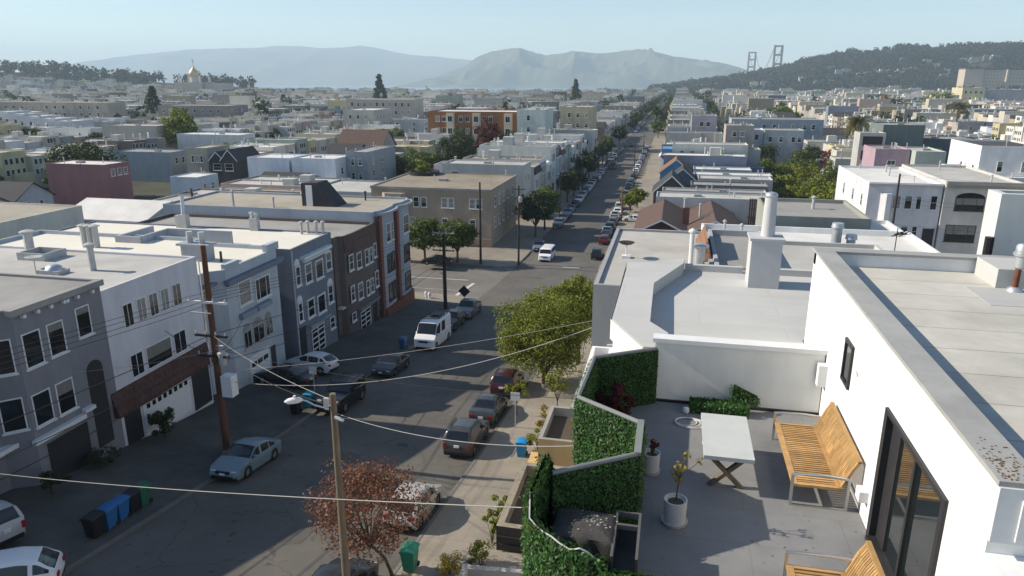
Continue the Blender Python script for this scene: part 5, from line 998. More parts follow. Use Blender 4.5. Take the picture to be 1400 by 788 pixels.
sign('small white parking sign on a thin post at the right kerb', -9.1, 42.1, 2.55, .62, .6, M_trim)
sign('white square sign on a thin post before the pale blue house', -23.6, 42.6, 2.9, .55, .55, M_trim)
sign('dark diamond sign seen from behind on a post by the corner', -22.75, 77.2, 3.0, .85, .8, M_dtrim, 1)
sign('slim sign post with a small plate on the sunny corner pavement', -27.2, 82.8, 3.3, .45, .2, M_vent)
for k, (x, y) in enumerate(((-29.1, 81.9), (-28.5, 81.5))):
    h = thing('fire_hydrant', ['white hydrant farther from the corner pole', 'white hydrant nearer the corner pole'][k], 'hydrant', (x, y, g(y) + .25)); z = g(y) + .2
    part(h, 'barrel', M_trim, lambda m: m.lathe([(.2, 0), (.2, .06), (.14, .08), (.14, .62), (.2, .66), (.17, .76), (.06, .86)], (x, y, z), 14), smooth=True); part(h, 'outlet', M_trim, lambda m: m.tube([(x - .24, y, z + .5), (x + .24, y, z + .5)], .07, 10), smooth=True)
# remove the car prototypes, only their copies stand in the place
def drop(o):
    for ch in KIDS.get(o.name, ()): drop(ch)
    bpy.data.objects.remove(o)
for p in PROTO.values(): drop(p)

# ------------------------------------------------------------------ trees near the avenue
def gz(x, y): return g(y) + .15
make_tree('street_tree', 'big dense olive green street tree over the right pavement, the nearer of two', (-9.0, 52.4, gz(0, 52.4)), 7.3, 3.75, 'olive', 31, 100, 420, .09, .2, .88, lean=0)
make_tree('street_tree', 'olive green street tree behind the bigger one, nearer the grey building', (-7.2, 59.5, gz(0, 59.5)), 8.3, 2.8, 'olive', 32, 56, 330, .095, .18, .66)
make_tree('street_tree', 'small olive green tree filling the gap between the two bigger street trees', (-9.4, 56.3, gz(0, 56)), 7.6, 2.6, 'olive', 37, 40, 240, .1, .16, .6)
make_tree('street_tree', 'red-leafed young plum tree in the foreground beside the grey pole', (-10.15, 23.6, gz(0, 23.6)), 4.9, 2.5, 'red', 33, 64, 130, .066, .07, .70, lean=-1.0, limbs=9)
make_tree('sapling', 'bright green sapling at the kerb by the small parking sign', (-9.5, 44.4, gz(0, 44.4)), 2.7, .75, 'bright', 34, 9, 60, .09, .03, .6)
make_tree('sapling', 'bright green shrub tree against the low white walled entry roof', (-7.0, 46.4, gz(0, 46)), 3.2, .9, 'bright', 35, 12, 60, .1, .04, .75)
make_tree('shrub', 'yellow green climbing shrub along the yellow block wall', (-6.85, 40.2, gz(0, 40)), 2.4, .7, 'yellow', 36, 12, 70, .08, .04, .9, cat='shrub')
make_tree('shrub', 'olive brown bush between the blue bin and the yellow block', (-6.9, 38.3, gz(0, 38)), 1.7, .75, 'olive', 38, 14, 90, .06, .04, .95, cat='shrub')
make_tree('shrub', 'low green shrub at the foot of the yellow block step', (-6.3, 34.6, gz(0, 34.6)), .9, .7, 'mid', 39, 10, 70, .06, .03, .95, cat='shrub')
make_tree('shrub', 'yellow mounded shrub on the pavement at the bottom edge', (-8.0, 24.3, gz(0, 24.3)), .85, .65, 'yellow', 40, 14, 120, .04, .03, .98, cat='shrub')
make_tree('shrub', 'dull brown bush beside the grey entry roof at the bottom', (-6.9, 25.2, gz(0, 25)), 1.1, .7, 'olive', 41, 14, 80, .05, .03, .98, cat='shrub')
for k, (y, zz) in enumerate(((28.2, -19.5), (27.2, -19.9), (29.6, -19.6))): make_tree('climbing_plant', 'green %s plant on the dark front block' % ['spiky upper', 'trailing lower', 'thin middle'][k], (-6.95, y, g(y) + .2), 2.0 - k * .3, .5, 'bright', 50 + k, 8, 50, .08, .03, .9, cat='plant')
make_tree('shrub', 'dark bush at the foot of the dark grey house', (-29.0, 29.3, g(29) + .5), 1.0, .9, 'dark', 42, 10, 60, .09, .03, .95, cat='shrub')
make_tree('shrub', 'dark bush before the white garage door of the pale grey house', (-28.9, 33.9, g(34) + .5), 1.9, 1.0, 'dark', 47, 16, 90, .09, .04, .95, cat='shrub')
make_tree('shrub', 'dark shrub in the shaded corner by the silver suv', (-28.6, 25.5, g(25) + .5), 1.2, .8, 'dark', 43, 10, 60, .09, .03, .95, cat='shrub')
make_tree('street_tree', 'clipped round street tree before the tan corner house, left of the pair', (-37.6, 105.9, gz(0, 106)), 7.0, 3.5, 'mid', 44, 60, 150, .19, .2, .70)
make_tree('street_tree', 'clipped round street tree before the tan corner house, right of the pair', (-32.2, 105.9, gz(0, 106)), 7.0, 3.5, 'mid', 45, 60, 150, .19, .2, .70)
make_tree('street_tree', 'dense dark street tree on the left pavement just past the corner', (-24.4, 130.5, gz(0, 130)), 8.6, 3.6, 'dark', 46, 40, 90, .25, .2, .72)
make_tree('street_tree', 'lighter green street tree behind the dark one on the left pavement', (-24.0, 138, gz(0, 138)), 8.8, 3.4, 'mid', 47, 40, 90, .25, .2, .7)
make_tree('street_tree', 'small bushy tree on the right pavement before the brown roofed bungalow', (-8.8, 162, gz(0, 162)), 4.6, 2.3, 'olive', 48, 26, 70, .2, .13, .75)
make_tree('street_tree', 'small bushy tree on the right pavement beside the silver car, farther one', (-7.6, 168, gz(0, 168)), 4.8, 2.2, 'olive', 49, 26, 70, .2, .13, .75)
for k, (y, x, h_, r_, kd) in enumerate(((172, -24.5, 8, 3, 'dark'), (182, -24.3, 7.5, 3.2, 'dark'), (205, -24.4, 9, 3.6, 'dark'), (216, -24.4, 8.5, 3.5, 'dark'), (255, -24.2, 8, 3.2, 'dark'), (272, -24.2, 8.5, 3.4, 'mid'), (330, -24.2, 9, 4, 'dark'), (375, -8.4, 9, 4.4, 'mid'))):
    make_tree('street_tree', '%s street tree %s' % ({'dark': 'dark shaded', 'mid': 'rounded green'}[kd], 'at the right corner of the second crossing' if x > -15 else '%s along the left pavement past the lighter one' % ORD[k]), (x, y, gz(0, y)), h_, r_, kd, 60 + k, 24, 60, .34, .2, .72)
make_palm('palm_tree', 'tall date palm rising from the gardens right of the avenue', (50.8, 228, g(228)), 20.3, 5.3, 3)
make_palm('palm_tree', 'distant palm near the pale yellow block on the right', (139.5, 418, g(418)), 18.5, 6.5, 5)
make_tree('tree', 'tall shaggy tree standing above the left roofs', (-181, 243, g(243)), 19, 6.5, 'olive', 71, 46, 80, .5, .5, .78)
make_tree('tree', 'dark conifer silhouette left of the tall shaggy tree', (-330, 420, g(420)), 24, 8, 'dark', 72, 36, 60, .8, .5, .9, shape='cone')
make_tree('tree', 'dark broad tree mass behind the dull red house', (-143, 154, g(154)), 14.2, 8.5, 'dark', 73, 70, 110, .36, .4, .85)
for lab_, x_, y_, h_, r_, kd_, sd_ in (('rounded dark green tree at the left of the left back gardens', -78, 195, 8.5, 4.8, 'dark', 74), ('leafy green tree in the left back gardens, beside the rounded dark one', -70.5, 202, 9.5, 5.2, 'mid', 75), ('big shaggy olive brown cypress towering over the left back gardens', -62, 205, 15.5, 6.4, 'dark', 76), ('tall reddish brown tree in front of the orange building', -61, 236, 17.5, 4.6, 'maroon', 77), ('dark tree between the reddish brown one and the mint green house', -55, 240, 12.5, 4.4, 'dark', 78), ('small bright yellow green bush in the left back gardens', -60, 186, 6.5, 3.2, 'bright', 79), ('broad olive tree below the big cypress in the left back gardens', -68, 190, 7.5, 4.4, 'olive', 83), ('low dark hedge tree next to the grey rear tower block', -76, 204, 9, 4.2, 'mid', 84), ('dark bushy tree behind the big cypress in the left gardens', -66, 222, 12, 5, 'dark', 85)): make_tree('garden_tree', lab_, (x_, y_, g(y_)), h_, r_, kd_, sd_, 44, 80, .34, .35, .94)
make_tree('tree', 'yellowish clipped tree behind the gabled dark houses on the left', (-104, 188, g(188)), 8, 4.5, 'olive', 80, 34, 80, .34, .3, .9)
make_tree('tree', 'dark conifer among the distant roofs, left of centre', (-290, 700, g(700)), 34, 10, 'dark', 81, 36, 50, 1.2, .6, .95, shape='cone')
make_tree('tree', 'isolated dark conifer near the water line', (-110, 820, g(820)), 30, 8, 'dark', 82, 36, 50, 1.2, .6, .95, shape='cone')
for lab_, x_, y_, h_, r_, kd_, sd_ in (('wide dark hedge-like tree group right of the tall shaggy tree', -165, 262, 8.5, 7, 'dark', 160), ('olive tree crown in front of the white blank side wall', -150, 222, 7.5, 4.5, 'olive', 161), ('green street tree between the long cream row and the yellowish roofs', -118, 300, 8, 5, 'mid', 162), ('dark tree left of the pale beige twin walls', -215, 238, 9, 5.5, 'dark', 163), ('pale green tree before the far white terrace', -268, 262, 9, 6, 'mid', 164), ('round green tree group behind the far cream roofs', -210, 470, 13, 9, 'mid', 165), ('broad green tree on the right beyond the lilac house', 62, 470, 14, 11, 'mid', 166), ('dark spreading cypress before the hospital hill', 160, 640, 17, 13, 'dark', 167), ('brown green spreading tree beside the dark cypress on the right', 215, 690, 19, 13, 'olive', 168)): make_tree('tree', lab_, (x_, y_, g(y_)), h_, r_, kd_, sd_, 40, 70, .45 if y_ < 400 else .8, .35, .92)
gl = [(24, 205, 8, 4.4, 'mid'), (30, 214, 7, 4.4, 'bright'), (36, 222, 8.5, 5, 'mid'), (28, 196, 6, 4, 'bright'), (33, 190, 6.5, 4.2, 'mid'), (40, 200, 7.5, 4.8, 'mid'), (44, 214, 8, 4.5, 'mid'), (25, 228, 7, 4, 'olive'), (38, 236, 8.5, 4.5, 'mid'), (27, 175, 6, 4.4, 'bright'), (34, 168, 6, 4.6, 'olive'), (22, 160, 5, 3.8, 'maroon'), (28, 152, 6, 4.2, 'olive'), (40, 176, 7.5, 4.8, 'mid'), (46, 232, 10, 4.6, 'maroon'), (22, 245, 9, 5, 'dark'), (30, 255, 9, 5, 'dark'), (20, 262, 9, 5, 'maroon'), (17, 149, 4.5, 3.2, 'maroon'), (36, 156, 6.5, 4.4, 'bright'), (44, 190, 8, 4.6, 'mid'), (34, 180, 7, 4.4, 'bright'), (40, 165, 7, 4.6, 'mid'), (24, 186, 6, 4, 'mid'), (42, 245, 10, 5, 'dark'), (35, 208, 8, 4.4, 'olive'), (46, 202, 8, 4.4, 'dark'), (23, 218, 8, 4.2, 'dark')]
for k, (x, y, h_, r_, kd) in enumerate(gl):
    make_tree('garden_tree', '%s in right back gardens, %s' % ({'mid': 'leafy green tree', 'bright': 'bright green bush', 'dark': 'dark green tree', 'olive': 'olive bush', 'maroon': 'brownish bare bush'}[kd], 'level with %s lot' % ORD[int((y - 145) / 3.3)] + ', %s' % ('avenue side' if x < 30 else 'far side')), (x, y, g(y)), h_, r_, kd, 90 + k, 20, 80, .3, .2, .95, group='back garden trees')
fs = thing('garden_fence', 'reddish wooden lattice fence closing the right back gardens', 'fence', (18, 138, g(138))); part(fs, 'panel', M_shingle, lambda m: [m.box(14 + k * .4, 14.3 + k * .4, 137.9, 138, g(138), g(138) + 7.6) for k in range(34)]); part(fs, 'rail', M_shingle, lambda m: [m.box(14, 27.5, 138.0, 138.08, g(138) + z, g(138) + z + .15) for z in (4, 5.6, 7.2)])

# ------------------------------------------------------------------ single buildings that stand out
GRYW = (.45, .45, .44)
w3 = lambda f, xs, zs, w=1.0, h=1.6, st='dh', fm=None: [(f, x, x + w, z, z + h, st, fm) for z in zs for x in xs]
# g2 and its neighbours right of the avenue, before the crossing
flat_house('weathered pale flat roof with a dish at the right kerb, two roofs ahead', -2.85, 2.0, 27.9, 39.6, -7.9, (.36, .36, .37), mat('roof_weathered', (.46, .44, .40), .9, .16, .6, dirt=.42, detail=8), zb=-25, par=.12, wins=[('S', -2.2, -1.2, -12, -10.4), ('W', 30, 31, -12, -10.3), ('W', 34, 35.2, -12, -10.3), ('W', 30, 31, -16, -14.3), ('W', 34, 35.2, -16, -14.3)])
d = thing('satellite_dish', 'dark satellite dish on the weathered pale roof', 'dish', (-1.9, 33.2, -8.0)); part(d, 'mast', M_trim, lambda m: (m.tube([(-1.9, 33.2, -8.05), (-1.9, 33.2, -7.4)], .03), m.box(-2.1, -1.7, 33.0, 33.4, -8.05, -7.9))); part(d, 'dish', M_wood_dark, lambda m: m.lathe([(.02, 0), (.25, .04), (.38, .12), (.36, .13), (.02, .03)], (-1.9, 33.2, -7.4), 14), smooth=True)
flue('white plastic vent with side pipes on the weathered roof', 1.0, 32.2, -8.0, 1.5, .1, M_trim); flue('short square frame of vents beside the white vent', 1.4, 32.5, -8.0, .8, .22, M_metal)
b = thing('roof_gable', 'orange tiled hip standing on the weathered roof', 'roof', (1.7, 35, -8)); part(b, 'tiles', M_orange, lambda m: m.add([(1.35, 33.2, -8.0), (1.95, 33.2, -8.0), (1.95, 38, -8.0), (1.35, 38, -8.0), (1.75, 34, -7.1), (1.75, 37.5, -7.1)], [(0, 1, 4), (1, 2, 5, 4), (2, 3, 5), (3, 0, 4, 5)]))
flat_house('dark grey rolled roof with a raised rim left of the chimney box', 2.02, 4.6, 28.5, 39.6, -7.75, (.42, .42, .42), M_roofs[2], zb=-25, par=.3)
flat_house('pale grey flat roof behind the chimney box', 4.62, 10.5, 28.5, 39.6, -8.2, (.5, .5, .48), M_roofs[1], zb=-25, par=.2, pipes=1)
flat_house('light grey flat roof with dark parapet shadow right of the big chimney', 4.4, 16, 41, 47, -10.3, (.66, .66, .65), M_roofs[1], zb=-26, par=.35, pipes=3)
flat_house('bright white flat roof with white parapets behind the big chimney', 2.3, 16.5, 47.5, 55, -10.35, (.80, .80, .78), M_roofs[0], zb=-27, par=.4, pipes=2)
b = thing('chimney', 'pair of tall galvanised flues with collars on the grey roof', 'chimney', (9.3, 41.5, -9.85)); part(b, 'flue', M_metal, lambda m: (m.tube([(8.9, 41.5, -10.7), (8.9, 41.5, -7.7)], .26, 12), m.tube([(8.9, 41.5, -7.75), (8.9, 41.5, -7.5)], [.34, .3], 12), m.tube([(9.65, 41.5, -10.7), (9.65, 41.5, -8.3)], .24, 12), m.tube([(9.65, 41.5, -8.35), (9.65, 41.5, -8.1)], [.32, .28], 12)), smooth=True); part(b, 'strap', M_metal, lambda m: m.box(8.5, 10.2, 41.2, 41.8, -9.5, -9.42))
b = thing('turbine_vent', 'round turbine vent and curved duct at the right of the grey roofs', 'vent', (15.3, 40, -9.6)); part(b, 'turbine', M_metal, lambda m: m.lathe([(.2, 0), (.2, .5), (.4, .6), (.45, .9), (.3, 1.15), (.05, 1.2)], (14.6, 40, -10), 14), smooth=True); part(b, 'duct', M_metal, lambda m: m.tube([(15.6, 40, -10), (15.6, 40, -9.4), (15.9, 40, -8.95), (16.5, 40, -8.85), (16.9, 40, -9.1)], .42, 14), smooth=True)
d = thing('antenna', 'spindly black aerial on the white parapet at right', 'antenna', (11.8, 41.2, -9.5)); part(d, 'mast', M_dtrim, lambda m: m.tube([(11.8, 41.2, -9.6), (11.8, 41.2, -7.6)], .025, 6)); part(d, 'elements', M_dtrim, lambda m: [m.tube([(11.5 + .12 * k, 41.0, -8.0 + .1 * (k % 3)), (12.1 + .1 * k, 41.3, -7.9 + .12 * (k % 2))], .03, 6) for k in range(5)])
flat_house('olive grey blank wall with a flat roof behind the white roofs', 7.4, 14.6, 57.5, 66.5, -10.0, (.30, .31, .27), M_roofs[2], zb=-27, par=.3, pipes=1)
flat_house('white annexe with a flat roof beside the olive grey wall', 14.7, 17.5, 58, 64, -11.2, (.7, .7, .68), M_roofs[0], zb=-27)
make_tree('garden_tree', 'yellow green bush at the foot of the white bay-window houses on the right', (20, 58, -22), 9.5, 4, 'bright', 140, 24, 80, .25, .2, .5)
# houses on the far side of the right-hand side street
t = flat_house('white stucco corner house with a bowed bay of narrow windows, facing us on the right', 29.7, 40.1, 121, 144, -15.3, (.66, .66, .68), M_roofs[0], par=.4, wins=[('S', 31.7, 32.7, -19.3, -17.2, 'plain', M_trim), ('S', 33.3, 34.5, -19.3, -17.2, 'plain'), ('S', 35.0, 36.1, -19.3, -17.2, 'plain'), ('S', 36.6, 37.4, -19.3, -17.2, 'plain'), ('S', 38.6, 39.6, -19.3, -17.1, 'dh'), ('W', 124, 124.9, -19.5, -17.5), ('W', 130, 131, -19.5, -17.5), ('W', 137, 138, -19.5, -17.5), ('W', 130, 131, -24, -22), ('S', 33.3, 34.5, -23.6, -21.9), ('S', 35.0, 36.1, -23.6, -21.9), ('S', 36.6, 37.4, -23.6, -21.9)])
part(t, 'bay', M_stucco, lambda m: m.prism([(31.5, 120.99), (32.2, 120.1), (32.9, 120.1), (33.2, 120.99)], -28, -16.9), col=(.66, .66, .68)); part(t, 'entry', M_dtrim, lambda m: m.box(38.2, 39.8, 120.95, 121, -26, -22.2)); part(t, 'cornice', M_vent, lambda m: m.box(29.6, 40.0, 120.6, 120.99, -15.7, -15.45))
t = flat_house('cream white house with arched picture windows and a bracketed cornice on the right', 40.3, 50.9, 120.6, 144, -14.8, (.52, .51, .49), M_roofs[1], par=.4, trim=None, wins=[('S', 41.9, 45.9, -19.2, -17.2, 'tri', M_dtrim), ('S', 41.2, 45.4, -24, -21.4, 'tri', M_dtrim), ('S', 48, 50.4, -19.2, -17.2, 'tri', M_dtrim), ('S', 48.2, 50.2, -24, -21.4, 'dh')])
for a, b_ in ((41.9, 45.9), (48.0, 50.4)): part(t, 'arch', M_glass, lambda m: m.add([((a + b_) / 2 + (b_ - a) / 2 * cos(i * pi / 12), 120.57, -17.2 + .75 * sin(i * pi / 12)) for i in range(13)], [tuple(range(13))]))
part(t, 'cornice', M_roofs[2], lambda m: (m.box(40.2, 51.3, 119.9, 120.59, -15.3, -14.75), m.box(40.3, 51, 120.2, 120.59, -15.75, -15.32)))
flat_house('tall white house with a dark flat roof rim at the right edge', 55, 66, 150, 166, -11.8, (.74, .74, .72), M_roofs[4], par=.3, wins=w3('W', [152, 158], [-17, -21]) + w3('S', [58, 62], [-16.5], 1, 2))
flat_house('slim white tower house cut by the right edge', 52, 60, 112, 118, -9.0, (.74, .74, .73), M_roofs[0], zb=-30, wins=w3('S', [54], [-13, -17], 1, 1.8))
flat_house('pink stucco house in the right gardens', 43.3, 50.3, 175, 186, -14.8, (.42, .30, .35), M_roofs[2], wins=w3('S', [45.9], [-18.3], 1.7, 1.1, 'sl'))
flat_house('tall green grey blank block right of the palm', 49.3, 58.5, 195, 208, -10.7, (.16, .19, .18), M_roofs[2], wins=w3('S', [52.5], [-17.2], 2.2, .8, 'sl'))
flat_house('long low green grey block behind the green grey tall one', 58.6, 71.5, 200, 212, -14.2, (.13, .16, .17), M_roofs[2], wins=w3('S', [62.5], [-17.4], 2, .8, 'sl'))
flat_house('pale green house between the pink house and the low grey roofs', 50.6, 56.5, 172, 184, -14.9, (.42, .47, .42), M_roofs[1])
t = flat_house('pale rear porch tower with open stair landings right of the palm', 42.2, 47.8, 186, 192, -12.1, (.45, .45, .42), M_roofs[1]); part(t, 'landing', M_dtrim, lambda m: [m.box(42.9, 47.2, 185.9, 185.99, z, z + 2.1) for z in (-15, -18.3, -21.6)])
for k, (x0, x1, y0, y1, zt, c_, n_) in enumerate(((52, 62, 152, 160, -16.2, (.6, .6, .58), 'low white flat roof in front of the pale green house'), (62.5, 74, 168, 180, -16.3, (.6, .6, .58), 'low pale roof with many vents behind the cream white house'), (50, 64, 146, 150, -17, (.66, .66, .64), 'white parapet roof just behind the cream white house'))): flat_house(n_, x0, x1, y0, y1, zt, c_, M_roofs[k % 2], pipes=4)
flat_house('small white cottage annexe facing the right gardens', 19.2, 30, 270, 280, -17.1, (.66, .67, .70), M_roofs[1], wins=w3('S', [20, 22.2, 24.6, 27.2], [-20.5], 1.2, 1.8))
flat_house('pale sage house beside the small white cottage', 30.1, 43, 268, 280, -17.0, (.40, .44, .45), M_roofs[3], wins=w3('S', [31.5, 35, 39, 41], [-21], 1.3, 1.8))
flat_house('long blue grey row with a shallow gable behind the white cottage', 20, 52, 285, 300, -14.2, (.32, .36, .40), M_roofs[2], wins=w3('S', [31, 34.5, 41, 45, 48], [-17.8], 1.3, 1.8))
flat_house('beige house with a dark roof rim between the trees and the white cottage', 16.8, 26, 262, 274, -15.2, (.42, .37, .33), M_roofs[3], wins=w3('S', [19, 21.5], [-19, -23], 1.4, 1.8))
flat_house('pale lilac house left of the beige one', 6, 15.5, 300, 312, -13.8, (.42, .37, .40), M_roofs[2], wins=w3('S', [9, 11.5], [-18, -22], 1.6, 1.8))
# right side of the avenue past the crossing
def gable_house(label, x0, x1, y0, y1, ze, zr, axis, col, roofm, ov=.5, wins=(), trim=M_trim):
    zb = g((y0 + y1) / 2) - 2; t = thing('gabled_house', label, 'house', ((x0 + x1) / 2, (y0 + y1) / 2, zb + 2)); w = MB()
    w.add(walls_mb([(x0, y0), (x1, y0), (x1, y1), (x0, y1)], zb, ze).v, walls_mb([(x0, y0), (x1, y0), (x1, y1), (x0, y1)], zb, ze).f); xm, ym = (x0 + x1) / 2, (y0 + y1) / 2
    if axis == 'y': w.add([(x0, y0, ze), (x1, y0, ze), (xm, y0, zr), (x0, y1, ze), (x1, y1, ze), (xm, y1, zr)], [(0, 1, 2), (5, 4, 3)])
    else: w.add([(x0, y0, ze), (x0, y1, ze), (x0, ym, zr), (x1, y0, ze), (x1, y1, ze), (x1, ym, zr)], [(2, 1, 0), (3, 4, 5)])
    w.build('wall', M_stucco, t, col=col); r = MB(); s = (zr - ze) / ((x1 - x0) / 2 if axis == 'y' else (y1 - y0) / 2); th = .16
    if axis == 'y': sec = [(x0 - ov, ze - ov * s + .05), (xm, zr + .05), (x1 + ov, ze - ov * s + .05), (x1 + ov, ze - ov * s - th), (xm, zr - th + .1), (x0 - ov, ze - ov * s - th)]; vs = [(a, y, z) for y in (y0 - ov, y1 + ov) for a, z in sec]
    else: sec = [(y0 - ov, ze - ov * s + .05), (ym, zr + .05), (y1 + ov, ze - ov * s + .05), (y1 + ov, ze - ov * s - th), (ym, zr - th + .1), (y0 - ov, ze - ov * s - th)]; vs = [(x, a, z) for x in (x0 - ov, x1 + ov) for a, z in sec]
    r.add(vs, [(i, (i + 1) % 6, 6 + (i + 1) % 6, 6 + i) for i in range(6)] + [(0, 1, 4, 5), (1, 2, 3, 4), (6, 7, 10, 11), (7, 8, 9, 10)]); r.build('roof', roofm, t)
    if trim and axis == 'y':
        b = MB(); y = y0 - ov - .03
        for a, z0_, c_, z1_ in ((x0 - ov, ze - ov * s, xm, zr), (x1 + ov, ze - ov * s, xm, zr)): b.add([(a, y, z0_ - .25), (a, y, z0_ + .06), (c_, y, z1_ + .06), (c_, y, z1_ - .25)], [(0, 1, 2, 3)])
        b.build('bargeboard', trim, t)
    for wd in wins:
        u, n = {'E': EAST, 'W': WEST, 'S': SOUTH}[wd[0]]; o = {'E': (x1, wd[1], wd[3]), 'W': (x0, wd[1], wd[3]), 'S': (wd[1], y0, wd[3])}[wd[0]]; window(t, o, u, n, wd[2] - wd[1], wd[4] - wd[3], wd[5] if len(wd) > 5 else 'dh')
    return t
gable_house('brown shingled bungalow with twin front gables, left gable', -5.4, 2.6, 125, 146, -25.1, -23.1, 'y', (.10, .04, .035), M_shingle, .8); gable_house('brown shingled bungalow with twin front gables, right gable', 3.7, 11.4, 125.5, 146, -25.0, -23.0, 'y', (.09, .035, .03), M_shingle, .8, wins=[('S', 5.8, 9, -27, -25.6, 'tri')])
b = thing('chimney', 'brick chimney with a metal flue on the brown bungalow roof', 'chimney', (2.6, 132, -23)); part(b, 'stack', M_tile, lambda m: m.box(2.1, 3.3, 131.5, 132.5, -26, -22.1)); part(b, 'flue', M_vent, lambda m: (pipe_mb(m, 2.4, 132, -22.2, 1.6, .2), pipe_mb(m, 5.2, 134, -24, 2.2, .2)), smooth=True)
def rr(label, y0, y1, zt, col, rm, x0=-3.2, x1=16, pipes=3, **k): return flat_house(label, x0, x1, y0, y1, zt, col, rm, pipes=pipes, **k)
rr('pale grey flat roof behind the brown bungalow gables', 147, 154, -22.6, (.55, .55, .53), M_roofs[1], -3, 19); rr('grey flat roof with vents, second behind the bungalow', 154.6, 159.5, -22.4, (.45, .45, .44), M_roofs[2], -2, 19); rr('dark rimmed grey roof, third behind the bungalow', 161.6, 168, -22.0, (.2, .2, .2), M_roofs[2], 4, 20)
gable_house('dark slate gabled house front on the right kerb', -3.9, 3.6, 160, 170, -23.4, -20.0, 'y', (.07, .07, .075), M_slate, .4); gable_house('small dark blue gabled house behind the slate one', -1.0, 5.5, 172, 180, -22.6, -19.8, 'y', (.16, .2, .25), M_slate, .4)
rr('pale roof with dark stripes right of the dark gables', 171, 178, -21.8, (.5, .5, .5), M_roofs[1], 5.7, 22); rr('white flat roof with a blue rear wall', 180, 186.5, -22, (.27, .33, .38), M_roofs[0], 5, 23)
gable_house('bright blue house with an orange tiled gable', -3.2, 4.6, 187, 195, -22.4, -19.3, 'y', (.12, .26, .42), M_orange, .4); rr('white roof with a blue parapet behind the orange gable', 188, 195, -21.7, (.33, .39, .43), M_roofs[0], 5, 19)
t = rr('long pale concrete side wall with small windows past the blue house', 205, 213, -17.0, (.56, .56, .52), M_roofs[1], -.6, 19.2, wins=[('S', 1.6, 2.4, -20.4, -18.9, 'plain', M_dtrim), ('S', 4.4, 5.2, -20.4, -18.9, 'plain', M_dtrim), ('S', 8.7, 9.9, -21.3, -19.2), ('S', 12, 13.1, -21, -19.0), ('S', 16.2, 16.9, -20.8, -19.4)]); part(t, 'blue_front', M_plain, lambda m: m.box(-3.3, -.61, 205, 213, -31, -18.4), col=(.10, .24, .44))
flat_house('low grey annexe at the back of the long pale side wall', 19.3, 22.6, 206, 213, -18.2, (.4, .4, .39), M_roofs[2])
# left of the avenue past the crossing
t = flat_house('tan corner house with bay windows and a wide flat brown roof beyond the crossing', -52, -30.2, 119.4, 140, -18.2, (.38, .31, .23), mat('roof_brown', (.30, .255, .19), .9, .16, .4, dirt=.3), par=.15, trim=M_roofs[2], wins=w3('S', [-49, -47.6, -44.2, -42.8, -39, -37.8, -34, -32.8], [-21.6], 1.1, 1.8) + w3('E', [122, 125, 128.5, 132, 136], [-21.6, -25.2], 1.1, 1.9) + w3('S', [-45, -39, -34], [-25], 1.1, 1.6))
part(t, 'bay', M_stucco, lambda m: m.prism([(-50, 119.38), (-49, 118.2), (-46, 118.2), (-45.4, 119.38)], -31, -19.2), col=(.40, .35, .29)); part(t, 'plinth', M_plain, lambda m: m.box(-51, -30.1, 119.2, 119.38, -31, -26.8), col=(.34, .24, .17))
for x in (-48.9, -47.3): window(t, (x, 118.2, -21.6), SOUTH[0], SOUTH[1], 1.1, 1.8)
d = thing('roof_patio', 'dark curved roof patio with potted plants on the tan house roof', 'patio', (-48, 138, -18.3)); part(d, 'parapet', M_dtrim, lambda m: m.lathe([(3, 0), (3.05, .7), (2.9, .7), (2.85, .1)], (-48.5, 138, -18.3), 20), smooth=True)
make_tree('shrub', 'row of potted greenery on the dark curved patio', (-49, 137, -18.2), 1.8, 1.5, 'bright', 150, 12, 50, .2, .03, .9, cat='plant')
flat_house('pale grey house top with a bright white rim above the tan corner house', -48, -30.3, 148, 156, -17.2, (.5, .49, .46), M_roofs[1], wins=w3('S', [-46], [-21], 1.6, 2.2) + w3('E', [149.5, 153], [-21, -25]), pipes=3)
flat_house('grey house wall right behind the clipped trees, with one sash window', -66, -52.2, 121, 136, -19.6, (.40, .42, .42), M_roofs[1], wins=w3('S', [-58], [-23.2], 1.3, 2))
flat_house('white windowless house with long pale blue side wall, left half', -104.8, -93.3, 165, 175, -18.9, (.60, .64, .70), M_roofs[0], par=.3, pipes=2); flat_house('white windowless house with long pale blue side wall, right half', -92.6, -80.9, 165, 175, -18.8, (.60, .64, .70), M_roofs[0], par=.3, pipes=2, wins=w3('E', [168, 174], [-23], 1.2, 1.8))
flat_house('grey rear tower block right of the white windowless house', -80.8, -75, 171, 190, -17.6, (.30, .33, .36), M_roofs[2], wins=w3('S', [-79.5, -77.5], [-21, -24.5], 1, 1.7) + w3('E', [174, 180], [-21, -24]))
flat_house('dull red house with white sash windows in its end wall', -135.5, -120.3, 135, 142.4, -17.9, (.25, .125, .13), M_roofs[0], par=.2, wins=w3('E', [136.6, 138.5, 140.4], [-20.6], 1.2, 1.6, 'grid'))
flat_house('blue grey box house behind the dull red one', -161, -142.2, 185, 194, -20.4, (.25, .30, .35), M_roofs[2], wins=w3('E', [187, 190], [-24], 1.2, 1.9))
flat_house('narrow cream house with three tall windows near the dark gables', -135.6, -128.6, 183, 194, -18.7, (.40, .37, .31), M_roofs[3], wins=w3('S', [-133.8, -132.4, -131], [-22.8], .9, 1.9))
gable_house('black half-timbered house with twin gables left of the yellowish tree, left gable', -126, -121.4, 180, 192, -21.6, -19.4, 'y', (.045, .05, .055), M_slate, .3, wins=[('S', -125, -122.5, -24.5, -22.6)]); gable_house('black half-timbered house with twin gables left of the yellowish tree, right gable', -121, -116.2, 178, 190, -21.2, -18.5, 'y', (.05, .055, .06), M_slate, .3, wins=[('S', -120, -117.5, -24.3, -22.3)])
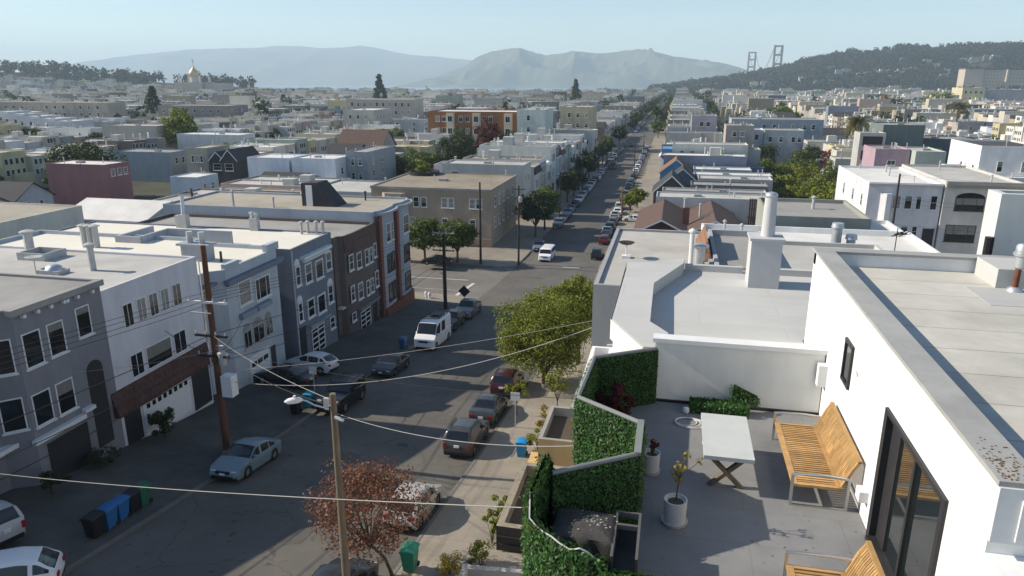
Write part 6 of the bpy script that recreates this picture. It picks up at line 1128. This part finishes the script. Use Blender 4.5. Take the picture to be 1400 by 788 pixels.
gable_house('brown roofed house with dormer gables in the middle left', -104, -89, 214, 226, -20.4, -15.6, 'x', (.45, .40, .36), M_shingle, .4, wins=[('S', -100, -99, -23.5, -21.5), ('S', -95, -94, -23.5, -21.5)])
flat_house('white blank side wall of a long house in the middle left', -173, -148.2, 230, 240, -18.8, (.56, .58, .60), M_roofs[0], par=.2, pipes=2)
t = flat_house('orange apartment building with pale bay windows', -91, -56.9, 265, 285, -11.6, (.28, .125, .05), M_roofs[0], par=.4, wins=w3('S', [-88, -85.5, -79, -76.5, -70, -67.6], [-15.4, -19.8], 1.6, 2.2, 'sl') + w3('E', [268, 274, 279], [-15.4, -19.8], 1.4, 2.2)); 
for x in (-83.5, -73.5, -61.5): part(t, 'bay', M_plain, lambda m: m.prism([(x - .2, 264.99), (x, 264), (x + 2.8, 264), (x + 3.0, 264.99)], -24, -12.2), col=(.58, .5, .38)); window(t, (x + .5, 263.98, -15.4), SOUTH[0], SOUTH[1], 1.8, 2.2, 'sl'); window(t, (x + .5, 263.98, -19.8), SOUTH[0], SOUTH[1], 1.8, 2.2, 'sl')
flat_house('mint green white house right of the orange building', -56.2, -46, 262, 280, -10.6, (.52, .58, .54), M_roofs[1], wins=w3('S', [-52.6], [-14.5, -18.5], 1.2, 1.9))
flat_house('pale yellow block with a flat roof right of the mint green house', -46, -33, 298, 315, -10.8, (.46, .41, .28), M_roofs[1], wins=w3('S', [-43, -39.5, -36], [-15, -19], 1.3, 1.8), pipes=3)
flat_house('long cream row with many windows in the middle distance', -156, -140, 330, 352, -14.2, (.50, .47, .41), M_roofs[0], wins=w3('E', [333, 337, 341, 345, 349], [-18.5, -22.5], 1.3, 2) + w3('S', [-153, -149, -145], [-18.5, -22.5], 1.3, 2))
flat_house('big pale apartment block with rows of arched windows', -196, -154, 420, 440, -11.8, (.46, .42, .36), M_roofs[1], wins=w3('S', [-193 + 4 * k for k in range(10)], [-16, -20.5], 1.6, 2.4))
flat_house('pale beige twin blank walls in the left distance', -208, -185, 235, 246, -16.5, (.44, .41, .37), M_roofs[1], par=.3, pipes=2)
for k in range(5): flat_house('pale stepped house in the far left white terrace, %s from its left end' % ORD[k], -330 + k * 12.6, -318 + k * 12.6, 300 - k * 4, 314 - k * 4, -15.4 - k * .75, (.60, .61, .62), M_roofs[0], group='white stepped terrace at far left', wins=w3('S', [-328 + k * 12.6, -323 + k * 12.6], [-19.8 - k * .75, -23.6 - k * .75], 1.5, 2))
flat_house('long grey flat block across the left distance', -290, -245, 372, 392, -14.5, (.25, .235, .22), M_roofs[2], par=.3, wins=w3('E', [375, 380, 385], [-18, -22], 1.4, 2) + w3('S', [-287 + 5 * k for k in range(8)], [-18.5, -22.5], 1.6, 2)); flat_house('long tan low block behind the white terrace row', -420, -330, 380, 395, -13.6, (.40, .36, .31), M_roofs[3], par=.2, wins=w3('S', [-416 + 6 * k for k in range(14)], [-17.5, -21.5], 1.8, 2))
# near-left mid ground, roofs behind the first row
t = flat_house('long weathered cream house with a flat tan roof at the far left', -98, -83.3, 69, 88, -17.6, (.66, .63, .55), M_roofs[3], par=.15, wins=w3('E', [72, 74.2, 77, 79.5, 84], [-21.6], 1, 1.5) + w3('S', [-96, -92, -88], [-21.4], 1, 1.4))
gable_house('pale blue cottage with a low white gabled roof behind the cream roofs', -91, -76.2, 91.5, 104, -20.3, -18.3, 'x', (.40, .45, .50), M_roofs[0], .3, wins=[('S', -88.5, -87.3, -22.8, -21.4), ('S', -81, -79.6, -23, -21.2), ('E', 94, 94.9, -22.6, -21), ('E', 95.3, 96.2, -22.6, -21), ('E', 100, 101, -22.6, -21)], trim=None)
gable_house('house with a brown hipped roof at the far left edge', -140, -124.5, 104, 114, -22.6, -20.0, 'x', (.42, .40, .36), M_shingle, .5, wins=[('E', 106, 107, -25, -23.4), ('E', 110, 111, -25, -23.4)]); gable_house('house with a black gabled roof behind the brown hipped one', -138, -124.5, 115.5, 124.5, -22.6, -19.8, 'x', (.40, .42, .44), M_slate, .5, wins=[('E', 118, 119, -25, -23.4), ('E', 121, 122, -25, -23.4)])
flat_house('small white house with a blue side beside the dull red house', -113, -106, 146, 154, -21.6, (.42, .5, .58), M_roofs[0], wins=w3('E', [148, 151], [-25], 1.2, 1.7), par=.2)
# cathedral with a gilded dome on the left skyline
ct = thing('cathedral', 'church with a gilded onion dome on the left skyline', 'church', (-865, 1200, -26)); M_gold = mat('gilded', (.55, .42, .2), .5, .1, .5, metal=.4)
part(ct, 'nave', M_plain, lambda m: (m.box(-893, -838, 1200, 1240, -40, -6), m.box(-838, -800, 1205, 1240, -40, -8)), col=(.36, .31, .28)); part(ct, 'drum', M_plain, lambda m: m.lathe([(8, 0), (8, 9)], (-862, 1215, -6.2), 16), col=(.5, .47, .42))
part(ct, 'dome', M_gold, lambda m: m.lathe([(6, 0), (8.5, 3.5), (9, 7), (7.2, 11), (3.6, 14.5), (1.0, 18), (.5, 21)], (-862, 1215, 2.7), 20), smooth=True); part(ct, 'cross', M_gold, lambda m: (m.box(-862.5, -861.5, 1214.7, 1215.3, 25, 34), m.box(-865, -859, 1214.8, 1215.2, 30, 31)))
for x, y in ((-887, 1206), (-844, 1206), (-887, 1234), (-844, 1234)): part(ct, 'turret', M_roofs[1], lambda m: m.lathe([(1.8, -6), (1.8, -1), (2.3, .5), (1.6, 3), (.3, 6)], (x, y, 0), 12), smooth=True)
# hospital on the right hill and suspension bridge towers
hp = thing('hospital', 'long pale multi-storey block at the foot of the wooded hill on the right', 'building', (620, 1700, -20)); part(hp, 'wall', M_plain, lambda m: (m.box(566, 600, 1692, 1730, -60, 19.5), m.box(600, 700, 1700, 1730, -60, 17.4), m.box(643, 646, 1693, 1700, -60, 18)), col=(.46, .39, .32)); part(hp, 'roof', M_tile, lambda m: (m.box(564.5, 601.5, 1690.5, 1731.5, 19.5, 21), m.box(601.5, 700, 1698.5, 1731.5, 17.4, 18.7)))
part(hp, 'window', M_roofs[2], lambda m: [m.box(603 + k * 6, 606 + k * 6, 1699.7, 1700, z, z + 2.6) for k in range(16) for z in (-14, -7, 0, 7, 12)])
flat_house('pale yellow block among trees below the hospital', 273, 293, 815, 845, -8.5, (.55, .50, .34), M_roofs[2], zb=-32, wins=w3('S', [275 + 4.5 * k for k in range(4)], [-14, -20], 2, 2.6)); flat_house('pale lilac grey block right of the yellow block', 294, 330, 820, 850, -10, (.40, .40, .42), M_roofs[1], zb=-32)
M_redb = mat('bridge_red', (.15, .075, .06), .7, .1, .05)
def tower(label, X, Y, top, w):
    t = thing('bridge_tower', label, 'bridge tower', (X, Y, -74)); part(t, 'leg', M_redb, lambda m: (m.box(X - w / 2, X - w / 2 + w * .2, Y - 8, Y + 8, -74, top), )); part(t, 'leg', M_redb, lambda m: (m.box(X + w / 2 - w * .2, X + w / 2, Y - 8, Y + 8, -74, top)))
    [part(t, 'strut', M_redb, lambda m: m.box(X - w * .31, X + w * .31, Y - 6, Y + 6, top - a, top - a + b_)) for a, b_ in ((8, 7.5), (48, 8), (90, 9), (136, 10))]
tower('nearer bridge tower above the wooded hill', 455, 3810, 153.5, 42); tower('farther bridge tower beside the wooded hill', 416, 4690, 153, 46)
o = MB().box(380, 440, 4690, 4710, -6, 0).box(400, 480, 3790, 4690, -8, -4).build('bridge_deck', M_redb); tag(o, 'thin roadway deck between the bridge towers', 'bridge')
for s in (-1, 1): catenary('suspension_cable', (455 + s * 17, 3810, 153), (416 + s * 18, 4690, 152), 130, 1.4, M_redb, 'main cable hanging between the bridge towers, %s one' % ('left' if s < 0 else 'right'))
ms = thing('radio_mast', 'thin lattice mast on the wooded hill ridge at right', 'mast', (807, 2490, 60)); part(ms, 'mast', M_vent, lambda m: [m.tube([(807 + dx * 3, 2490 + dy * 3, 45), (807 + dx, 2490 + dy, 92)], .7, 4) for dx in (-1, 1) for dy in (-1, 1)]); part(ms, 'brace', M_vent, lambda m: [m.tube([(807 - 2.5, 2487, 48 + 5 * k), (807 + 2.5, 2487, 53 + 5 * k)], .5, 4) for k in range(9)])
# ------------------------------------------------------------------ the streets of row houses
USED = []                                            # footprints already taken by the buildings above
for o in list(C.objects):
    if o.parent is None and o.get('category') in ('house', 'building') or (o.type == 'EMPTY' and o.get('label', '').startswith('tan corner')):
        xs, ys = [], []
        for ch in KIDS.get(o.name, ()):
            if ch.name.split('.')[0] in ('wall', 'roof'):
                for v in ch.data.vertices: xs.append(v.co.x + o.location.x); ys.append(v.co.y + o.location.y)
        if xs: USED.append((min(xs), max(xs), min(ys), max(ys)))
def free(x0, x1, y0, y1, tol=1.2): return not any(a < x1 - tol and b > x0 + tol and c_ < y1 - tol and d_ > y0 + tol for a, b, c_, d_ in USED)
PAL = [((.66, .65, .62), 'white'), ((.56, .52, .44), 'cream'), ((.46, .45, .42), 'pale grey'), ((.38, .43, .48), 'pale blue'), ((.42, .35, .27), 'tan'), ((.26, .27, .29), 'grey'), ((.58, .55, .50), 'off-white'), ((.50, .46, .36), 'beige'), ((.46, .36, .33), 'dusty pink'), ((.34, .40, .35), 'sage green'), ((.20, .24, .31), 'slate blue'), ((.64, .62, .56), 'ivory'), ((.62, .63, .64), 'chalk white'), ((.16, .13, .11), 'dark brown'), ((.56, .50, .30), 'pale yellow')]
PW = [5, 6, 4, 2, 4, 2.5, 4, 4, 1.2, 1.2, .7, 5, 3, 1.2, 1.4]
HOUSE_T = []
def build_template(seed, far):
    r = random.Random(seed); d = r.uniform(17, 23.5); w = 7.56; h = r.choice([7.2, 7.8, 8.3, 8.9, 9.8]); par = r.uniform(.25, .5); t = bpy.data.objects.new('row_house', None); ORG[t.name] = (0, 0, 0)
    rear = r.uniform(2, 5); notch = r.random() < .5
    poly = [(-d, 0), (0, 0), (0, w), (-d, w)]
    if r.random() < .6: poly = [(-d, 0), (-.8, 0), (-.8, .9), (0, 1.7), (0, w - 1.6), (-.8, w - .8), (-.8, w), (-d, w)]
    if notch: i = poly.index((-d, w)); poly = poly[:i] + [(-d * .62, w), (-d * .62, w - 1.3), (-d * .42 - d * .45, w - 1.3), (-d * .87, w), (-d, w)]
    zt = h; wl = walls_mb(poly, -3.2, zt); ring, slab = flat_roof_mb(poly, zt - par, par, .2); wl.add(ring.v, ring.f)
    wl.box(-d - rear, -d, .8, w - r.choice([.5, 2.5]), -3, h * r.uniform(.35, .75))
    M = [M_stucco, M_trim, M_glass, M_dtrim]; W_ = []
    fx = 0 if len(poly) < 8 else 0
    floors = [z for z in (3.6, 6.5) if z + 2.2 < h]
    for z in floors:
        for y in (1.95, 3.2, 4.6): W_.append(((fx, y, z), EAST[0], EAST[1], 1.05, 1.75))
        if r.random() < .7:
            for y in (.9, 2.6, 4.4, 5.9): W_.append(((-d, y + .9, z), (0, -1, 0), (-1, 0, 0), .95, 1.5))
        for sx in ((.25, .7) if r.random() < .5 else (.5,)): W_.append(((-d * sx - .5, 0, z + .2), SOUTH[0], SOUTH[1], .8, 1.3))
    mans = r.random() < .28
    for sx in (.15, .38, .62, .86):
        if r.random() < .35: W_.append(((-d * sx - .5, 0, r.choice([3.8, 5.9])), SOUTH[0], SOUTH[1], .9, 1.4))
    if far:
        for o, u, n, a, b in W_:
            mb = MB(); mb.fbox(o, u, n, -.1, a + .1, 0, .06, -.1, b + .1); wl.add(mb.v, mb.f, 1); mb = MB(); mb.fbox(o, u, n, .02, a - .02, .02, .075, .02, b - .02); wl.add(mb.v, mb.f, 2)
        wl.box(fx, fx + .06, 2, 5.2, -.2, 2.3, 3)
    wl.build('wall', M, t); slab.build('roof', r.choice([M_roofs[0], M_roofs[0], M_roofs[1], M_roofs[1], M_roofs[1], M_roofs[2], M_roofs[3]]), t)
    if not far:
        for o, u, n, a, b in W_: window(t, o, u, n, a, b, r.choice(['dh', 'sl', 'plain']), pm=M_glassb if r.random() < .25 else M_glass)
        part(t, 'garage_door', M_dtrim if seed % 2 else M_trim, lambda m: m.box(fx, fx + .06, 2, 5.0, -.3, 2.2))
        part(t, 'cornice', (M_shingle if seed % 2 else M_slate) if mans else M_trim, lambda m: m.add([(fx - .1, 0, zt - .02), (fx + .55, 0, zt - (1.3 if mans else .45)), (fx + .55, w, zt - (1.3 if mans else .45)), (fx - .1, w, zt - .02), (fx, 0, zt - (1.5 if mans else .6)), (fx, w, zt - (1.5 if mans else .6))], [(0, 1, 2, 3), (1, 4, 5, 2), (0, 4, 1), (3, 2, 5)]))
    if seed % 9 == 2:
        def gb(m):
            m.add([(-d * .55, -.2, zt - .02), (.45, -.2, zt - .02), (.45, w + .2, zt - .02), (-d * .55, w + .2, zt - .02), (-d * .55, w / 2, zt + 2.3), (.45, w / 2, zt + 2.3)], [(0, 1, 5, 4), (3, 4, 5, 2), (0, 4, 3), (1, 2, 5), (0, 3, 2, 1)])
        part(t, 'gable_roof', [M_slate, M_shingle, M_slate][seed % 3], gb)
    def stair(m):
        for q in range(5): m.box(-d - rear - 1.2, -d - rear, 1 + q * .5, 1.5 + q * .5, -.3, .4 + q * .55)
        m.box(-d - rear - 1.2, -d - rear, 3.5, w - 1, 2.6, 2.75); m.box(-d - rear - 1.22, -d - rear - 1.15, 3.5, w - 1, 2.75, 3.7)
    if not far: part(t, 'rear_stair', M_wood_grey, stair)
    for k in range(r.randint(2, 5) if not far else r.randint(2, 4)):
        part(t, 'vent_pipe', r.choice([M_vent, M_vent, M_metal, M_trim]), lambda m: pipe_mb(m, -r.uniform(2, d - 1), r.choice([.6, w - .6, r.uniform(1, w - 1)]), zt - par, r.uniform(.7, 2.1), r.uniform(.1, .24)), smooth=True)
    if r.random() < .45: part(t, 'skylight', M_glassb, lambda m: m.box(-d * .5, -d * .5 + 1.4, 2.5, 3.7, zt - par, zt - par + .35))
    if r.random() < .3: part(t, 'penthouse', M_roofs[1], lambda m: m.box(-d * .7, -d * .7 + 2.6, 2.5, 5, zt - par, zt - par + 2.0))
    t['depth'] = d; t['height'] = h
    return t
TN = [build_template(100 + k, False) for k in range(9)]; TF = [build_template(200 + k, True) for k in range(9)]
KX, KY = sin(radians(12.49)), cos(radians(12.49))
def seen(x, y, m=8):
    f = (-KX * x + KY * y) * .9606 + 27 * .278; s = KX * y + KY * x
    return y > 3 and abs(s) < f * .72 + m
rowname = {-30.0: 'left side of the avenue', -3.4: 'right side of the avenue'}
cand = []; rest = []
BLK = [(20, 78, 'near block'), (120, 386, 'second block'), (414, 680, 'third block'), (702, 968, 'fourth block'), (990, 1256, 'fifth block'), (1278, 1544, ''), (1566, 1832, ''), (1854, 2120, ''), (2142, 2408, ''), (2430, 2900, '')]
rh = random.Random(77)
for k in range(-26, 27):
    xc = -16.7 + 94.5 * k
    for s in (-1, 1):                         # s=-1: row on the left of this avenue (front faces +x)
        xf = xc + s * 13.3
        for bi, (y0, y1, bn) in enumerate(BLK):
            if bi > 6 and k * 94.5 > 900: continue
            wlot = 7.6 if y0 < 1270 else 10.2; y = y0; n = 0
            while y < y1 - wlot * .6:
                d = 23; xa, xb = (xf - d, xf) if s < 0 else (xf, xf + d); ok = seen((xa + xb) / 2, y + 4) and not (bi == 0 and k == 0 and (s < 0 or y < 56))
                if k == -1 and s < 0 and 125 < y < 200: ok = False
                if ok and free(xa, xb, y, y + wlot):
                    (cand if y0 < 1270 else rest).append((sqrt(y * y + xf * xf), k, s, xf, y, bi, n))
                y += wlot; n += 1
cand.sort()
SEEN_L = {}
NEAR = cand[:292]; rest = cand[292:] + rest
for idx, (dist, k, s, xf, y, bi, n) in enumerate(NEAR):
    pool = TN if dist < 215 else TF; T_ = pool[rh.randrange(len(pool))]
    c_ = copy_tree(T_); col, cn = rh.choices(PAL, PW)[0]
    if s < 0: c_.location = (xf, y, g(y + 4) + .3)
    else: c_.location = (xf, y + 7.58, g(y + 4) + .3); c_.rotation_euler = (0, 0, pi)
    j = .86 + rh.random() * .2
    if bi == 0 and k >= 0: j *= .9
    if k == 0 and s < 0 and bi == 1: j *= 1.2
    if k == -1 and s > 0 and y < 164: j *= .66
    c_.scale = (1, 1, j)
    sh = 1 + rh.uniform(-.22, .14)
    for ch in c_.children if False else []: pass
    c_['__col'] = (col[0] * sh, col[1] * sh, col[2] * sh)
    av = 'main avenue' if k == 0 else '%s avenue %s' % (ORD[abs(k) - 1], 'leftward' if k < 0 else 'rightward')
    tag(c_, '%s house, %s from corner, %s of %s, %s' % (cn, ORD[n], 'left' if s < 0 else 'right', av, BLK[bi][2]), 'house', 'row houses')
# colour the walls of the copies
for o in C.objects:
    if o.parent is not None and '__col' in o.parent.keys() and o.name.split('.')[0] == 'wall': o.color = (*o.parent['__col'], 1)
for o in C.objects:
    if '__col' in o.keys(): del o['__col']
    for q in ('depth', 'height'):
        if q in o.keys(): del o[q]
for t_ in TN + TF: drop(t_)

# ---- the far city: thousands of roofs that read as one mass
def city(name, lots):
    V, F, MI, CO = [], [], [], []; r = random.Random(5)
    def bx(x0, x1, y0, y1, z0, z1, mi, col, top=None):
        b = len(V); V.extend([(x0, y0, z0), (x1, y0, z0), (x1, y1, z0), (x0, y1, z0), (x0, y0, z1), (x1, y0, z1), (x1, y1, z1), (x0, y1, z1)])
        for q in ((0, 1, 5, 4), (1, 2, 6, 5), (2, 3, 7, 6), (3, 0, 4, 7)): F.append(tuple(b + i for i in q)); CO.append(col)
        F.append((b + 4, b + 5, b + 6, b + 7)); CO.append(top or col)
    for lot in lots:
        dist, k, s, xf, y, bi, n = lot[:7]
        w = 7.5 if bi < 5 else 10; d = r.uniform(16, 24); h = r.uniform(6.5, 11.5) if r.random() < .93 else r.uniform(12, 17); z = lot[7] if len(lot) > 7 else g(y); xa, xb = (xf - d, xf) if s < 0 else (xf, xf + d)
        x_, y_ = xf, y
        col = r.choices(PAL, PW)[0][0]; sh = r.uniform(.5, 1.04); col = (col[0] * sh * 1.04, col[1] * sh, col[2] * sh * .94); tv = r.choice([.78, .7, .6, .5, .4, .3, .2, .1]); top = (tv, tv * .98, tv * .93)
        if r.random() < .06 and dist > 500: continue
        bx(xa, xb, y, y + w, z - 4, z + h, 0, col, col); b = len(V); V.extend([(xa + .3, y + .3, z + h + .02), (xb - .3, y + .3, z + h + .02), (xb - .3, y + w - .3, z + h + .02), (xa + .3, y + w - .3, z + h + .02)]); F.append((b, b + 1, b + 2, b + 3)); CO.append(top)
        if r.random() < .5: e = r.uniform(2, 6); (bx(xa - e, xa, y + .6, y + w - r.choice([.6, 2.5]), z - 3, z + h * r.uniform(.4, .8), 0, tuple(c * .9 for c in col), top) if s < 0 else bx(xb, xb + e, y + .6, y + w - r.choice([.6, 2.5]), z - 3, z + h * r.uniform(.4, .8), 0, tuple(c * .9 for c in col), top))
        if r.random() < .16: x0 = r.uniform(xa + 3, xb - 6); bx(x0, x0 + 2.6, y + 2, y + 4.6, z + h - .1, z + h + 2.1, 0, tuple(c * r.uniform(.5, 1) for c in col))
        if dist < 1700:
            for zz in (2.6, 5.6):
                if zz + 2 > h: continue
                for q in range(3 if bi < 5 else 4):
                    y0 = y + .8 + q * 2.3; fx = xb + .05
                    b = len(V); V.extend([(fx, y0, z + zz + .6), (fx, y0 + 1.3, z + zz + .6), (fx, y0 + 1.3, z + zz + 2.3), (fx, y0, z + zz + 2.3)]); F.append((b, b + 1, b + 2, b + 3)); CO.append((.03, .033, .04))
                if r.random() < .75:
                    for q in range(3):
                        x0 = xa + 2 + q * r.uniform(4, 6); b = len(V); V.extend([(x0, y - .05, z + zz + .6), (x0 + 1.2, y - .05, z + zz + .6), (x0 + 1.2, y - .05, z + zz + 2.2), (x0, y - .05, z + zz + 2.2)]); F.append((b, b + 1, b + 2, b + 3)); CO.append((.03, .033, .04))
        for q in range(r.randint(1, 6)):
            x0 = r.uniform(xa + 1, xb - 2); y0 = r.uniform(y + .5, y + w - 1.5); e = r.uniform(.35, .9); bx(x0, x0 + e, y0, y0 + e, z + h - .1, z + h + r.uniform(.7, 2.4), 0, (.5, .5, .49))
    me = bpy.data.meshes.new(name); me.from_pydata(V, [], F); at = me.attributes.new('tint', 'FLOAT_COLOR', 'FACE'); at.data.foreach_set('color', [v for c in CO for v in (*c, 1)])
    me.materials.append(M_city); o = bpy.data.objects.new(name, me); C.objects.link(o); o['kind'] = 'stuff'
M_city = mat('far_city', attr='tint', rough=.85, var=.12, scale=.15)
slope = []
for H_, js, p_ in ((HL, (0, 1, 2, 3, 4), .8), (HR, (0, 1, 2), .55), (HR, (5, 6, 7, 8, 9, 10, 11), .13)):
    for j in js:
        for i in range(len(H_[0]) - 1):
            if rh.random() < p_: q_ = H_[j][i]; slope.append((1500, 0, -1 if i % 2 else 1, q_[0], q_[1] + rh.uniform(-8, 8), 6, 0, q_[2] + (1 if H_ is HL or j < 4 else 6)))
city('distant_houses', rest + slope)
# far street and garden trees among the far roofs
sp = []
for _ in range(6000):
    y = 420 + 2500 * rh.random() ** 1.2; k = rh.randint(-24, 24); x = -16.7 + 94.5 * (k + .5) + rh.uniform(-9, 9) if rh.random() < .75 else -16.7 + 94.5 * k + rh.choice([-7.5, 7.5])
    if not seen(x, y, 20) or (x > 600 and y > 1900): continue
    h = rh.uniform(5, 10) if rh.random() < .95 else rh.uniform(12, 18); sp.append((x, y, g(y), h, h * rh.uniform(.3, .5)))
for y in range(420, 1500, 9):
    for x in (-24.3, -9.2):
        if rh.random() < (.5 if x < -15 else .22): h = rh.uniform(4.5, 9.5); sp.append((x, y, g(y), h, h * .38))
forest('distant_trees', sp, 'dark')
# garden trees in the nearer back yards
kinds = ['dark', 'mid', 'mid', 'olive', 'dark', 'bright']; TT = []
for k in range(6):
    t_ = make_tree('garden_tree', 'x', (0, 0, 0), 6, 2.6, kinds[k], 300 + k, 18, 55, .3, .18, .85); TT.append(t_)
cnt = {}
for (x0, x1, y0, y1, nm, m) in ((-74, -56, 120, 380, 'left gardens behind the avenue', 12), (-170, -150, 120, 380, 'behind first avenue leftward', 22), (22, 42, 270, 384, 'right gardens behind the avenue', 8), (112, 140, 200, 384, 'behind first avenue rightward', 20), (-264, -246, 240, 384, 'behind second avenue leftward', 14), (-74, -58, 30, 76, 'near left back yards', 4)):
    for i in range(m):
        x, y = rh.uniform(x0, x1), y0 + (y1 - y0) * (i + rh.random() * .8) / m
        if not seen(x, y, 5) or not free(x - 2, x + 2, y - 2, y + 2, 0): continue
        q = rh.randrange(6); c_ = copy_tree(TT[q]); sc_ = rh.uniform(.7, 1.5); c_.location = (x, y, g(y) - .2); c_.scale = (sc_, sc_, sc_ * rh.uniform(.8, 1.2)); c_.rotation_euler = (0, 0, rh.uniform(0, 6))
        tag(c_, '%s %s garden tree, %s from the near end, %s' % ('small' if sc_ < 1 else 'tall', {'dark': 'dark', 'mid': 'green', 'olive': 'olive', 'bright': 'bright green'}[kinds[q]], ORD[i], nm), 'tree', 'garden trees')
for t_ in TT: drop(t_)

# ------------------------------------------------------------------ haze
hz = MB().box(-13500, 13500, -250, 14600, -95, 560).build('haze', mat('haze_surface_unused')); hz['kind'] = 'stuff'
hm = bpy.data.materials.new('haze_air'); hm.use_nodes = True; t = hm.node_tree; t.nodes.clear(); out = N(t, 'ShaderNodeOutputMaterial'); pv = N(t, 'ShaderNodeVolumePrincipled')
pv.inputs['Color'].default_value = (.70, .875, 1, 1); pv.inputs['Density'].default_value = HAZE; pv.inputs['Anisotropy'].default_value = .0
t.links.new(pv.outputs[0], out.inputs['Volume']); hz.data.materials.clear(); hz.data.materials.append(hm)
hm.cycles.homogeneous_volume = True if hasattr(hm.cycles, 'homogeneous_volume') else None
